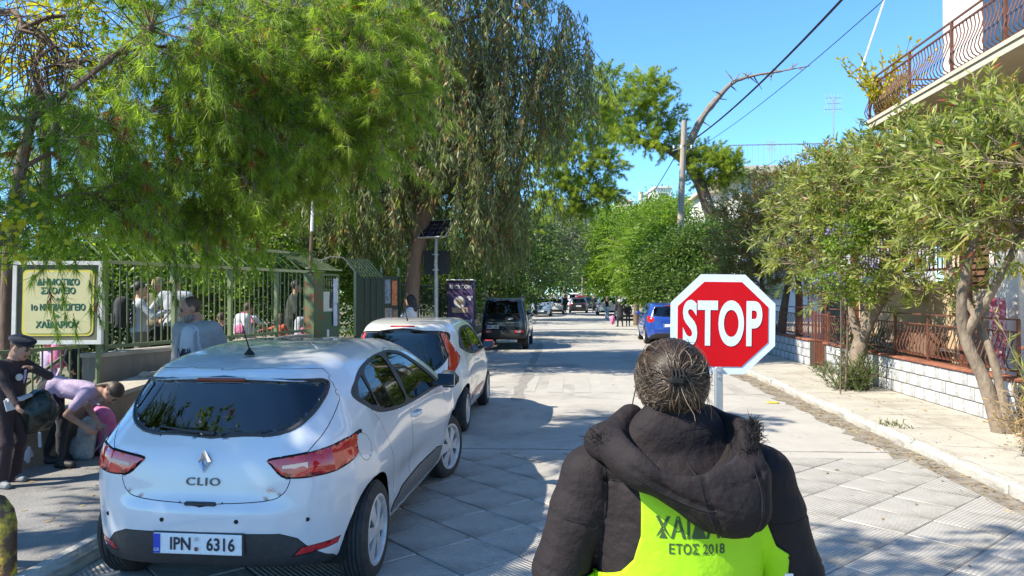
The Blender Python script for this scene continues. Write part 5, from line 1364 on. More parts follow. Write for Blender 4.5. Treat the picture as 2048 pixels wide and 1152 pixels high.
# ------------------------------------------------------------------ cars
def paint(name, col, rough=0.28, metal=0.0, inner=(0.03, 0.03, 0.032)):
    if name in MATS: return MATS[name]
    m = mat(name, col, rough, metal, coat=1.0, spec=0.5)
    nt = m.node_tree; b = nt.nodes['Principled BSDF']
    g = nt.nodes.new('ShaderNodeNewGeometry')
    n = nt.nodes.new('ShaderNodeTexNoise'); n.inputs['Scale'].default_value = 3.0; n.inputs['Detail'].default_value = 8
    tc = nt.nodes.new('ShaderNodeTexCoord'); nt.links.new(tc.outputs['Object'], n.inputs['Vector'])
    rp = nt.nodes.new('ShaderNodeValToRGB')
    rp.color_ramp.elements[0].position = .3; rp.color_ramp.elements[1].position = .7
    rp.color_ramp.elements[0].color = (*[c * .93 for c in col], 1); rp.color_ramp.elements[1].color = (*col, 1)
    nt.links.new(n.outputs['Fac'], rp.inputs[0])
    mx = nt.nodes.new('ShaderNodeMix'); mx.data_type = 'RGBA'
    nt.links.new(g.outputs['Backfacing'], mx.inputs[0])
    nt.links.new(rp.outputs[0], mx.inputs[6]); mx.inputs[7].default_value = (*inner, 1)
    nt.links.new(mx.outputs[2], b.inputs['Base Color'])
    return m

M_TYRE = mat('tyre_rubber', (0.018, 0.018, 0.019), 0.8, col2=(0.04, 0.038, 0.036), scale=20, bump=0.3, bscale=90)
M_RIM = mat('wheel_silver', (0.56, 0.57, 0.58), 0.35, 0.2, col2=(0.40, 0.40, 0.41), scale=12)
M_DARK = mat('black_plastic', (0.022, 0.022, 0.024), 0.55, col2=(0.035, 0.035, 0.036), scale=30, bump=0.15, bscale=300)
M_GAP = mat('panel_gap', (0.006, 0.006, 0.006), 0.9)
M_GLASS = glass_mat('tinted_glass', (0.18, 0.21, 0.21), 0.12)
M_GLASS_DARK = glass_mat('dark_glass', (0.055, 0.06, 0.065), 0.14)
M_GLASS_CLEAR = glass_mat('clear_glass', (0.5, 0.56, 0.55), 0.12)
M_RED = mat('lamp_red', (0.42, 0.006, 0.010), 0.08, col2=(0.62, 0.02, 0.02), scale=9, coat=1.0)
M_REDDK = mat('lamp_red_dark', (0.13, 0.004, 0.006), 0.08, coat=1.0)
M_LAMPW = mat('lamp_clear', (0.50, 0.47, 0.48), 0.1, 0.5, coat=1.0)
M_CHROME = mat('chrome', (0.78, 0.78, 0.8), 0.12, 1.0)
M_PLATE = mat('plate_white', (0.78, 0.79, 0.8), 0.4, col2=(0.66, 0.67, 0.68), scale=40)
M_PLATEBLUE = mat('plate_blue', (0.012, 0.045, 0.42), 0.4)
M_PLATEINK = mat('plate_ink', (0.012, 0.014, 0.03), 0.45)
M_SEAT = mat('seat_cloth', (0.05, 0.05, 0.055), 0.9, col2=(0.08, 0.08, 0.085), scale=30)

def make_wheel(name, rad, wid, style, rim_r, parent, loc, outer=1, steer=0.0, n=36):
    """wheel > tyre, rim; turned about x; outer = +1 when its outside faces +x"""
    w = bpy.data.objects.new(name, None); COL.objects.link(w); w.parent = parent; w.location = loc
    w.rotation_euler = (0, 0, (0 if outer > 0 else pi) + steer)
    h = wid / 2
    t = MB()
    pr = [(rim_r - .012, -h), (rad - .03, -h), (rad - .008, -h + .02)]
    for k in range(5):
        a = -h + .025 + (wid - .05) * k / 5; b_ = a + (wid - .05) / 5
        pr += [(rad, a + .004), (rad, b_ - .006), (rad - .008, b_ - .004), (rad - .008, b_)]
    pr += [(rad - .008, h - .02), (rad - .03, h), (rim_r + .02, h + .004), (rim_r - .006, h - .004), (rim_r - .012, h - .03)]
    t.lathe(pr if n > 20 else pr[:3] + pr[-5:], axis='x', n=n); t.build('tyre', M_TYRE, w, True)
    r = MB()
    r.mi = 1
    r.lathe([(rim_r - .01, h - .075), (.02, h - .075), (.0, h - .074)], axis='x', n=24)
    r.mi = 0
    r.lathe([(rim_r - .012, h - .08), (rim_r + .002, h - .02), (rim_r + .004, h - .002), (rim_r - .012, h + .002), (rim_r - .028, h - .014), (rim_r - .03, h - .03)], axis='x', n=n)
    r.lathe([(.062, h - .05), (.06, h - .008), (.045, h + .0), (.02, h + .004), (.0, h + .004)], axis='x', n=20)
    ns = style
    for k in range(ns):
        a = 2 * pi * k / ns
        for s_ in (-1, 1):
            w0, w1, sh = .020, .030, .16 * 6 / ns
            pts = []
            for q, (rr, an, ww, dep) in enumerate([(.045, a + s_ * .10, .026, .006), (rim_r * .5, a + s_ * sh * .85, .024, .0), (rim_r * .78, a + s_ * sh * 1.05, .028, -.004), (rim_r - .014, a + s_ * sh * 1.8, .042, -.012)]):
                c = Vector((h + dep - .012, rr * cos(an), rr * sin(an))); tg = Vector((0, -sin(an), cos(an)))
                pts.append((c - tg * ww, c + tg * ww))
            for (a0, b0), (a1, b1) in zip(pts, pts[1:]):
                dn = Vector((-.02, 0, 0))
                r.add([a0, b0, b1, a1, a0 + dn, b0 + dn, b1 + dn, a1 + dn], [(0, 1, 2, 3), (0, 3, 7, 4), (1, 5, 6, 2)])
    r.build('rim', [M_RIM, M_GAP], w, True)
    return w

def car_field(sp):
    L, W, H = sp['L'], sp['W'], sp['H']
    side = sp['side']; pl = sp['plan']
    plan = [(y, x) for y, x in pl] + [(y, -x) for y, x in pl[::-1] if x > 1e-6]
    G1 = Grid2(side, (-.25, -.15), (L + .25, H + .25), .01, sp.get('blur', 1.6))
    G2 = Grid2(plan, (-.35, -.05), (L + .25, W / 2 + .5), .01, 2.0)
    oz = np.array([p[0] for p in sp['off']]); ov = np.array([p[1] for p in sp['off']])
    zz = np.linspace(-.2, H + .3, 400); of = np.interp(zz, oz, ov)
    ker = np.exp(-.5 * (np.arange(-24, 25) / 9.) ** 2); ker /= ker.sum()
    of = np.convolve(np.pad(of, 24, mode='edge'), ker, 'valid')
    dof = np.gradient(of, zz)
    rz = np.array([p[1] for p in sp['rear']]); ry = np.array([p[0] for p in sp['rear']])
    rr = np.interp(zz, rz, ry); rr = np.convolve(np.pad(rr, 24, mode='edge'), ker, 'valid')
    bul = sp.get('bulge', [])
    k = sp.get('k', .07)
    def F(x, y, z):
        ax = np.abs(x)
        o = np.interp(z, zz, of); c = 1 / np.sqrt(1 + np.interp(z, zz, dof) ** 2)
        w = np.clip((1.3 - y) / 1.3, 0, 1); w = w * w * (3 - 2 * w)
        ysh = np.interp(z, zz, rr) * w
        b = 0
        for A, yc, zc, sy, sz in bul:
            b = b + A * np.exp(-((y - yc) / sy) ** 2 - ((z - zc) / sz) ** 2)
        d2 = G2(y - ysh, ax + o - b) * c
        return smax(G1(y, z), d2, k)
    return F

def build_car(sp, name, loc, rz, label, cat='car', group=None):
    """car from a side outline, a plan outline and a tumblehome; panels, glass and lamps are cut out of the one surface"""
    L, W, H = sp['L'], sp['W'], sp['H']; h = sp.get('h', .03)
    F = car_field(sp)
    lo = np.array([-3 * h, -.15, sp.get('zmin', .1) - .05]); hi = np.array([W / 2 + .1, L + .15, H + .1])
    n = np.ceil((hi - lo) / h).astype(int) + 1
    X = (lo[0] + np.arange(n[0]) * h)[:, None, None]; Y = (lo[1] + np.arange(n[1]) * h)[None, :, None]; Z = (lo[2] + np.arange(n[2]) * h)[None, None, :]
    X, Y, Z = np.broadcast_arrays(X, Y, Z)
    V, Q = field_mesh(F(X, Y, Z), lo, h)
    for _ in range(3):
        e = .004
        f = F(V[:, 0], V[:, 1], V[:, 2])
        g = np.stack([F(V[:, 0] + e * (i == 0), V[:, 1] + e * (i == 1), V[:, 2] + e * (i == 2)) - F(V[:, 0] - e * (i == 0), V[:, 1] - e * (i == 1), V[:, 2] - e * (i == 2)) for i in range(3)], 1) / (2 * e)
        m_ = (V[:, 0] > -h)
        V = V - np.where(m_, f / (np.maximum((g ** 2).sum(1), .2)), 0)[:, None] * g
    me = mesh_np('shell', V, Q)
    bm = bmesh.new(); bm.from_mesh(me); bpy.data.meshes.remove(me)
    bmesh.ops.bisect_plane(bm, geom=bm.verts[:] + bm.edges[:] + bm.faces[:], dist=1e-4, plane_co=(0, 0, 0), plane_no=(1, 0, 0), clear_inner=True)
    for v in bm.verts:
        if v.co.x < 1e-3: v.co.x = 0
    bm.normal_update()
    if sum(f.normal.z for f in bm.faces if f.calc_center_median().z > H * .9) < 0:
        bmesh.ops.reverse_faces(bm, faces=bm.faces); bm.normal_update()
    lay = bm.faces.layers.int.new('reg')
    regs = sp['regions']
    for i, rg in enumerate(regs):
        cut_region(bm, lay, rg['poly'], rg['axis'], i + 1, lim=rg.get('lim', .12), where=rg.get('where'))
        bm.normal_update()
    bmesh.ops.remove_doubles(bm, verts=bm.verts, dist=.0022)
    bm.normal_update()
    # wheel arches
    for wy in (sp['wr'], sp['wf']):
        ra = sp['wrad'] + sp.get('arch', .045)
        poly = [(wy + ra * cos(a), sp['wrad'] + ra * sin(a)) for a in np.linspace(0, 2 * pi, 28, endpoint=False)]
        cut_region(bm, lay, poly, (1, 0), 999, lim=.25)
        bm.normal_update()
    for f in bm.faces:
        if f[lay] == 0 and f.normal.z < -.55 and f.calc_center_median().z < .5: f[lay] = 998
        if sp.get('dark_below') and f[lay] == 0 and f.calc_center_median().z < sp['dark_below'] and f.normal.z < .9: f[lay] = 997
    root = empty(name, loc, rz, label, cat, group)
    def extract(val, mirror):
        b2 = bmesh.new(); mp = {}
        for f in bm.faces:
            if f[lay] != val: continue
            vs = []
            for v in f.verts:
                if v not in mp: mp[v] = b2.verts.new(v.co)
                vs.append(mp[v])
            nf = b2.faces.new(vs); nf.smooth = True
        if mirror == 'weld':
            g = bmesh.ops.duplicate(b2, geom=b2.verts[:] + b2.edges[:] + b2.faces[:])
            fs = [q for q in g['geom'] if isinstance(q, bmesh.types.BMFace)]
            for v in g['geom']:
                if isinstance(v, bmesh.types.BMVert): v.co.x *= -1
            bmesh.ops.reverse_faces(b2, faces=fs)
            bmesh.ops.remove_doubles(b2, verts=[v for v in b2.verts if abs(v.co.x) < 2e-3], dist=2e-3)
        b2.normal_update()
        return b2
    def finish(b2, nm, mats, ring=None, off=0.0, par=root, seal=None):
        if not b2.faces:
            b2.free(); return None
        loops = []
        if seal:
            nxt = {}
            for e in b2.edges:
                if e.is_boundary:
                    for v in e.verts: nxt.setdefault(v, []).append(e.other_vert(v))
            seen = set()
            for v0 in nxt:
                if v0 in seen: continue
                lp_ = [v0]; seen.add(v0)
                while True:
                    c_ = [w for w in nxt[lp_[-1]] if w not in seen]
                    if not c_: break
                    lp_.append(c_[0]); seen.add(c_[0])
                if len(lp_) > 8: loops.append([v.co.copy() for v in lp_] + [v0.co.copy()])
        if ring:
            th, sink = ring
            fs = b2.faces[:]
            r = bmesh.ops.inset_region(b2, faces=fs, thickness=th, depth=0, use_boundary=True, use_even_offset=False)
            b2.normal_update()
            rf = set(r['faces'])
            for f in rf: f.material_index = 1; f.smooth = True
            bv = set(v for e in b2.edges if e.is_boundary for v in e.verts)
            for e in b2.edges:
                ks = [f in rf for f in e.link_faces]
                if len(ks) == 2 and ks[0] != ks[1]: e.smooth = False
            mv = [(v, v.normal.copy()) for v in b2.verts]
            for v, nn in mv:
                if v in bv: v.co -= nn * sink
                elif off: v.co += nn * off
        elif off:
            mv = [(v, v.normal.copy()) for v in b2.verts]
            for v, nn in mv: v.co += nn * off
        m2 = bpy.data.meshes.new(nm); b2.to_mesh(m2); b2.free()
        o_ = link(nm, m2, mats, par)
        for lp_ in loops:
            q = [lp_[0]]
            for p_ in lp_[1:]:
                if (p_ - q[-1]).length > .012: q.append(p_)
            sb = MB(); sb.tube(q, seal, 6); sb.build('seal', M_DARK, o_, True)
        return o_
    P = sp['paint']
    finish(extract(0, 'weld'), 'body', P)
    finish(extract(998, 'weld'), 'underbody', M_DARK)
    if sp.get('dark_below'): finish(extract(997, 'weld'), 'sill_cladding', M_DARK)
    made = {}
    for i, rg in enumerate(regs):
        mats = [rg['mat'] if rg['mat'] is not None else P, rg.get('ringmat', M_GAP)]
        par = root
        if rg.get('mirror', 'pair') == 'weld':
            o = finish(extract(i + 1, 'weld'), rg['name'], mats, rg.get('ring'), rg.get('off', 0), seal=rg.get('seal'))
            made[rg['name']] = o
        else:
            for s_ in (1, -1):
                if rg.get('sides', (1, -1)) and s_ not in rg.get('sides', (1, -1)):
                    b2 = extract(i + 1, None)
                    for v in b2.verts: v.co.x *= -1
                    bmesh.ops.reverse_faces(b2, faces=b2.faces); b2.normal_update()
                    finish(b2, 'body_panel', P); continue
                b2 = extract(i + 1, None)
                if s_ < 0:
                    for v in b2.verts: v.co.x *= -1
                    bmesh.ops.reverse_faces(b2, faces=b2.faces); b2.normal_update()
                o = finish(b2, rg['name'], mats, rg.get('ring'), rg.get('off', 0))
                made[rg['name'] + ('R' if s_ > 0 else 'L')] = o
    bm.free()
    # wheel housings and wheels
    for wy, st in ((sp['wr'], 0), (sp['wf'], sp.get('steer', 0))):
        ra = sp['wrad'] + sp.get('arch', .045)
        for s_ in (1, -1):
            xw = s_ * (sp['track'] / 2)
            b = MB()
            outx = s_ * (sp['W'] / 2 - .12)
            aa = np.linspace(-.3, pi + .3, 15)
            pa = [Vector((outx, wy + ra * .995 * cos(a), sp['wrad'] + ra * .995 * sin(a))) for a in aa]
            pb = [Vector((s_ * .42, p.y, p.z)) for p in pa]
            b.add(pa + pb, [(j, j + 1, 15 + j + 1, 15 + j) for j in range(14)] + [tuple(range(15, 30))])
            b.build('wheel_housing', M_GAP, root)
            make_wheel('wheel', sp['wrad'], sp.get('wwid', .19), sp.get('spokes', 6), sp['rim'], root, (xw, wy, sp['wrad']), s_, st, 36 if h < .06 else 18)
    # cabin
    cab = sp.get('cabin', True)
    if cab:
        c = MB()
        fy = sp['seats']; hz = sp.get('seat_z', .45)
        c.box((0, (fy[-1] + .4 + .5) / 2, .34), (W - .35, fy[-1] + .3, .05))
        c.box((0, fy[0] + .95 + (.55 if len(fy) > 1 else 0) + .4, .82), (W - .34, .3, .28), b=.05)
        c.build('cabin_floor', M_DARK, root)
        for k, sy in enumerate(fy):
            for sx in ((-.36, .36) if k == len(fy) - 1 else (-.33, .33)):
                s = MB()
                s.box((sx, sy + .28, hz + .04), (.5, .5, .16), b=.05)
                s.box((sx, sy - .02, hz + .34), (.48, .14, .56), rot=(.2, 0, 0), b=.05)
                s.build('seat', M_SEAT, root)
                s = MB(); s.box((sx, sy - .10, hz + .72), (.27, .10, .17), rot=(.1, 0, 0), b=.04); s.build('headrest', M_SEAT, root)
        if sp.get('steering', True):
            s = MB(); a0 = Vector((-.36, fy[-1] + .72, .86)); q = Euler((R(-65), 0, 0)).to_matrix()
            s.tube([a0 + q @ Vector((.18 * cos(a), .18 * sin(a), 0)) for a in np.linspace(0, 2 * pi, 17)], .014, 6); s.build('steering_wheel', M_DARK, root)
    return root, F, made

def surf_y(F, x, z, y0=-.2, y1=.8):
    """rear surface of a car at (x,z)"""
    ys = np.linspace(y0, y1, 600)
    f = F(np.full(600, x), ys, np.full(600, z))
    i = int(np.argmax(f < 0))
    return ys[i]
def surf_x(F, y, z):
    xs = np.linspace(1.2, .2, 600)
    f = F(xs, np.full(600, y), np.full(600, z))
    return xs[int(np.argmax(f < 0))]

def add_plate(root, F, x, z, chars, front=None, w=.52, tilt=0.0, name='number_plate'):
    y = surf_y(F, x, z) - .012 if front is None else front
    s = -1 if front is None else 1
    b = MB(); b.box((x, y - .003 * -s, z), (w, .008, .115), b=.003); p = b.build(name, M_PLATE, root)
    rim = MB(); rim.box((x, y + .006 * -s, z), (w + .02, .008, .13), b=.003); rim.build('plate_holder', M_DARK, p)
    u = Vector((1, 0, 0)) if s < 0 else Vector((-1, 0, 0))
    yy = y + s * .0085
    b = MB(); b.box((x - u.x * (w / 2 - .022), yy + s * .0005, z), (.04, .002, .108)); b.build('country_band', M_PLATEBLUE, p)
    text('country_letters', 'GR', .026, frame((x - u.x * (w / 2 - .022), yy + s * .003, z - .035), u, (0, 0, 1)), M_PLATE, p)
    kw = w / .52
    if chars is None: return p
    l3, n4 = chars.split()
    text('plate_letters', l3, .098, frame((x - u.x * .098 * kw, yy + s * .002, z - .002), u, (0, 0, 1)), M_PLATEINK, p, bold=.0022, sx=.86 * kw)
    text('plate_digits', n4, .098, frame((x + u.x * .138 * kw, yy + s * .002, z - .002), u, (0, 0, 1)), M_PLATEINK, p, bold=.0022, sx=.86 * kw)
    for dz, mt in ((.028, M_RIM), (-.026, M_REDDK)):
        b = MB(); b.lathe([(0, 0), (.012, 0)], (x - u.x * .004 * kw, yy + s * .003, z + dz), 'y', 12); b.build('plate_stamp', mt, p)
    return p

def rounded(pts, n=5): return [tuple(p) for p in smooth_poly(pts, n)]
RIGHT = (1, 0); REAR = (0, -1); CORNER = (1, -1); FRONT = (0, 1); FCORNER = (1, 1)
def xy(x, y): return (x + y) * .70711
def xf(x, y): return (y - x) * .70711
def flip(p): return [(-a, b) for a, b in p]

# ---- the white hatchback nearest the camera
P_WHITE = paint('white_paint', (0.60, 0.615, 0.64), 0.25)
clio_side = smooth_poly([(.10, .24), (.7, .19), (2.0, .18), (3.3, .18), (3.9, .21), (4.04, .33), (4.06, .5), (4.01, .68), (3.88, .79), (3.55, .905), (3.2, .985), (2.98, 1.045), (2.72, 1.175), (2.4, 1.325), (2.18, 1.405), (1.9, 1.44), (1.5, 1.452), (1.1, 1.442), (.7, 1.405), (.42, 1.36), (.30, 1.325), (.27, 1.285), (.22, 1.15), (.135, .98), (.075, .88), (.045, .75), (.02, .635), (-.035, .60), (-.055, .50), (-.04, .40), (.01, .29)], 6)
clio_plan = [(-.02, 0), (-.012, .25), (.02, .45), (.075, .6), (.17, .715), (.32, .79), (.62, .84), (1.2, .858), (2.0, .862), (2.8, .862), (3.3, .845), (3.62, .79), (3.85, .66), (3.98, .45), (4.05, .22), (4.06, 0)]
DLO = rounded([(.60, 1.145), (.74, 1.235), (1.0, 1.305), (1.35, 1.345), (1.75, 1.352), (2.08, 1.315), (2.38, 1.20), (2.72, 1.03), (2.80, .975), (2.3, .962), (1.6, .962), (1.1, .985), (.80, 1.03)], 4)
arch_r = [(.62 + .40 * cos(a), .31 + .40 * sin(a)) for a in np.linspace(R(88), R(5), 7)]
clio = dict(L=4.06, W=1.732, H=1.452, h=.026, paint=P_WHITE, side=clio_side, plan=clio_plan, k=.085,
    off=[(0, .1), (.22, .06), (.34, .025), (.5, .004), (.62, .0), (.75, .012), (.86, .016), (.95, .03), (1.02, .06), (1.15, .125), (1.28, .205), (1.36, .265), (1.46, .37)],
    rear=[(0, 0), (0, .9), (.10, 1.0), (.2, 1.15), (.27, 1.3), (.3, 1.45)],
    bulge=[(.035, .62, .74, .55, .16), (.03, 3.2, .7, .5, .16), (-.03, 1.7, .5, .75, .10), (.012, .62, .42, .42, .12), (.012, 3.2, .42, .4, .12)],
    wr=.62, wf=3.21, wrad=.305, rim=.218, wwid=.185, track=1.53, arch=.05, spokes=6, seats=(.95, 1.75), seat_z=.38, steer=R(-14),
    regions=[
        dict(name='lower_bumper', axis=REAR, poly=[(-.1, .12), (.74, .12), (.70, .28), (.62, .345), (.55, .42), (.46, .452), (-.1, .46)], mat=M_DARK, mirror='weld', ring=(.004, .004)),
        dict(name='tailgate', axis=REAR, poly=rounded([(-.3, .612), (.1, .612), (.38, .63), (.465, .665), (.50, .72), (.52, .80), (.60, .91), (.655, 1.02), (.655, 1.20), (.60, 1.32), (.3, 1.345), (-.3, 1.35)], 4), mat=None, mirror='weld', ring=(.005, .008), lim=.3),
        dict(name='taillight', axis=CORNER, poly=rounded([(xy(.395, .05), .845), (xy(.42, .05), .862), (xy(.6, .09), .892), (xy(.79, .25), .938), (xy(.835, .44), .962), (xy(.835, .43), .925), (xy(.83, .36), .845), (xy(.8, .2), .785), (xy(.62, .1), .757), (xy(.49, .05), .757), (xy(.42, .05), .81)], 4), mat=M_RED, ring=(.010, .006), lim=.2, off=.008),
        dict(name='rear_window', axis=REAR, poly=rounded([(-.3, .978), (.2, .98), (.38, .985), (.49, 1.022), (.56, 1.09), (.592, 1.17), (.59, 1.24), (.565, 1.268), (.5, 1.277), (.2, 1.285), (-.3, 1.287)], 4), mat=M_GLASS_DARK, mirror='weld', seal=.009, ring=(.022, -.001), ringmat=M_DARK, lim=.25, off=-.002),
        dict(name='reflector', axis=CORNER, poly=[(xy(.55, .03), .315), (xy(.76, .2), .345), (xy(.77, .22), .385), (xy(.60, .04), .365)], mat=M_RED, ring=(.004, .002), lim=.2),
        dict(name='front_door', axis=RIGHT, poly=rounded([(1.585, .40), (1.60, .95), (1.62, 1.35), (2.06, 1.33), (2.36, 1.22), (2.72, 1.04), (2.83, .96), (2.85, .7), (2.80, .40), (2.74, .275), (2.2, .265), (1.62, .265)], 3), mat=None, ring=(.004, .007), lim=.2),
        dict(name='rear_door', axis=RIGHT, poly=[(1.575, .265), (1.575, 1.35), (1.2, 1.335), (.85, 1.26), (.66, 1.17), (.72, 1.08), (.80, .98), (.86, .84), (.98, .66), (1.06, .5), (1.10, .36), (1.12, .265)], mat=None, ring=(.004, .007), lim=.2),
        dict(name='door_moulding', axis=RIGHT, poly=[(1.08, .275), (1.10, .33), (1.32, .40), (1.9, .425), (2.55, .43), (2.76, .40), (2.72, .275)], mat=mat('grey_moulding', (.10, .10, .105), .4), ring=(.003, .002), lim=.2, off=.006),
        dict(name='window_surround', axis=RIGHT, poly=DLO, mat=M_DARK, lim=.15, off=.002),
        dict(name='rear_door_glass', axis=RIGHT, poly=rounded([(.93, 1.04), (.94, 1.20), (1.0, 1.272), (1.2, 1.312), (1.52, 1.33), (1.53, 1.15), (1.53, .995), (1.2, .998)], 3), mat=M_GLASS, lim=.15, off=-.003),
        dict(name='quarter_glass', axis=RIGHT, poly=[(.66, 1.14), (.76, 1.215), (.89, 1.25), (.89, 1.05), (.80, 1.065)], mat=M_GLASS_DARK, lim=.15, off=-.003),
        dict(name='front_door_glass', axis=RIGHT, poly=rounded([(1.65, .99), (1.65, 1.15), (1.65, 1.325), (1.85, 1.325), (2.06, 1.285), (2.35, 1.165), (2.62, 1.03), (2.64, .985), (2.2, .978)], 3), mat=M_GLASS, lim=.15, off=-.003),
        dict(name='windshield', axis=FRONT, poly=flip([(-.3, 1.06), (.5, 1.05), (.64, 1.03), (.60, 1.2), (.52, 1.36), (.3, 1.385), (-.3, 1.39)]), mat=M_GLASS_CLEAR, mirror='weld', ring=(.02, .001), lim=.2, where=lambda c: c.y > 1.9),
        dict(name='headlight', axis=FCORNER, poly=[(xf(.45, 3.93), .66), (xf(.6, 3.8), .74), (xf(.78, 3.45), .82), (xf(.8, 3.5), .72), (xf(.7, 3.75), .62)], mat=M_LAMPW, ring=(.006, .004), lim=.2),
        dict(name='fuel_flap', axis=RIGHT, poly=[(.47 + .085 * cos(a), .86 + .085 * sin(a)) for a in np.linspace(0, 2 * pi, 16, endpoint=False)], mat=None, ring=(.003, .004), lim=.2, sides=(1,)),
    ])
CLIO_LOC = (-2.10, 4.03, 0)
root, Fc, made = build_car(clio, 'white_hatchback', CLIO_LOC, R(-1.0), 'white hatchback parked nearest the camera, seen from behind, dark rear window', 'car', 'cars parked along the left kerb')
add_plate(root, Fc, 0, .395, 'IPN 6316', w=.52)
# taillight inner clear lens and darker lower band
for s_ in (1, -1):
    par = made['taillight' + ('R' if s_ > 0 else 'L')]
    b = MB(); cs = []
    for x, z0, z1 in ((.46, .806, .826), (.53, .80, .836), (.60, .80, .846)):
        y = surf_y(Fc, x, (z0 + z1) / 2) - .011
        cs.append([Vector((s_ * x, y, z0)), Vector((s_ * x, y, z1))])
    for (a, b1), (c, d) in zip(cs, cs[1:]):
        b.add([a, c, d, b1, a + Vector((0, .01, 0)), c + Vector((0, .01, 0)), d + Vector((0, .01, 0)), b1 + Vector((0, .01, 0))], [(0, 1, 2, 3), (0, 4, 5, 1), (3, 2, 6, 7), (0, 3, 7, 4), (1, 5, 6, 2)])
    b.build('reversing_lens', M_LAMPW, par)
    b = MB(); cs = []
    for x, y, z0, z1 in ((.48, None, .764, .780), (.62, None, .764, .782), (.74, None, .775, .795)):
        y = surf_y(Fc, x, z0) - .011
        cs.append([Vector((s_ * x, y, z0)), Vector((s_ * x, y, z1))])
    for (a, b1), (c, d) in zip(cs, cs[1:]):
        b.add([a, c, d, b1], [(0, 1, 2, 3)])
    b.build('lower_lens', M_REDDK, par)
# spoiler lip with the high brake lamp
b = MB(); pts = []
for x in np.linspace(-.56, .56, 13):
    y = surf_y(Fc, abs(x), 1.325 - .02 * (x / .56) ** 2)
    pts.append((x, y, 1.325 - .028 * (x / .56) ** 2))
for i in range(12):
    a, c = Vector(pts[i]), Vector(pts[i + 1])
    up = Vector((0, .10, .028)); lo_ = Vector((0, -.055, -.035)); ba = Vector((0, .02, -.055))
    b.add([a + up, c + up, c + lo_, a + lo_, a + ba, c + ba], [(0, 1, 2, 3), (3, 2, 5, 4)])
b.build('roof_spoiler', P_WHITE, root, True)
ysp = surf_y(Fc, 0, 1.30)
b = MB(); b.box((0, ysp - .035, 1.287), (.30, .02, .022), b=.006); b.build('brake_light', M_REDDK, root)
# badge: open diamond
b = MB(); zb, yb = .842, surf_y(Fc, 0, .842) - .012
ou = [(0, .068), (.040, .0), (0, -.068), (-.040, 0)]; inn = [(0, .034), (.015, 0), (0, -.034), (-.015, 0)]; mid = [(x * .72, z * .76) for x, z in ou]
vs = [Vector((x, yb, zb + z)) for x, z in ou] + [Vector((x, yb - .018, zb + z)) for x, z in mid] + [Vector((x, yb - .004, zb + z)) for x, z in inn]
b.add(vs, [(i, (i + 1) % 4, 4 + (i + 1) % 4, 4 + i) for i in range(4)] + [(4 + i, 4 + (i + 1) % 4, 8 + (i + 1) % 4, 8 + i) for i in range(4)])
b.build('diamond_badge', M_CHROME, root)
text('model_lettering', 'CLIO', .062, frame((0, surf_y(Fc, 0, .728) - .006, .728), (1, 0, 0), (0, .08, 1)), mat('badge_grey', (.10, .10, .11), .3, .6), root, bold=.0004, sx=1.35, spacing=1.15, depth=.002)
text('engine_lettering', 'dCi', .034, frame((.40, surf_y(Fc, .40, .69) - .008, .69), (1, .1, 0), (0, .08, 1)), M_CHROME, root, depth=.002)
b = MB(); b.box((0, surf_y(Fc, 0, .617) + .005, .612), (.19, .05, .022), b=.008); b.build('tailgate_grip', M_DARK, root)
for x in (-.60, -.22, .22, .60):
    b = MB(); y = surf_y(Fc, abs(x), .52)
    nn = Vector((x * .25, -1, 0)).normalized()
    b.cyl(Vector((x, y, .522)) - nn * .01, Vector((x, y, .522)) + nn * .004, .012, n=14); b.build('parking_sensor', M_GAP, root)
# mirrors, handles, antenna, wiper
for s_ in (1, -1):
    b = MB(); x0 = surf_x(Fc, 2.55, 1.0)
    b.tube([(s_ * (x0 - .02), 2.56, .985), (s_ * (x0 + .04), 2.58, .995), (s_ * (x0 + .08), 2.58, 1.02)], [.03, .028, .03], 8); mm = b.build('mirror', M_DARK, root, True)
    b = MB(); b.box((s_ * (x0 + .13), 2.60, 1.035), (.20, .13, .155), rot=(0, 0, s_ * -.25), b=.055); b.build('mirror_shell', M_DARK, mm, True)
    b = MB(); b.box((s_ * (x0 + .12), 2.536, 1.035), (.165, .006, .11), rot=(0, 0, s_ * -.25), b=.002); b.build('mirror_glass', mat('mirror_face', (.5, .52, .55), .03, 1.0), mm)
    x0 = surf_x(Fc, 1.72, .86); b = MB(); b.tube([(s_ * (x0 - .01), 1.64, .862), (s_ * (x0 + .022), 1.67, .864), (s_ * (x0 + .024), 1.80, .868), (s_ * (x0 - .01), 1.83, .868)], [.012, .014, .014, .012], 8, squash=1.4); b.build('door_handle', P_WHITE, root, True)
b = MB(); b.lathe([(.034, 0), (.03, .012), (.014, .03), (.006, .045), (.0, .046)], (0, .62, 1.405), 'z', 12); b.tube([(0, .62, 1.44), (0, .55, 1.55), (0, .50, 1.63)], [.005, .004, .0025], 6); b.build('antenna', M_GAP, root, True)
b = MB(); b.tube([(.02, surf_y(Fc, 0, .985) - .006, .985), (-.15, surf_y(Fc, .15, 1.0) - .012, 1.0), (-.33, surf_y(Fc, .33, 1.02) - .01, 1.02)], [.014, .008, .005], 6); b.build('rear_wiper', M_DARK, root, True)
b = MB(); b.box((.28, .38, .86), (.22, .22, .16), rot=(.1, 0, .3), b=.05); b.box((.1, .42, .83), (.3, .2, .1), rot=(0, 0, -.2), b=.04); b.build('bundle_on_shelf', mat('grey_cloth', (.2, .2, .22), .9, col2=(.35, .35, .38), scale=10), root, True)
CLIO_ROOT = root

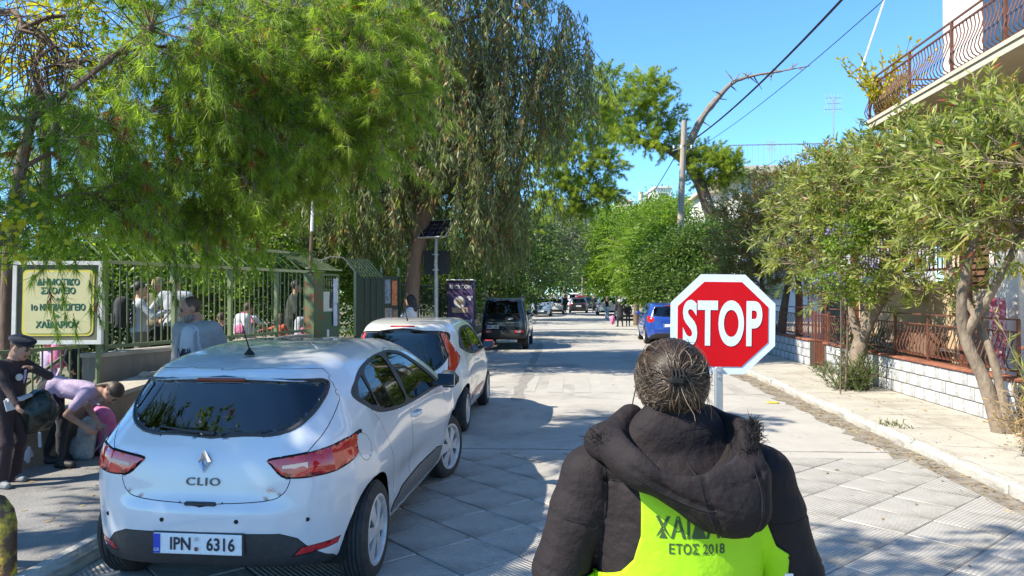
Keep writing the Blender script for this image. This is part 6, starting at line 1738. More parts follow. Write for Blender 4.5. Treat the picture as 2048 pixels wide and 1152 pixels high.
# ---- the small white city car in front of it
ay_side = smooth_poly([(.10, .27), (.6, .2), (1.8, .19), (2.9, .19), (3.3, .22), (3.43, .35), (3.45, .55), (3.38, .72), (3.2, .82), (2.9, .90), (2.68, .97), (2.45, 1.12), (2.18, 1.30), (1.95, 1.41), (1.6, 1.455), (1.2, 1.462), (.8, 1.45), (.45, 1.42), (.22, 1.385), (.17, 1.35), (.16, 1.25), (.10, 1.0), (.05, .82), (.02, .66), (-.02, .56), (-.02, .40)], 6)
ay_plan = [(-.02, 0), (-.012, .25), (.02, .45), (.075, .58), (.16, .67), (.32, .74), (.6, .785), (1.2, .80), (2.0, .805), (2.6, .80), (2.95, .765), (3.2, .66), (3.38, .42), (3.45, .2), (3.455, 0)]
P_WHITE2 = paint('city_car_white', (0.76, 0.75, 0.71), 0.3)
aygo = dict(L=3.455, W=1.615, H=1.462, h=.034, paint=P_WHITE2, side=ay_side, plan=ay_plan, k=.07,
    off=[(0, .08), (.25, .05), (.36, .02), (.55, .0), (.8, .012), (.93, .03), (1.0, .05), (1.2, .12), (1.35, .185), (1.48, .27)],
    rear=[(0, 0), (0, .8), (.06, .95), (.13, 1.2), (.17, 1.4)],
    bulge=[(.03, .55, .7, .45, .17), (.03, 2.88, .66, .42, .16), (-.025, 1.7, .5, .6, .12)],
    wr=.55, wf=2.89, wrad=.29, rim=.19, wwid=.17, track=1.43, spokes=8, seats=(.75, 1.45), seat_z=.4,
    regions=[
        dict(name='rear_window', axis=REAR, poly=rounded([(-.3, .80), (.2, .80), (.42, .83), (.54, .92), (.60, 1.05), (.585, 1.2), (.55, 1.30), (.3, 1.325), (-.3, 1.33)], 3), mat=M_GLASS_DARK, mirror='weld', seal=.009, ring=(.02, .001), ringmat=M_DARK, lim=.2, off=-.002),
        dict(name='taillight', axis=CORNER, poly=[(xy(.575, .17), 1.30), (xy(.63, .2), 1.31), (xy(.70, .3), 1.12), (xy(.755, .42), .98), (xy(.74, .3), .90), (xy(.66, .12), .76), (xy(.585, .09), .78), (xy(.64, .12), .9), (xy(.65, .15), 1.02), (xy(.61, .15), 1.15)], mat=M_RED, ring=(.008, .003), lim=.15, off=.006),
        dict(name='lower_bumper', axis=REAR, poly=[(-.1, .12), (.66, .12), (.6, .34), (.45, .42), (-.1, .43)], mat=M_DARK, mirror='weld', ring=(.004, .004)),
        dict(name='front_door', axis=RIGHT, poly=[(1.42, .28), (1.40, 1.34), (1.9, 1.32), (2.2, 1.2), (2.5, .98), (2.55, .6), (2.42, .28)], mat=None, ring=(.004, .006), lim=.2),
        dict(name='rear_door', axis=RIGHT, poly=[(1.39, .28), (1.39, 1.34), (1.0, 1.30), (.72, 1.18), (.78, .9), (.92, .6), (.98, .28)], mat=None, ring=(.004, .006), lim=.2),
        dict(name='door_stripe', axis=RIGHT, poly=[(1.1, .33), (1.15, .42), (2.35, .46), (2.38, .40)], mat=mat('stripe_red', (.25, .02, .03), .3), lim=.2, off=.003),
        dict(name='window_surround', axis=RIGHT, poly=rounded([(.56, 1.10), (.72, 1.25), (1.0, 1.33), (1.4, 1.355), (1.8, 1.34), (2.1, 1.24), (2.4, 1.03), (2.42, .96), (1.8, .945), (1.2, .97), (.8, 1.03)], 3), mat=M_DARK, lim=.12, off=.002),
        dict(name='rear_door_glass', axis=RIGHT, poly=[(.80, 1.07), (.85, 1.25), (1.1, 1.315), (1.36, 1.325), (1.36, .99), (1.1, 1.005)], mat=M_GLASS, lim=.12, off=-.003),
        dict(name='front_door_glass', axis=RIGHT, poly=[(1.45, .98), (1.45, 1.325), (1.78, 1.315), (2.05, 1.225), (2.32, 1.03), (2.34, .975)], mat=M_GLASS, lim=.12, off=-.003),
        dict(name='windshield', axis=FRONT, poly=flip([(-.3, 1.0), (.5, .99), (.6, .98), (.56, 1.2), (.5, 1.34), (-.3, 1.38)]), mat=M_GLASS_CLEAR, mirror='weld', ring=(.02, .001), lim=.2, where=lambda c: c.y > 1.6),
        dict(name='headlight', axis=FCORNER, poly=[(xf(.4, 3.35), .62), (xf(.55, 3.2), .74), (xf(.7, 2.95), .80), (xf(.72, 3.0), .66)], mat=M_LAMPW, ring=(.006, .004), lim=.2),
    ])
root, Fa, made = build_car(aygo, 'white_city_car', (-2.17, 9.12, 0), 0.0, 'small white city car parked in front of the hatchback, tall red corner lights', 'car', 'cars parked along the left kerb')
b = MB(); b.box((0, surf_y(Fa, 0, 1.385) - .004, 1.378), (.32, .03, .028), rot=(.3, 0, 0), b=.006); b.build('brake_light', M_RED, root)
for s_ in (1, -1):
    par = made['taillight' + ('R' if s_ > 0 else 'L')]
    b = MB(); cs = []
    for x, z in ((.655, .99), (.672, .93), (.66, .86), (.63, .80)):
        y = surf_y(Fa, x, z) - .010
        cs.append((Vector((s_ * (x - .03), y - .004, z)), Vector((s_ * (x + .03), surf_y(Fa, min(x + .03, .7), z) - .010, z))))
    for (a, b1), (c, d) in zip(cs, cs[1:]): b.add([a, b1, d, c], [(0, 1, 2, 3)])
    b.build('reversing_lens', M_LAMPW, par)
    b = MB(); x0 = surf_x(Fa, 2.25, .98); b.tube([(s_ * (x0 - .02), 2.24, .97), (s_ * (x0 + .07), 2.25, 1.0)], .022, 8); mm = b.build('mirror', M_DARK, root)
    b = MB(); b.box((s_ * (x0 + .12), 2.26, 1.03), (.19, .11, .13), rot=(0, 0, s_ * -.2), b=.04); b.build('mirror_shell', mat('mirror_red', (.3, .02, .02), .2, coat=1), mm, True)
    b = MB(); b.box((s_ * (x0 + .115), 2.203, 1.03), (.16, .006, .10), rot=(0, 0, s_ * -.2)); b.build('mirror_glass', MATS['mirror_face'], mm)
    b = MB(); x0 = surf_x(Fa, 1.55, .85); b.tube([(s_ * (x0 - .01), 1.5, .85), (s_ * (x0 + .02), 1.53, .85), (s_ * (x0 + .02), 1.64, .85), (s_ * (x0 - .01), 1.67, .85)], .012, 6); b.build('door_handle', P_WHITE2, root)
b = MB(); b.tube([(0, .5, 1.45), (0, .44, 1.52), (0, .25, 1.75)], [.012, .005, .003], 6); b.build('antenna', M_GAP, root)

# ---- the boxy black off-roader
su_side = smooth_poly([(.05, .38), (.5, .34), (2.0, .33), (3.4, .34), (3.75, .42), (3.8, .62), (3.76, .85), (3.6, .95), (2.9, 1.04), (2.72, 1.12), (2.5, 1.34), (2.28, 1.56), (2.05, 1.645), (1.5, 1.675), (.8, 1.675), (.35, 1.66), (.19, 1.63), (.15, 1.55), (.08, 1.12), (.03, .95), (.02, .72), (-.03, .66), (-.05, .5)], 6)
su_plan = [(-.02, 0), (-.015, .35), (0, .55), (.05, .67), (.15, .735), (.4, .77), (1.2, .775), (2.4, .775), (3.2, .76), (3.55, .70), (3.72, .55), (3.79, .3), (3.8, 0)]
P_BLACK = paint('black_paint', (0.012, 0.013, 0.017), 0.25)
terios = dict(L=3.8, W=1.555, H=1.675, h=.05, paint=P_BLACK, side=su_side, plan=su_plan, k=.06, zmin=.25,
    off=[(0, .04), (.35, .03), (.6, .0), (.95, .01), (1.05, .03), (1.3, .075), (1.55, .13), (1.7, .18)], rear=[(0, 0), (0, .9), (.05, 1.1), (.12, 1.5), (.14, 1.7)],
    bulge=[(.03, .65, .72, .42, .16), (.03, 3.05, .7, .42, .16)], wr=.65, wf=3.07, wrad=.33, rim=.2, wwid=.2, track=1.34, spokes=5, seats=(.85, 1.65), seat_z=.62, arch=.06,
    regions=[
        dict(name='rear_window', axis=REAR, poly=rounded([(-.3, 1.12), (.5, 1.12), (.57, 1.16), (.56, 1.4), (.53, 1.55), (.4, 1.575), (-.3, 1.575)], 3), mat=M_GLASS_DARK, mirror='weld', ring=(.02, .002), lim=.3),
        dict(name='tailgate_panel', axis=REAR, poly=rounded([(-.3, .68), (.5, .68), (.6, .75), (.62, 1.0), (.60, 1.095), (.4, 1.10), (-.3, 1.10)], 3), mat=None, mirror='weld', ring=(.008, .008), lim=.3),
        dict(name='bumper', axis=REAR, poly=[(-.3, .36), (.8, .36), (.8, .64), (-.3, .64)], mat=M_DARK, mirror='weld', lim=.3, ring=(.006, .004)),
        dict(name='taillight', axis=REAR, poly=[(.36, .545), (.66, .545), (.66, .635), (.36, .635)], mat=M_RED, ring=(.006, .003), lim=.2, off=.006),
        dict(name='side_window', axis=RIGHT, poly=[(.3, 1.10), (.36, 1.55), (1.42, 1.57), (1.42, 1.09)], mat=M_GLASS_DARK, ring=(.015, .002), lim=.2),
        dict(name='front_window', axis=RIGHT, poly=[(1.5, 1.08), (1.5, 1.57), (2.05, 1.55), (2.28, 1.44), (2.62, 1.12)], mat=M_GLASS, ring=(.015, .002), lim=.2),
        dict(name='windshield', axis=FRONT, poly=flip([(-.3, 1.13), (.62, 1.12), (.55, 1.55), (-.3, 1.6)]), mat=M_GLASS_CLEAR, mirror='weld', ring=(.02, .001), lim=.2, where=lambda c: c.y > 1.8),
    ])
root, Ft, made = build_car(terios, 'black_off_roader', (-2.21, 23.7, 0), 0.0, 'boxy black off-roader parked under the trees, tail lamps in its bumper', 'car', 'cars parked along the left kerb')
add_plate(root, Ft, -.36, .735, 'MAI 2075', w=.40)
b = MB(); y = surf_y(Ft, .2, .95) - .012
b.box((.22, y, 1.0), (.24, .01, .09), b=.004); pl = b.build('badge_plate', mat('badge_black', (.02, .02, .02), .4), root)
b = MB(); b.prism([(-.08, -.03), (.03, -.03), (.08, .0), (.03, .03), (-.08, .03), (-.03, .01), (.02, .0), (-.05, -.005)], (.22, y - .007, 1.005), (1, 0, 0), (0, 0, 1), .003); b.build('badge_mark', M_PLATE, pl)
text('badge_lettering', 'DAIHATSU', .055, frame((.22, surf_y(Ft, .2, .87) - .008, .875), (1, 0, 0), (0, 0, 1)), M_CHROME, root, bold=.001)
text('model_lettering', 'TERIOS', .05, frame((-.38, surf_y(Ft, .3, .96) - .008, .96), (1, 0, 0), (0, 0, 1)), M_CHROME, root)
b = MB(); b.box((-.42, surf_y(Ft, .4, .87) - .01, .87), (.16, .02, .02), b=.005); b.build('tailgate_handle', M_CHROME, root)
for s_ in (1, -1):
    b = MB(); b.tube([(s_ * .56, .35, 1.71), (s_ * .57, 1.0, 1.715), (s_ * .56, 1.9, 1.70)], .015, 6)
    for yy in (.35, 1.1, 1.9): b.cyl((s_ * .56, yy, 1.64), (s_ * .56, yy, 1.71), .018, n=6)
    b.build('roof_rail', M_DARK, root)
    b = MB(); b.box((s_ * .89, 2.5, 1.17), (.18, .1, .14), b=.035); b.cyl((s_ * .74, 2.52, 1.10), (s_ * .84, 2.5, 1.15), .02, n=6); b.build('mirror', M_DARK, root, True)
    b = MB(); b.box((s_ * .51, surf_y(Ft, .5, .59) - .012, .59), (.10, .006, .07)); b.build('reversing_lens', M_LAMPW, root)

# ---- cars farther away: one builder, different outlines
def simple_car(name, label, loc, rz, L, W, H, col, kind='hatch', metal=0.0, plate=None, group='cars farther along the street', h=.085, lamp_z=.9, lit=False, glass=None):
    suv = kind in ('suv', 'van')
    g = .22 if suv else .18
    bz = H * (.60 if not suv else .60)
    if kind == 'van':
        side = [(.05, g + .1), (.6, g), (L - .5, g), (L - .08, g + .1), (L, g + .35), (L - .05, .85), (L - .35, 1.0), (L - .75, 1.15), (L - 1.25, H - .18), (L - 1.6, H - .02), (1.2, H), (.2, H - .02), (.08, H - .1), (.03, 1.2), (.0, .7), (-.04, .5)]
    else:
        side = [(.08, g + .1), (.6, g), (L - .6, g), (L - .1, g + .08), (L, g + .3), (L - .05, H * .46), (L - .25, H * .54), (L - .8, H * .65), (L - 1.12, H * .72), (L - 1.6, H * .92), (L - 1.95, H * .985), (L * .40, H), (L * .22, H * .985), (.28, H * .935), (.20, H * .89), (.12, H * .68), (.05, H * .60), (.02, H * .46), (-.04, H * .41), (-.04, H * .3)]
    w = W / 2
    plan = [(-.02, 0), (-.01, w * .4), (.03, w * .65), (.12, w * .84), (.3, w * .93), (.7, w * .985), (L * .4, w), (L * .7, w), (L - .6, w * .95), (L - .3, w * .83), (L - .1, w * .6), (L - .01, w * .3), (L, 0)]
    P = paint(name + '_paint', col, .3, metal)
    ra = .34 if suv else .305
    gm = glass or M_GLASS_DARK
    z0, z1 = H * .675, H * .90
    yb = L * .42
    lz = H * .57
    sp = dict(L=L, W=W, H=H, h=h, paint=P, side=smooth_poly(side, 5), plan=plan, k=.08, zmin=.12,
        off=[(0, .06), (.3, .02), (H * .4, 0), (H * .6, .02), (H * .68, .05), (H * .85, .14), (H * .95, .21), (H * 1.02, .28)] if kind != 'van' else [(0, .05), (.3, 0), (1.0, .0), (H, .12)],
        rear=[(0, 0), (0, H * .6), (.07, H * .68), (.18, H * .88), (.24, H)] if kind != 'van' else [(0, 0), (.06, H)],
        bulge=[(.025, .7, .6, .45, .2), (.025, L - .85, .6, .45, .2)], wr=.68, wf=L - .85, wrad=ra, rim=ra - .11, wwid=.2, track=W - .2, spokes=5, seats=(L * .25, L * .44), seat_z=.42 if not suv else .55,
        regions=[
            dict(name='rear_window', axis=REAR, poly=rounded([(-.3, z0), (w * .55, z0), (w * .68, z0 + .06), (w * .64, z1 - .04), (w * .58, z1), (-.3, z1 + .01)], 3), mat=gm, mirror='weld', ring=(.02, .002), lim=.2, where=lambda c: c.y < 1),
            dict(name='taillight', axis=CORNER, poly=[(xy(w * .62, .08), lz - .03), (xy(w * .66, .1), lz + .10), (xy(w * .93, .3), lz + .18), (xy(w * .95, .42), lz + .16), (xy(w * .93, .3), lz - .02), (xy(w * .8, .14), lz - .08)], mat=M_RED, ring=(.006, .003), lim=.15, off=.006),
            dict(name='lower_bumper', axis=REAR, poly=[(-.2, .1), (w * .85, .1), (w * .8, .32), (w * .6, .40), (-.2, .41)], mat=M_DARK, mirror='weld', lim=.2),
            dict(name='side_glass', axis=RIGHT, poly=[(.62, z0 + .06), (.8, z1 - .02), (1.2, z1 + .02), (yb, z1 + .035), (yb, z0)], mat=gm, ring=(.015, .002), lim=.12),
            dict(name='front_side_glass', axis=RIGHT, poly=[(yb + .08, z0), (yb + .08, z1 + .035), (L - 2.0, z1 + .01), (L - 1.62, z1 - .08), (L - 1.28, z0 + .02)], mat=M_GLASS, ring=(.015, .002), lim=.12),
            dict(name='windshield', axis=FRONT, poly=flip([(-.3, H * .73), (w * .72, H * .73), (w * .62, H * .92), (-.3, H * .95)]), mat=M_GLASS, mirror='weld', ring=(.02, .002), lim=.2, where=lambda c: c.y > L * .5),
            dict(name='headlight', axis=FCORNER, poly=[(xf(w * .55, L - .12), H * .42), (xf(w * .6, L - .15), H * .50), (xf(w * .92, L - .5), H * .56), (xf(w * .93, L - .42), H * .44)], mat=M_LAMPW, ring=(.006, .004), lim=.15),
            dict(name='grille', axis=FRONT, poly=flip([(-.3, H * .2), (w * .6, H * .2), (w * .68, H * .3), (-.3, H * .31)]), mat=M_DARK, mirror='weld', lim=.2, where=lambda c: c.y > L * .7),
        ])
    if kind == 'van':
        sp['regions'] = [dict(name='rear_window', axis=REAR, poly=[(-.3, 1.15), (w * .7, 1.15), (w * .66, H - .2), (-.3, H - .2)], mat=gm, mirror='weld', ring=(.02, .002), lim=.2, where=lambda c: c.y < 1)] + [r for r in sp['regions'] if r['name'] in ('taillight', 'lower_bumper', 'windshield')]
    root, F, made = build_car(sp, name, loc, rz, label, 'car' if kind != 'van' else 'van', group)
    if abs(rz) < 1.5:
        add_plate(root, F, 0, H * .45 if not suv else H * .42, plate, w=.5)
    else:
        add_plate(root, F, 0, H * .29, plate, front=L + .01, w=.5)
    for s_ in (1, -1):
        b = MB(); x0 = surf_x(F, L - 1.5, z0); b.box((s_ * (x0 + .11), L - 1.45, z0 + .06), (.2, .1, .13), b=.035); b.cyl((s_ * (x0 - .02), L - 1.44, z0 - .01), (s_ * (x0 + .05), L - 1.44, z0 + .03), .02, n=6); b.build('mirror', M_DARK if suv else P, root, True)
    b = MB(); b.box((0, surf_y(F, 0, H * .925) - .01, H * .925), (.3, .02, .025), b=.005); b.build('brake_light', M_RED, root)
    return root, F, made
# ---- the rest of the traffic
simple_car('silver_blue_minicar', 'silver-blue small car facing the camera, beyond the black off-roader', at(1081, 58, 0) + Vector((0, 3.7, 0)), pi, 3.7, 1.66, 1.54, (.30, .40, .52), metal=.4)
simple_car('pale_estate', 'off-white car with red tail lamp behind the silver-blue small car', at(1110, 66, 0), R(2), 4.2, 1.75, 1.48, (.62, .62, .6))
simple_car('light_blue_car', 'light blue car far along the left kerb, only its roof and glass showing', at(1119, 82, 0), 0, 4.1, 1.74, 1.5, (.20, .36, .58), h=.11)
simple_car('black_hatchback', 'black hatchback driving away in the middle of the road', at(1157, 69, 0), R(0), 4.1, 1.76, 1.48, (.02, .02, .022))
simple_car('grey_saloon', 'dark grey car just beyond the black hatchback on its right', at(1172, 80, 0), R(-3), 4.3, 1.75, 1.46, (.08, .085, .09), h=.11)
simple_car('white_van', 'tall white van at the far end of the street', at(1148, 100, 0), 0, 4.6, 1.85, 1.95, (.7, .7, .72), kind='van', h=.11)
simple_car('red_car', 'red car at the far end beside the white van', at(1163, 95, 0), R(4), 4.2, 1.78, 1.62, (.42, .02, .02), h=.11)
simple_car('white_compact', 'small white car farthest along the right kerb', at(1200, 82, 0), R(-2), 3.9, 1.7, 1.5, (.7, .71, .72), h=.11)
simple_car('white_crossover', 'white crossover parked right, beside the walking girl in grey trousers', at(1216, 62, 0), R(0), 4.3, 1.82, 1.62, (.72, .72, .72), kind='suv')
simple_car('beige_crossover', 'pale beige crossover parked right, behind the women in black', at(1263, 49.5, 0), R(0), 4.4, 1.84, 1.62, (.58, .55, .50), kind='suv', metal=.2)
r_, F_, m_ = simple_car('blue_hatchback', 'blue hatchback parked right, partly hidden by the stop sign', (3.46, 26.6, 0), R(0), 3.97, 1.72, 1.49, (.014, .055, .30), h=.05, glass=M_GLASS)
# ------------------------------------------------------------------ people: one continuous skin grown from a field
M_SKIN = mat('skin', (.46, .27, .19), .55, col2=(.40, .22, .15), scale=14, spec=.35)
M_SKIN2 = mat('skin_tanned', (.36, .20, .135), .55, col2=(.30, .155, .10), scale=14, spec=.35)
M_HAIRD = mat('dark_hair', (.016, .011, .008), .5, col2=(.035, .024, .017), scale=60)
M_HAIRB = mat('brown_hair', (.045, .025, .014), .55, col2=(.08, .045, .025), scale=50)
M_HAIRG = mat('grey_hair', (.20, .19, .18), .6, col2=(.09, .085, .08), scale=50)
M_EYE = mat('eye_dark', (.02, .015, .012), .3)
M_LIP = mat('lips', (.30, .11, .09), .5)
def cloth(name, c, c2=None, rough=.9, scale=8):
    return mat('cloth_' + name, c, rough, col2=c2 or tuple(x * .75 for x in c), scale=scale, bump=.35, bscale=28, sheen=.1)

class Body:
    def __init__(s): s.p = []; s.mats = []
    def mi(s, m):
        if m not in s.mats: s.mats.append(m)
        return s.mats.index(m)
    def cone(s, a, b, ra, rb, m, k=.03, pri=0.0): s.p.append(('c', np.array(a, float), np.array(b, float), ra, rb, s.mi(m), k, pri))
    def ell(s, c, r, m, rot=None, k=.03, pri=0.0): s.p.append(('e', np.array(c, float), np.array(r, float), np.array(rot if rot is not None else Matrix.Identity(3)).T.astype(float), 0, s.mi(m), k, pri))
    def cut(s, c, r, m, rot=None, k=.02): s.p.append(('x', np.array(c, float), np.array(r, float), np.array(rot if rot is not None else Matrix.Identity(3)).T.astype(float), 0, s.mi(m), k, 0))
    def groove(s, a, b, r, m, k=.012): s.p.append(('g', np.array(a, float), np.array(b, float), r, r, s.mi(m), k, 0))
    @staticmethod
    def dist(p, X):
        X = X.astype(np.float32, copy=False)
        if p[0] in 'cg':
            _, a, b, ra, rb = p[:5]; ab = b - a; L = max((ab ** 2).sum(), 1e-9)
            t = np.clip(((X - a) @ ab) / L, 0, 1)
            return np.sqrt(((X - a - t[..., None] * ab) ** 2).sum(-1)) - (ra + (rb - ra) * t)
        q = (X - p[1]) @ p[3].T
        k0 = np.sqrt(((q / p[2]) ** 2).sum(-1)); k1 = np.sqrt(((q / p[2] ** 2) ** 2).sum(-1))
        return k0 * (k0 - 1) / np.maximum(k1, 1e-6)
    def box(s, p):
        if p[0] in 'cg':
            r = max(p[3], p[4]); return np.minimum(p[1], p[2]) - r, np.maximum(p[1], p[2]) + r
        r = p[2].max(); return p[1] - r, p[1] + r
    def mesh(s, h, name='body', k=None):
        add = [p for p in s.p if p[0] in 'ce']
        lo = np.min([s.box(p)[0] for p in add], 0) - 4 * h; hi = np.max([s.box(p)[1] for p in add], 0) + 4 * h
        n = np.ceil((hi - lo) / h).astype(int) + 1
        F = np.full(n, .3, np.float32)
        for p in s.p:
            a, b = s.box(p); pad = p[6] * 1.2 + 3 * h
            i0 = np.clip(((a - pad - lo) / h).astype(int), 0, n - 1); i1 = np.clip(((b + pad - lo) / h).astype(int) + 2, 1, n)
            sl = tuple(slice(x, y) for x, y in zip(i0, i1))
            g = np.stack(np.meshgrid(*[(lo[d] + np.arange(i0[d], i1[d]) * h).astype(np.float32) for d in range(3)], indexing='ij'), -1)
            d = s.dist(p, g)
            if p[0] in 'xg': F[sl] = smax(F[sl], -d, p[6])
            else: F[sl] = smin(F[sl], d, p[6])
        V, Q = field_mesh(F, lo, h)
        me = mesh_np(name, V, Q, smooth=True)
        C = V[Q].mean(1)
        best = np.full(len(C), 1e9); mi = np.zeros(len(C), int)
        for p in s.p:
            d = np.abs(s.dist(p, C)) - p[7] if p[0] in 'xg' else s.dist(p, C) - p[7]
            u = d < best
            best[u] = d[u]; mi[u] = p[5]
        me.polygons.foreach_set('material_index', mi.astype(np.int32))
        for m in s.mats: me.materials.append(m)
        return me

def ik(a, t, l1, l2, hint):
    a, t, hint = Vector(a), Vector(t), Vector(hint)
    d = t - a; L = min(d.length, (l1 + l2) * .999); d.normalize()
    t2 = a + d * L
    x = (l1 * l1 - l2 * l2 + L * L) / (2 * L); hgt = sqrt(max(l1 * l1 - x * x, 0))
    n = hint - d * hint.dot(d)
    if n.length < 1e-6: n = Vector((0, 1, 0))
    n.normalize()
    return a + d * x + n * hgt, t2

def hand(B, wr, dirv, palm, s, m, side, curl=.5):
    """palm with four fingers and a thumb; dirv = direction of the fingers, palm = normal of the palm"""
    dv = Vector(dirv).normalized(); pn = Vector(palm); pn = (pn - dv * pn.dot(dv)).normalized(); sd = dv.cross(pn) * side
    c = Vector(wr) + dv * .045 * s
    Mx = Matrix((sd, dv, pn)).transposed()
    B.ell(c, (.04 * s, .05 * s, .018 * s), m, Mx, k=.012)
    for i, (o, L) in enumerate(((-.030, .062), (-.011, .074), (.009, .070), (.028, .055))):
        a = Vector(wr) + dv * .085 * s + sd * o * s
        b = a + (dv * cos(curl * .7) + pn * sin(curl * .7)) * L * .5 * s
        e = b + (dv * cos(curl * 1.8) + pn * sin(curl * 1.8)) * L * .5 * s
        B.cone(a, b, .0095 * s, .0088 * s, m, k=.005); B.cone(b, e, .0088 * s, .0075 * s, m, k=.005)
    a = Vector(wr) + dv * .03 * s - sd * .03 * s
    b = a + (dv * .6 - sd * .6 + pn * .3).normalized() * .04 * s
    B.cone(a, b, .0125 * s, .011 * s, m, k=.008); B.cone(b, b + (dv * .9 - sd * .1 + pn * .4).normalized() * .032 * s, .0105 * s, .009 * s, m, k=.005)

def person(name, label, loc, rz, H, top, bottom, shoes, hair='short', hairm=None, skin=None, lean=0.0, side_lean=0.0, head=(0, 0), handL=None, handR=None,
           footL=None, footR=None, female=False, short=False, bare_legs=False, bulk=0.0, h=.016, group=None, beard=None, wide_legs=False, crouch=0.0, glasses=False, sleeve=None, child=False, dress=None, inner=None, kneehint=(0, 1, 0), elbL=None, elbR=None):
    s = H / 1.75; B = Body(); skin = skin or M_SKIN; hairm = hairm or M_HAIRD
    hs = (1.22 if H < 1.3 else 1.12 if H < 1.5 else 1.0)          # children have larger heads
    sw = (.165 if female else .19) * s; hw = .088 * s
    hip = Vector((0, -crouch * .12, .93 * s - crouch))
    T = Euler((-R(lean), R(side_lean), 0)).to_matrix()
    def up(x, y, z): return hip + T @ (Vector((x, y, z)) * s)
    chest = up(0, 0, .36); neck0 = up(0, -.005, .52); bk = bulk
    # torso
    B.ell(up(0, 0, .02), ((.165 + bk) * s, (.115 + bk) * s, .14 * s), bottom, T)
    B.ell(up(0, .0, .17), (((.135 if female else .155) + bk) * s, (.105 + bk) * s, .17 * s), top, T, k=.06)
    B.ell(up(0, .005, .35), (((.155 if female else .175) + bk) * s, (.118 + bk) * s, .19 * s), top, T, k=.06)
    if female and not child: B.ell(up(0, .075, .35), (.13 * s, .07 * s, .07 * s), top, T, k=.05)
    B.cone(up(-sw / s * .82, 0, .475), up(sw / s * .82, 0, .475), (.068 + bk * .6) * s, (.068 + bk * .6) * s, top, k=.05)
    hem = up(0, 0, .03)
    B.ell(up(0, 0, .06), ((.168 + bk) * s, (.120 + bk) * s, .10 * s), top, T, k=.03, pri=.004)
    # head
    nk = up(0, .01, .58); hc = nk + T @ Vector((0, .012, .115)) * s * hs ** .5
    Hd = Euler((R(-head[1]), 0, R(head[0]))).to_matrix()
    if head[1] or head[0]: hc = nk + Hd @ (Vector((0, .02, .115)) * s * hs ** .5)
    B.cone(neck0, nk + Vector((0, 0, .03 * s)), .055 * s, .052 * s, skin, k=.02)
    if inner is not None:
        B.ell(up(0, .10 + bk * .8, .26), (.115 * s, .058 * s, .27 * s), inner, T, k=.02, pri=.016)
    S = s * hs
    def hd(x, y, z): return hc + Hd @ (Vector((x, y, z)) * S)
    B.ell(hd(0, -.008, .025), (.077 * S, .095 * S, .092 * S), skin, Hd, k=.02)
    B.ell(hd(0, .022, -.035), (.060 * S, .072 * S, .078 * S), skin, Hd, k=.03)
    B.ell(hd(0, .082, -.085), (.025 * S, .02 * S, .02 * S), skin, Hd, k=.03)
    B.cone(hd(0, .09, .02), hd(0, .108, -.022), .010 * S, .015 * S, skin, k=.012)
    for sx in (-1, 1):
        B.ell(hd(sx * .079, -.012, -.005), (.012 * S, .022 * S, .034 * S), skin, Hd, k=.006)
        if h < .02:
            B.ell(hd(sx * .033, .080, .012), (.011 * S, .008 * S, .006 * S), M_EYE, Hd, k=.004, pri=.001)
            B.ell(hd(sx * .034, .082, .034), (.020 * S, .008 * S, .004 * S), hairm, Hd, k=.004, pri=.001)
    if h < .02: B.ell(hd(0, .088, -.055), (.024 * S, .010 * S, .008 * S), M_LIP, Hd, k=.004, pri=.003)
    if beard is not None:
        B.ell(hd(0, .035, -.072), (.062 * S, .062 * S, .045 * S), beard, Hd, k=.01, pri=.004)
    if glasses:
        for sx in (-1, 1): B.ell(hd(sx * .036, .092, .012), (.026 * S, .008 * S, .018 * S), M_EYE, Hd, k=.003, pri=.006)
    if hair == 'short':
        B.ell(hd(0, -.022, .042), (.086 * S, .096 * S, .092 * S), hairm, Hd, k=.008)
    elif hair == 'thin':
        B.ell(hd(0, -.026, .032), (.083 * S, .092 * S, .090 * S), hairm, Hd, k=.006)
    elif hair == 'long':
        B.ell(hd(0, -.022, .045), (.090 * S, .100 * S, .095 * S), hairm, Hd, k=.008)
        B.cone(hd(0, -.065, .0), hd(0, -.085, -.20), .085 * S, .075 * S, hairm, k=.02)
        for sx in (-1, 1): B.cone(hd(sx * .07, -.015, .02), hd(sx * .082, -.02, -.2), .032 * S, .03 * S, hairm, k=.02)
    elif hair == 'bun':
        B.ell(hd(0, -.022, .045), (.088 * S, .098 * S, .094 * S), hairm, Hd, k=.008)
        B.ell(hd(0, -.115, .03), (.04 * S, .04 * S, .04 * S), hairm, Hd, k=.01)
    elif hair == 'pony':
        B.ell(hd(0, -.022, .045), (.088 * S, .098 * S, .094 * S), hairm, Hd, k=.008)
        B.cone(hd(0, -.10, .04), hd(0, -.13, -.14), .035 * S, .02 * S, hairm, k=.01)
    # arms
    ua, fa = .285 * s, .26 * s
    for side, tgt in ((-1, handL), (1, handR)):
        sh = up(side * sw / s, 0, .475)
        if tgt is None: tgt = up(side * (sw / s + .07), .06, -.02)
        else: tgt = Vector(tgt)
        eh = (elbL if side < 0 else elbR) or (side * .5, -1, -.2)
        el, wr = ik(sh, tgt, ua, fa, eh)
        r0 = (.052 + bk * .5) * s
        if short:
            mid = sh.lerp(el, .6)
            B.cone(sh, mid, r0 + .012 * s, .056 * s, top, k=.03); B.cone(mid, el, .043 * s, .038 * s, skin, k=.01)
            B.cone(el, wr, .040 * s, .026 * s, skin, k=.01)
        else:
            sm = sleeve or top
            B.cone(sh, el, r0 + .006 * s, (.044 + bk * .4) * s, sm, k=.03); B.cone(el, wr, (.044 + bk * .4) * s, (.034 + bk * .3) * s, sm, k=.015)
        dv = (wr - el).normalized()
        hand(B, wr, dv, (-side * .8, .2, 0) if abs(dv.z) > .6 else (0, 0, -1), s * (.95 if female else 1.05), skin, side, .7)
    # legs
    th, shn = .425 * s, .42 * s
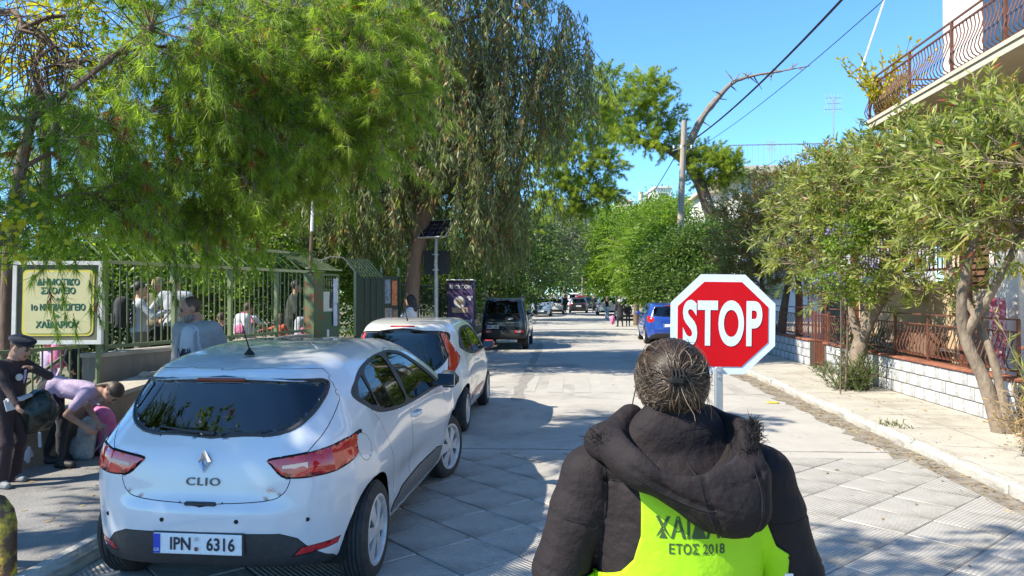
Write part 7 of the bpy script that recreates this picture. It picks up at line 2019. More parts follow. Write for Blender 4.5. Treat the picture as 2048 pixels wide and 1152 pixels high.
    for side, ft in ((-1, footL), (1, footR)):
        hp_ = hip + Vector((side * hw, 0, -.02 * s))
        ft = Vector(ft) if ft is not None else Vector((side * .10 * s, .0, 0))
        an = ft + Vector((0, -.03 * s, .085 * s))
        kn, an = ik(hp_, an, th, shn, kneehint)
        bl = skin if bare_legs else bottom
        B.cone(hp_, kn, .088 * s, .058 * s, bottom, k=.03)
        if wide_legs:
            B.cone(kn, an + Vector((0, 0, -.02 * s)), .072 * s, .085 * s, bottom, k=.02)
            B.cone(hp_, kn, .095 * s, .078 * s, bottom, k=.03)
        else:
            B.cone(kn, kn.lerp(an, .3), .056 * s, .058 * s, bl, k=.02); B.cone(kn.lerp(an, .3), an, .058 * s, .040 * s, bl, k=.015)
        fz = ft.z
        B.cone((an.x, an.y, fz + .05 * s), (an.x + side * .02 * s, an.y + .15 * s, fz + .036 * s), .046 * s, .040 * s, shoes, k=.02)
        B.ell((an.x + side * .01 * s, an.y + .06 * s, fz + .022 * s), (.046 * s, .13 * s, .024 * s), shoes, k=.015)
    if dress is not None:
        B.cone(hip + Vector((0, 0, -.02)), hip + Vector((0, 0, -dress)), .16 * s, .21 * s, top, k=.05)
    me = B.mesh(h, name)
    o = link(name, me); o.location = loc; o.rotation_euler = (0, 0, rz)
    tag(o, label, 'person', group)
    o_up = dict(up=up, hd=hd, Hd=Hd, T=T, s=s, S=S, hip=hip)
    return o, o_up

def local(o, p):                                     # a point in a person's own frame -> world
    return o.location + Euler((0, 0, o.rotation_euler.z)).to_matrix() @ Vector(p)

def backpack(name, label, loc, rot, size, m, m2, straps=True, group=None):
    """upright bag: rounded main body, front pocket, top handle, two shoulder straps; its back faces +y"""
    e = empty(name, loc, 0, label, 'backpack', group); e.rotation_euler = rot
    w, d, h_ = size
    B = Body(); B.ell((0, 0, h_ * .45), (w * .42, d * .42, h_ * .42), m, k=.05)
    for sx in (-1, 1):
        for sy in (-1, 1):
            B.cone((sx * w * .33, sy * d * .22, h_ * .12), (sx * w * .30, sy * d * .16, h_ * .70), d * .26, d * .24, m, k=.07)
    B.cone((-w * .20, 0, h_ * .84), (w * .20, 0, h_ * .84), d * .34, d * .34, m, k=.08)
    o = link('bag', B.mesh(.016), None, e)
    B = Body(); B.cone((-w * .22, -d * .42, h_ * .18), (w * .22, -d * .42, h_ * .18), d * .2, d * .2, m2, k=.05); B.cone((-w * .20, -d * .42, h_ * .40), (w * .20, -d * .42, h_ * .40), d * .17, d * .17, m2, k=.08); B.ell((0, -d * .42, h_ * .3), (w * .34, d * .2, h_ * .2), m2, k=.05); o = link('front_pocket', B.mesh(.014), None, e)
    b = MB(); b.tube([(-.035, 0, h_ * .97), (-.03, 0, h_ * 1.05), (.03, 0, h_ * 1.05), (.035, 0, h_ * .97)], .010, 6); b.build('handle', m2, e, True)
    if straps:
        for sx in (-1, 1):
            b = MB(); b.tube([(sx * w * .25, d * .3, h_ * .93), (sx * w * .3, d * .75, h_ * .85), (sx * w * .34, d * .85, h_ * .5), (sx * w * .34, d * .35, h_ * .12)], .022, 8, squash=.4); b.build('shoulder_strap', m2, e, True)
    return e

# --- people on the near left pavement
C_MAROON = cloth('maroon', (.045, .026, .028)); C_NAVY = cloth('navy', (.010, .012, .028)); C_LILAC = cloth('lilac', (.46, .36, .50), (.38, .29, .42)); C_BLACK = cloth('black', (.012, .012, .014), (.022, .022, .024)); C_WHITE = cloth('white', (.62, .63, .66), (.54, .55, .6)); C_GREY = cloth('grey', (.25, .26, .27), (.19, .20, .21)); C_KHAKI = cloth('khaki', (.20, .15, .09)); C_OLIVE = cloth('olive_black', (.025, .026, .018)); C_ORANGE = cloth('orange', (.50, .085, .05)); C_TROUSER = cloth('taupe', (.16, .14, .115)); C_LGREY = cloth('light_grey', (.40, .42, .46), (.32, .34, .37)); C_PINK = cloth('pink', (.62, .10, .26), (.55, .2, .34), scale=16); C_JEANS = cloth('jeans', (.05, .08, .14)); C_CREAM = cloth('cream', (.45, .40, .32))
SH_GREY = mat('shoe_grey', (.16, .17, .18), .7, col2=(.28, .29, .3), scale=20); SH_BLACK = mat('shoe_black', (.014, .014, .015), .6); SH_WHITE = mat('shoe_white', (.55, .55, .55), .6)
GZ = .12
o, U = person('person', 'child in dark maroon school outfit and navy beret, holding a black bag', at(20, 6.55, GZ), R(-105), 1.31, C_MAROON, C_MAROON, SH_GREY, hair='short', hairm=M_HAIRB, lean=6, head=(25, 26), handL=(-.06, .20, 1.02), handR=(.16, .30, .74), footL=(-.09, -.05, 0), footR=(.11, .06, 0), female=True, h=.012, wide_legs=True, child=True, elbL=(-1, -.3, -.4), elbR=(.7, -.8, -.3), bulk=.012)
# beret, sash, badge
hdm, S = U['hd'], U['S']
B = Body(); B.ell(hdm(.0, -.018, .088), (.125 * S, .135 * S, .040 * S), C_NAVY, U['Hd'] @ Euler((R(8), R(8), 0)).to_matrix(), k=.02); B.ell(hdm(0, -.01, .062), (.094 * S, .108 * S, .03 * S), C_NAVY, U['Hd'], k=.02)
bo = link('beret', B.mesh(.01), None, o)
upf = U['up']
b = MB(); b.tube([upf(-.14, .13, .12), upf(0, .168, .10), upf(.14, .14, .10)], [.035, .04, .035], 8, squash=.5); b.build('white_sash', C_WHITE, o, True)
b = MB(); b.box(upf(.10, .165, .05), (.10, .012, .10), rot=(.1, .2, -.3), b=.004); b.build('paper_tag', C_WHITE, o)
b = MB(); c = upf(.03, .155, .36); b.cyl(c, c + Vector((0, .012, 0)), .03, n=14); b.build('round_badge', M_WHITEP if 'M_WHITEP' in globals() else C_WHITE, o)
b = MB(); b.tube([upf(-.05, .15, .44), upf(-.035, .165, .36), upf(-.03, .165, .28)], [.014, .018, .005], 6, squash=.4); b.build('ribbon', C_LILAC, o, True)
bagp = local(o, (.20, .33, .78))
# black refuse bag held between the two children
def bag(name, label, c, size, m, seed, cat='bag', tilt=0):
    r = random.Random(seed); bm_ = bmesh.new(); bmesh.ops.create_icosphere(bm_, subdivisions=4, radius=1)
    from mathutils import noise
    for v in bm_.verts:
        p = v.co.copy(); n_ = noise.noise(p * 2.2 + Vector((seed, 0, 0))) * .22 + noise.noise(p * 6 + Vector((0, seed, 0))) * .08
        top_ = max(0, p.z) ** 2
        v.co = Vector((p.x * (1 + n_) * (1 - .35 * top_), p.y * (1 + n_) * (1 - .2 * top_), p.z * (1 + n_ * .5)))
        v.co = Vector((v.co.x * size[0], v.co.y * size[1], v.co.z * size[2]))
    me = bpy.data.meshes.new(name); bm_.to_mesh(me); bm_.free(); me.polygons.foreach_set('use_smooth', [True] * len(me.polygons))
    ob = link(name, me, m); ob.location = c; ob.rotation_euler = (0, tilt, r.uniform(0, 3)); return tag(ob, label, cat)
M_BAGB = mat('black_plastic_film', (.012, .016, .013), .25, col2=(.03, .04, .03), scale=9, bump=.5, bscale=18)
bag('refuse_bag', 'shiny black plastic bag held by the two children', at(74, 6.7, .74), (.17, .12, .20), M_BAGB, 3, tilt=.2)
o, U = person('person', 'girl in lilac top and black striped leggings bending forward over a bag', at(104, 7.25, GZ), R(-84), 1.5, C_LILAC, C_BLACK, SH_BLACK, hair='pony', hairm=M_HAIRB, lean=98, head=(0, 75), handL=(-.10, .40, .40), handR=(.10, .40, .38), footL=(-.09, -.10, 0), footR=(.09, .16, 0), female=True, h=.013, short=True, child=True, crouch=.02)
for side in (1,):
    b = MB(); b.box((side * .135, -.04, .48), (.012, .03, .55), rot=(.02, .05, 0), b=.004); b.build('leg_stripe', C_WHITE, o)
C_BAGPALE = cloth('bag_cream', (.50, .48, .43), (.16, .16, .17), scale=5)
backpack('backpack', 'cream and grey backpack leaning on the low wall', at(168, 7.6, GZ), (R(-8), 0, R(-60)), (.30, .20, .42), C_BAGPALE, C_GREY)
backpack('backpack', 'pink and grey school backpack standing against the low wall', at(212, 7.85, GZ), (R(-8), 0, R(150)), (.34, .24, .50), C_PINK, cloth('bag_grey', (.14, .13, .20)))
bag('carrier_bag', 'crumpled white carrier bag on the ground behind the child in maroon', at(52, 7.2, GZ + .13), (.12, .08, .15), mat('white_film', (.62, .64, .68), .4, bump=.5, bscale=20), 5)
# man in grey zip jacket and printed T-shirt
o, U = person('person', 'bearded man in open grey jacket and printed pale T-shirt walking by', at(398, 7.0, GZ), R(172), 1.67, C_GREY, C_JEANS, SH_GREY, hair='thin', hairm=M_HAIRB, skin=M_SKIN2, head=(-45, 20), footL=(-.1, .22, 0), footR=(.1, -.15, .01), h=.012, beard=M_HAIRG, inner=C_LGREY, bulk=.04, lean=3)
for k in range(13):
    b = MB(); a = -.055 + k * .0095; hgt = .06 + .05 * abs(sin(k * 1.7)); p = U['up'](a, .195, .26); b.box(p, (.007, .004, hgt), rot=(.0, rnd.uniform(-.4, .4), 0)); b.build('shirt_print', C_NAVY, o)
for sx in (-1, 1):
    b = MB(); b.tube([U['up'](sx * .05, .06, .52), U['up'](sx * .08, .15, .45), U['up'](sx * .10, .18, .33), U['up'](sx * .105, .18, .15), U['up'](sx * .11, .165, .0)], .013, 6, squash=.6); b.build('jacket_edge', C_GREY, o, True)
B = Body(); B.cone(U['up'](-.10, -.03, .52), U['up'](.10, -.03, .52), .035, .035, C_GREY); B.cone(U['up'](-.10, -.03, .52), U['up'](0, -.11, .50), .035, .045, C_GREY); B.cone(U['up'](.10, -.03, .52), U['up'](0, -.11, .50), .035, .045, C_GREY); link('hood', B.mesh(.011), None, o)
# people behind the railings
YZ = .36
o, U = person('person', 'woman in pale grey sweatshirt behind the railing, wearing a black backpack', at(278, 10.9, YZ), R(-50), 1.62, C_LGREY, C_TROUSER, SH_WHITE, hair='bun', hairm=M_HAIRD, female=True, handR=(.12, .34, 1.18), h=.017, wide_legs=True)
backpack('backpack', 'black backpack on the woman in the pale grey sweatshirt', local(o, (0, -.23, .95)), (0, 0, o.rotation_euler.z), (.30, .20, .46), C_BLACK, C_BLACK)
person('person', 'man in khaki printed T-shirt facing the street behind the railing', at(316, 12.1, YZ), R(200), 1.72, C_KHAKI, C_BLACK, SH_BLACK, hair='thin', hairm=M_HAIRG, handL=(-.15, .3, 1.05), h=.016, short=True, head=(-35, 0))
o, U = person('person', 'tall grey-haired man in light grey pullover seen from behind, shoulder bag on', at(352, 11.3, YZ), R(12), 1.76, C_LGREY, C_BLACK, SH_BLACK, hair='short', hairm=M_HAIRG, h=.017, handL=(-.3, .25, 1.15), bulk=.01, head=(25, 0))
b = MB(); b.tube([U['up'](.17, 0, .56), U['up'](.05, -.14, .35), U['up'](-.12, -.15, .12), U['up'](-.20, -.1, -.02)], .016, 6, squash=.5); b.build('bag_strap', C_NAVY, o, True)
bag('shoulder_bag', 'black shoulder bag hanging at the hip of the grey-haired man', local(o, (-.24, -.05, .80)), (.14, .09, .17), C_BLACK, 8)
person('person', 'small child with brown hair half hidden behind the man in the grey jacket', at(443, 11.8, YZ), R(30), 1.12, C_NAVY, C_BLACK, SH_BLACK, hair='short', hairm=M_HAIRB, h=.018, child=True)
o, U = person('person', 'boy in white T-shirt walking off behind the railing with a white backpack', at(496, 13.0, YZ), R(-10), 1.26, C_WHITE, C_CREAM, SH_WHITE, hair='short', hairm=M_HAIRB, h=.017, short=True, child=True, handR=(.32, .22, .72))
backpack('backpack', 'white and red school backpack on the boy behind the railing', local(o, (.03, -.20, .72)), (0, 0, o.rotation_euler.z), (.28, .18, .38), C_WHITE, C_PINK)
person('person', 'small child in orange top behind the railing, arm reaching left', at(561, 13.4, YZ), R(160), 1.06, C_ORANGE, C_JEANS, SH_WHITE, hair='long', hairm=M_HAIRB, h=.015, child=True, female=True, handR=(.36, .1, .78))
o, U = person('person', 'man in black-olive pullover and sunglasses behind the railing near the pillar', at(583, 14.0, YZ), R(-62), 1.70, C_OLIVE, C_OLIVE, SH_BLACK, hair='short', hairm=M_HAIRD, h=.016, glasses=True, bulk=.02, handR=(.22, .28, 1.0), lean=6)
backpack('backpack', 'grey and pink school bag carried by the man in the black-olive pullover', local(o, (.28, .18, .62)), (0, 0, R(40)), (.3, .2, .4), C_LGREY, C_PINK)
# children glimpsed below the sign
o, U = person('person', 'child with pink backpack on the steps below the school sign', at(150, 10.2, .18), R(-80), 1.15, C_NAVY, C_BLACK, SH_BLACK, hair='short', hairm=M_HAIRB, h=.018, child=True)
backpack('backpack', 'bright pink backpack on the child below the school sign', local(o, (0, -.18, .62)), (0, 0, o.rotation_euler.z), (.28, .18, .38), C_PINK, C_PINK)
person('person', 'dark-haired girl seen through the bars under the school sign', at(100, 10.4, .0), R(170), 1.2, C_LILAC, C_BLACK, SH_BLACK, hair='long', hairm=M_HAIRD, h=.018, child=True, female=True)
# woman by the trunk
o, U = person('person', 'dark-haired woman in white blouse and sunglasses reading papers by the trunk', at(824, 15.8, GZ), R(78), 1.66, C_WHITE, C_BLACK, SH_BLACK, hair='long', hairm=M_HAIRD, female=True, h=.015, glasses=True, handL=(-.05, .36, 1.22), handR=(.12, .34, 1.20), head=(0, 10))
b = MB(); b.box((.02, .44, 1.26), (.22, .006, .30), rot=(R(-60), 0, .1)); tag(b.build('paper_sheet', C_WHITE), 'white sheet of paper held by the woman in the white blouse', 'paper').location = o.location; bpy.data.objects['paper_sheet'].rotation_euler = (0, 0, o.rotation_euler.z)
# people on the road, right
o, U = person('person', 'woman in long black coat and white scarf walking off, pink bag in hand', at(1240, 41, 0), R(5), 1.68, C_BLACK, C_BLACK, SH_BLACK, hair='short', hairm=M_HAIRG, female=True, h=.022, bulk=.03, dress=.35, footL=(-.12, .05, 0), footR=(.12, -.1, 0))
B = Body(); B.cone(U['up'](-.09, -.02, .56), U['up'](.09, -.02, .56), .06, .06, C_WHITE); B.ell(U['up'](0, -.09, .53), (.12, .05, .06), C_WHITE); link('scarf', B.mesh(.018), None, o)
bag('pink_bag', 'pink patterned bag carried by the woman in the long black coat', at(1225, 40.9, .36), (.17, .13, .25), C_PINK, 11)
person('person', 'child in black coat walking beside the woman with the pink bag', at(1256, 41.3, 0), R(0), 1.34, C_BLACK, C_BLACK, SH_WHITE, hair='long', hairm=M_HAIRD, female=True, h=.024, child=True, bulk=.03)
person('person', 'fair-haired girl in grey trousers and black vest walking by the white crossover', at(1214, 53.5, 0), R(-15), 1.62, C_BLACK, C_LGREY, SH_WHITE, hair='long', hairm=cloth('fair_hair', (.36, .26, .14)), female=True, h=.024, wide_legs=True, footL=(-.1, .2, 0), footR=(.1, -.2, 0), sleeve=C_CREAM)
person('person', 'person in dark red and black walking between the far cars', at(1188, 73, 0), R(10), 1.7, C_BLACK, C_BLACK, SH_BLACK, h=.03, dress=.3)
person('person', 'figure in black stepping off the left kerb far down the street', at(1130, 64, 0), R(40), 1.72, C_BLACK, C_BLACK, SH_BLACK, h=.03, bulk=.03)
for i, (px, d, hh, tp, lb) in enumerate(((1040, 46, 1.7, C_WHITE, 'person in white top among the parents beyond the black off-roader'), (1050, 47, 1.62, C_BLACK, 'person in black, second of the parents beyond the off-roader'), (1060, 52, 1.75, C_NAVY, 'person in navy, farthest of the parents beyond the off-roader'), (1028, 44, 1.66, C_MAROON, 'person in dark red, nearest of the parents beyond the off-roader'), (1070, 58, 1.7, C_OLIVE, 'person in olive beside the silver-blue small car'))):
    person('person', lb, at(px, d, GZ), R(60 * i), hh, tp, C_BLACK, SH_BLACK, hair='short' if i % 2 else 'long', h=.03, group='parents waiting on the left pavement')
# ------------------------------------------------------------------ the crossing guard in the foreground
M_COAT = mat('coat_black', (.014, .0105, .0115), .75, col2=(.020, .0155, .016), scale=5, bump=.4, bscale=34, spec=.2)
M_COATIN = mat('coat_lining', (.008, .008, .012), .8)
M_VEST = mat('hi_vis_yellow', (.36, .66, .012), .6, col2=(.31, .60, .010), scale=4, bump=.6, bscale=9, spec=.3)
M_VESTINK = mat('vest_print', (.035, .075, .02), .7)
GX, GY = at(1352, 1.93, 0).x, at(1352, 1.93, 0).y
B = Body()
SK = M_SKIN
# coat: torso, shoulders, sleeves (facing +y, seen from -y)
B.ell((0, 0, 1.02), (.205, .15, .24), M_COAT, k=.05)
B.ell((0, .0, 1.18), (.215, .145, .20), M_COAT, k=.05)
B.ell((0, -.01, 1.29), (.20, .125, .14), M_COAT, k=.05)
B.ell((0, .03, .86), (.215, .165, .2), M_COAT, k=.05)
for sx in (-1, 1):
    B.cone((sx * .05, -.01, 1.425), (sx * .215, -.005, 1.335), .062, .066, M_COAT, k=.04)
    sh = Vector((sx * .222, 0, 1.318)); el = Vector((sx * .30, .0, 1.08)); wr = Vector((sx * .17, .26, 1.03)) if sx < 0 else Vector((.10, .36, 1.10))
    B.cone(sh, sh.lerp(el, .35), .078, .078, M_COAT, k=.04)
    B.cone(sh.lerp(el, .35), el, .078, .072, M_COAT, k=.02)
    B.cone(el, wr, .073, .055, M_COAT, k=.02)
# collar
B.ell((0, -.01, 1.45), (.115, .085, .065), M_COAT, k=.04); B.cone((-.05, -.03, 1.475), (.05, -.03, 1.475), .045, .045, M_COAT, k=.03)
# neck and head
B.cone((0, .0, 1.42), (0, .01, 1.53), .056, .054, SK, k=.01)
HC = Vector((-.012, .012, 1.577))
def gh(x, y, z): return HC + Vector((x, y, z))
B.ell(gh(0, -.006, .0), (.074, .094, .094), SK, k=.02)
B.ell(gh(0, .025, -.045), (.058, .072, .075), SK, k=.03)
B.cone(gh(0, .092, .0), gh(0, .11, -.04), .010, .015, SK, k=.012)
for sx in (-1, 1):
    B.ell(gh(sx * .078, -.004, -.028), (.011, .02, .032), SK, k=.006)
    B.ell(gh(sx * .033, .084, -.005), (.014, .008, .008), M_EYE, k=.004, pri=.004)
B.ell(gh(0, .092, -.075), (.024, .01, .008), M_LIP, k=.004, pri=.003)
# legs
C_GTROU = cloth('guard_trousers', (.02, .02, .024))
for sx in (-1, 1):
    B.cone((sx * .1, 0, .86), (sx * .105, .01, .48), .105, .075, C_GTROU, k=.04); B.cone((sx * .105, .01, .48), (sx * .11, -.02, .09), .07, .05, C_GTROU, k=.02)
    B.cone((sx * .11, -.03, .05), (sx * .125, .13, .036), .046, .042, SH_BLACK, k=.02); B.ell((sx * .12, .05, .022), (.046, .13, .024), SH_BLACK, k=.015)
B.cone((0, .03, .82), (0, .03, .74), .21, .215, M_COAT, k=.05)
# hands: right closes round the sign's handle, left rests in front
hand(B, (-.165, .27, 1.03), (.7, .7, .05), (.3, -.3, -.9), 1.0, SK, -1, .6)
hx, hy, hz = .098, .405, 1.105
B.ell((hx + .035, hy - .02, hz), (.022, .04, .045), SK, k=.012)
for i in range(4):
    z_ = hz + .034 - i * .0215
    ring = [(hx + .024 * cos(a) * 1.15, hy + .024 * sin(a) * 1.15, z_) for a in np.linspace(R(-20), R(230), 6)]
    for p, q in zip(ring, ring[1:]): B.cone(p, q, .0095, .009, SK, k=.004)
ring = [(hx + .03 * cos(a), hy + .03 * sin(a), hz + .045) for a in np.linspace(R(-10), R(-190), 5)]
for p, q in zip(ring, ring[1:]): B.cone(p, q, .011, .010, SK, k=.004)
gm = B.mesh(.0098, 'person')
def crease0(me, line, r, depth): pass
# vest: cut out of the coat's back, lifted off it
bm = bmesh.new(); bm.from_mesh(gm); bm.normal_update()
lay = bm.faces.layers.int.new('reg')
vest = [(-.125, 1.405), (-.118, 1.37), (-.105, 1.29), (-.106, 1.21), (-.122, 1.15), (-.15, 1.115), (-.19, 1.095), (-.26, 1.08), (-.3, 1.05), (-.3, .80), (.3, .80), (.3, 1.08), (.262, 1.155), (.235, 1.175), (.212, 1.225), (.19, 1.295), (.15, 1.27), (.10, 1.25), (.0, 1.28), (-.07, 1.335), (-.10, 1.39)]
arm_free = lambda c: abs(c.x) < .262 and c.z > .78
cut_region(bm, lay, vest, (0, -1), 1, lim=-.05, where=lambda c: arm_free(c) and c.y < .06)
bm.normal_update()
vb = bmesh.new(); mp = {}
for f in bm.faces:
    if f[lay] != 1 or not arm_free(f.calc_center_median()): continue
    vs = []
    for v in f.verts:
        if v not in mp: mp[v] = vb.verts.new(v.co + v.normal * .010)
        vs.append(mp[v])
    vb.faces.new(vs).smooth = True
bm.free()
for _ in range(4): bmesh.ops.smooth_vert(vb, verts=[v for v in vb.verts if not v.is_boundary], factor=.5, use_axis_x=True, use_axis_y=True, use_axis_z=True)
vb.normal_update()
bvh = BVHTree.FromBMesh(vb)
eb = [e for e in vb.edges if e.is_boundary]
r = bmesh.ops.extrude_edge_only(vb, edges=eb)
for v in r['geom']:
    if isinstance(v, bmesh.types.BMVert): v.co += Vector((0, .012, 0))
COAT_ME = gm
guard = link('person', gm); guard.location = (GX, GY, 0); guard.rotation_euler = (0, 0, TH * .6)
tag(guard, 'crossing guard seen from behind in black hooded coat and yellow vest', 'person')
me = bpy.data.meshes.new('vest'); vb.to_mesh(me); vb.free(); link('vest', me, M_VEST, guard)
def wrap_text(name, body, size, cx, cz, **kw):
    me = text_mesh(body, size, **kw)
    bm_ = bmesh.new(); bm_.from_mesh(me)
    bmesh.ops.triangulate(bm_, faces=bm_.faces)
    for _ in range(3):
        bmesh.ops.subdivide_edges(bm_, edges=[e for e in bm_.edges if e.calc_length() > .012], cuts=1)
        bmesh.ops.triangulate(bm_, faces=bm_.faces)
    for v in bm_.verts:
        x, z = v.co.x + cx, v.co.y + cz
        hit = bvh.ray_cast(Vector((x, -.6, z)), Vector((0, 1, 0)))
        v.co = Vector((x, (hit[0].y if hit[0] is not None else -.16) - .0014, z))
    bm_.to_mesh(me); bm_.free(); me.materials.clear()
    return link(name, me, M_VESTINK, guard)
wrap_text('vest_lettering', 'ΧΑΪΔΑΡΙΟΥ', .068, .060, 1.236, bold=.0015, sx=.76)
wrap_text('vest_lettering', 'ΕΤΟΣ 2018', .0325, .020, 1.188, bold=.0006, sx=.85)
b = MB(); b.box((.245, -.13, 1.10), (.02, .004, .05)); b.build('reflective_tab', M_WHITEP if 'M_WHITEP' in globals() else C_WHITE, guard)
# hood hanging down the back: a pouch with an open top
B = Body()
B.ell((.0, -.125, 1.392), (.185, .115, .082), M_COAT, Euler((R(20), R(12), 0)).to_matrix(), k=.05)
B.ell((.075, -.165, 1.335), (.125, .085, .08), M_COAT, Euler((R(8), R(16), 0)).to_matrix(), k=.05)
B.ell((.105, -.175, 1.295), (.085, .06, .06), M_COAT, Euler((0, R(10), 0)).to_matrix(), k=.05)
B.cone((-.185, -.05, 1.43), (-.10, -.17, 1.39), .034, .042, M_COAT, k=.04)
B.cone((.155, -.05, 1.445), (.15, -.17, 1.38), .04, .05, M_COAT, k=.04)
B.cone((-.10, .03, 1.475), (-.185, -.05, 1.425), .038, .036, M_COAT, k=.04); B.cone((.10, .03, 1.475), (.155, -.05, 1.445), .038, .04, M_COAT, k=.04)
B.cut((.005, -.10, 1.472), (.140, .155, .100), M_COATIN, Euler((R(34), R(8), 0)).to_matrix(), k=.02)
hm_ = B.mesh(.0075); hm_.transform(Matrix.Translation((-.014, 0, -.004)))
def crease(me, line, r, depth):
    n = len(me.vertices); co = np.empty(n * 3, np.float32); me.vertices.foreach_get('co', co); co = co.reshape(-1, 3)
    no = np.empty(n * 3, np.float32); me.vertices.foreach_get('normal', no); no = no.reshape(-1, 3)
    L = smooth_poly(line, 6, False); d = np.full(n, 9.)
    for p, q in zip(L, L[1:]):
        e = q - p; t = np.clip(((co[:, [0, 2]] - p) @ e) / (e @ e + 1e-9), 0, 1); d = np.minimum(d, np.linalg.norm(co[:, [0, 2]] - p - t[:, None] * e, axis=1))
    w = np.where((no[:, 1] < .2), np.clip(1 - (d / r), 0, 1) ** 1.5, 0)
    puff = 0
    co += no * (puff - w * depth)[:, None]
    me.vertices.foreach_set('co', co.ravel()); me.update()
for line in ([(.015, 1.40), (.03, 1.33), (.055, 1.265), (.06, 1.215)], [(.15, 1.40), (.165, 1.34), (.16, 1.28), (.14, 1.225)], [(-.15, 1.40), (-.06, 1.345), (.02, 1.315), (.06, 1.31)], [(.07, 1.36), (.12, 1.37), (.19, 1.41)], [(-.08, 1.37), (-.02, 1.30), (.05, 1.24)]):
    crease(hm_, line, .010, .006)
hood = link('hood', hm_, None, guard)
for sx in (-1, 1):
    crease(COAT_ME, [(sx * .20, 1.40), (sx * .188, 1.33), (sx * .195, 1.22), (sx * .215, 1.1), (sx * .22, .95)], .010, .012)
    crease(COAT_ME, [(sx * .19, 1.335), (sx * .12, 1.33), (sx * .02, 1.325)], .009, .009)
    for z in (1.23, 1.09):
        crease(COAT_ME, [(sx * .215, z - .012), (sx * .28, z), (sx * .37, z + .02)], .008, .005)
    for z in (1.24, 1.14, 1.04, .94):
        crease(COAT_ME, [(sx * .125, z), (sx * .17, z - .004), (sx * .21, z)], .008, .006)
def seam_line(me, line, name, parent, r=.0016):
    bm_ = bmesh.new(); bm_.from_mesh(me); bv = BVHTree.FromBMesh(bm_); bm_.free(); pts = []
    for x, z in smooth_poly(line, 8, False):
        hit = bv.ray_cast(Vector((x, -.8, z)), Vector((0, 1, 0)))
        if hit[0] is not None: pts.append(hit[0] + Vector((0, -.0005, 0)))
    if len(pts) > 3:
        b = MB(); b.tube(pts, r, 5); b.build(name, M_GAP, parent)
for line in ([(.002, 1.40), (.017, 1.33), (.042, 1.265), (.047, 1.215)], [(.136, 1.40), (.151, 1.34), (.146, 1.28), (.126, 1.225)], [(-.164, 1.395), (-.074, 1.34), (.006, 1.31), (.046, 1.305)]):
    seam_line(hm_, line, 'hood_seam', guard)
for sx in (-1, 1):
    seam_line(COAT_ME, [(sx * .20, 1.40), (sx * .188, 1.33), (sx * .195, 1.22), (sx * .215, 1.1), (sx * .22, .95)], 'coat_seam', guard)
    seam_line(COAT_ME, [(sx * .19, 1.335), (sx * .14, 1.332), (sx * .12, 1.33)], 'coat_seam', guard)
    seam_line(COAT_ME, [(sx * .225, 1.225), (sx * .28, 1.232), (sx * .345, 1.245)], 'coat_seam', guard)
# fur trim and hair are strands: thin three-sided tubes
def strands(name, curves, r0, r1, m, parent, tone=None):
    V, F, T = [], [], []
    for ci, c in enumerate(curves):
        n = len(c); k = len(V)
        for i, p in enumerate(c):
            p = Vector(p); t = (Vector(c[min(i + 1, n - 1)]) - Vector(c[max(i - 1, 0)])).normalized()
            a = t.cross(Vector((.3, .5, .8))).normalized(); b_ = t.cross(a)
            rr = r0 + (r1 - r0) * i / (n - 1)
            for j in range(3):
                an = 2 * pi * j / 3; V.append(p + (a * cos(an) + b_ * sin(an)) * rr)
        for i in range(n - 1):
            for j in range(3):
                F.append((k + i * 3 + j, k + i * 3 + (j + 1) % 3, k + (i + 1) * 3 + (j + 1) % 3, k + (i + 1) * 3 + j)); T.append(tone[ci] if tone is not None else rnd.random())
    me = mesh_np(name, np.array([tuple(v) for v in V]), np.array(F), np.array(T), smooth=True)
    return link(name, me, m, parent)
M_FUR = leaf_mat('black_fur', [(0, (.006, .006, .007)), (1, (.02, .018, .02))], .6, 0.0)
fur = []
path = smooth_poly([(-.158, -.075), (-.15, -.02)], 2, False)
for side, pts in ((-1, [(-.225, -.05, 1.432), (-.205, -.09, 1.440), (-.17, -.125, 1.43), (-.11, -.175, 1.405)]), (1, [(.10, -.19, 1.405), (.145, -.17, 1.43), (.165, -.13, 1.46), (.168, -.09, 1.482)])):
    P3 = [Vector(p) for p in pts]
    for _ in range(520):
        t = rnd.random() ** (.6 if side > 0 else 1.5) * (len(P3) - 1.001); i = int(t); p = P3[i].lerp(P3[i + 1], t - i) + Vector((rnd.gauss(0, .007), rnd.gauss(0, .007), rnd.gauss(-.004, .007)))
        d_ = Vector((side * rnd.uniform(-.5, .6), rnd.uniform(-.9, .3), rnd.uniform(-.3, 1.0))).normalized() * rnd.uniform(.014, .034)
        fur.append([p, p + d_ * .5 + Vector((0, 0, .001)), p + d_ + Vector((0, 0, rnd.uniform(-.008, .004)))])
strands('fur_trim', fur, .0012, .0003, M_FUR, guard)
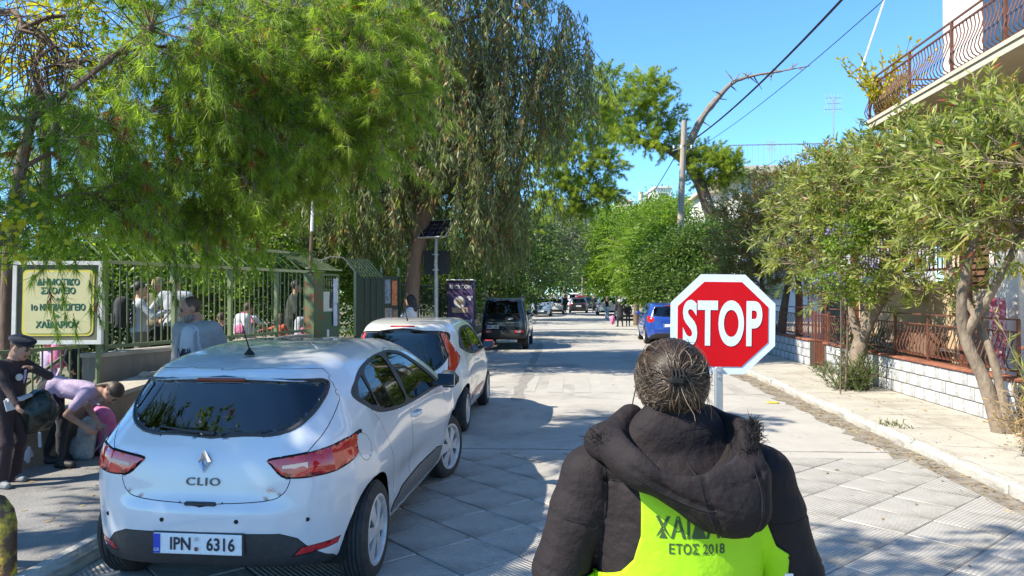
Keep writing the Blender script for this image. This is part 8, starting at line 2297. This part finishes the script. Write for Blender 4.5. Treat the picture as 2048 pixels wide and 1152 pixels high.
# hair: cap plus swept strands gathered in a clip low at the back
Bh = Body(); M_HC = mat('hair_base', (.022, .016, .013), .5, col2=(.05, .038, .03), scale=40)
Bh.ell(gh(0, -.010, .008), (.086, .102, .094), M_HC, k=.02); Bh.ell(gh(0, -.035, -.03), (.072, .072, .068), M_HC, k=.03)
Bh.cut(gh(0, .115, -.06), (.075, .09, .10), M_HC, k=.02)
hair = link('hair', Bh.mesh(.008), None, guard)
cd = Vector((-.06, -1.0, .05)).normalized()
e1 = cd.cross(Vector((0, 0, 1))).normalized(); e2 = e1.cross(cd)            # e2 points up
def surf(ang, az, k=1.0):
    v = cd * cos(ang) + (e1 * cos(az) + e2 * sin(az)) * sin(ang)
    return gh(v.x * .093 * k, -.014 + v.y * .110 * k, .004 + v.z * .101 * k)
cl = surf(0, 0, 1.05)
cur, tone = [], []
for i in range(3000):
    az = rnd.uniform(-.55, pi + .55); upness = sin(az)
    D = rnd.uniform(.25, 1.0) ** .7 * (1.95 if upness > -.1 else 1.05 + .6 * (1 + upness))
    sw_ = rnd.gauss(.0, .25) + .35 * sin(az * 2); lift = 1.0 + abs(rnd.gauss(0, .018)) + .004; wv = rnd.gauss(0, .05)
    c = []
    n = 7; dip = rnd.uniform(.25, 1.25) if upness < .35 else 0; sg = 1 if cos(az) > 0 else -1
    for k in range(n):
        t = k / (n - 1); ang = D * (1 - t) ** .9
        p = surf(ang, az + sw_ * t * .6 - sg * dip * sin(pi * t ** .8) + wv * sin(t * 6 + i), lift + .05 * sin(pi * t) * (.3 if upness > 0 else .5))
        if t > .8: p = p.lerp(Vector(cl) + Vector((rnd.gauss(0, .010), rnd.gauss(0, .004), rnd.gauss(0, .012))), (t - .8) / .2)
        c.append(p)
    cur.append(c); band = .5 + .5 * sin(az * 9 + D * 2)
    tone.append(min(1, max(0, rnd.gauss(.18 + .22 * band, .16) + (.28 if upness < .25 and rnd.random() < .5 else 0))))
for i in range(45):             # loose ends falling from the clip, mostly right
    a = rnd.uniform(-.6, 2.0); p = Vector(cl) + Vector((rnd.gauss(.004, .01), rnd.gauss(0, .006), rnd.gauss(0, .012)))
    L = rnd.uniform(.05, .115); c = [p]
    bend = Vector((sin(a) * .8 + .15, -.25 + rnd.gauss(0, .2), -.15)); q = p.copy(); v_ = bend
    for k in range(7):
        v_ = v_ + Vector((rnd.gauss(0, .22), rnd.gauss(.12, .15), -.2)); v_.normalize(); q = q + v_ * L / 7; c.append(q.copy())
    cur.append(c); tone.append(min(1, max(0, rnd.gauss(.45, .25))))
for i in range(90):              # stray hairs standing off the head
    az = rnd.uniform(0, 2 * pi); a0 = rnd.uniform(.5, 1.7); c = []; k0 = rnd.uniform(1.02, 1.05); dz = rnd.gauss(0, .5)
    for t in np.linspace(0, 1, 6): c.append(surf(a0 - .5 * t, az + dz * t, k0 + .11 * sin(pi * t) * rnd.uniform(.6, 1)))
    cur.append(c); tone.append(rnd.uniform(.3, .9))
M_STR = leaf_mat('hair_strands', [(0, (.012, .008, .006)), (.3, (.035, .022, .014)), (.6, (.12, .08, .05)), (1, (.40, .30, .20))], .38, 0.0, .5)
st_ = strands('hair_strands', cur, .0009, .0005, M_STR, guard, tone)
b = MB(); b.box(Vector(cl) + Vector((-.004, -.014, .004)), (.038, .016, .022), rot=(0, .1, 0), b=.006); hcp = b.build('hair_clip', M_GAP, guard, True)
for k in range(4):
    b = MB(); x = -.016 + k * .009; b.tube([Vector(cl) + Vector((x, -.02, .012)), Vector(cl) + Vector((x, -.012, .026)), Vector(cl) + Vector((x, .004, .03))], .003, 5); b.build('clip_tooth', M_GAP, hcp)
# mask cord hanging from the left ear
b = MB(); b.tube([gh(-.088, .0, -.01), gh(-.097, .012, -.06), gh(-.103, .02, -.13)], .0016, 5); b.build('mask_cord', M_GAP, guard)
# --- stop paddle
sgn = empty('stop_sign', at(1440, 2.42, 0), TH + R(-2), 'red octagonal STOP sign held up on a metal handle', 'sign')
d0 = 2.42; zc = CAM_H + (588 - 648.5) / FPX * d0; xc = .008
k_ = d0 / FPX
W2 = 103.5 * k_; H2 = 99.5 * k_
def octo(a, b_, f): return [(-a, -b_ * f), (-a * f, -b_), (a * f, -b_), (a, -b_ * f), (a, b_ * f), (a * f, b_), (-a * f, b_), (-a, b_ * f)]
tilt = R(-.7)
UX = Vector((cos(tilt), 0, sin(tilt))); WX_ = Vector((-sin(tilt), 0, cos(tilt)))
b = MB(); b.prism(octo(W2, H2, .42), (xc, 0, zc), UX, WX_, .003); b.build('plate', mat('sign_white', (.68, .74, .78), .45, col2=(.62, .68, .72), scale=6), sgn)
b = MB(); b.prism(octo(W2 - 14 * k_, H2 - 15 * k_, .415), (xc, -.0038, zc), UX, WX_, .001); b.build('red_face', mat('sign_red', (.56, .004, .008), .55, col2=(.50, .004, .008), scale=5, spec=.15), sgn)
lt = text('stop_lettering', 'STOP', .088, frame((0, 0, 0), (1, 0, 0), (0, 0, 1)), MATS['sign_white'], sgn, bold=.0030, sx=1.0, res=6, spacing=1.05)
xs = [v.co.x for v in lt.data.vertices]; zs = [v.co.z for v in lt.data.vertices]
fx_ = (157 * k_) / (max(xs) - min(xs)); fz_ = (92 * k_) / (max(zs) - min(zs)); mx_, mz_ = (max(xs) + min(xs)) / 2, (max(zs) + min(zs)) / 2
for v in lt.data.vertices:
    q = UX * ((v.co.x - mx_) * fx_) + WX_ * ((v.co.z - mz_) * fz_); v.co = Vector((xc + q.x - 1 * k_, -.0062, zc + q.z + 2 * k_))
b = MB(); xb = -5 * k_
b.box((xb, -.012, (zc - H2 + .025 + .95) / 2), (.026, .016, zc - H2 + .025 - .95), b=.004); hdl = b.build('handle', M_GALV, sgn)
for z_ in (zc - H2 + .012, zc - H2 - .008):
    b = MB(); b.lathe([(0, -.006), (.006, -.005), (.007, 0)], (xb, -.021, z_), 'y', 8); b.build('screw', M_GALV, hdl)
b = MB(); b.cyl((xb, -.012, .95), (xb, -.012, 1.14), .015, n=10); b.build('grip', M_GAP, sgn)
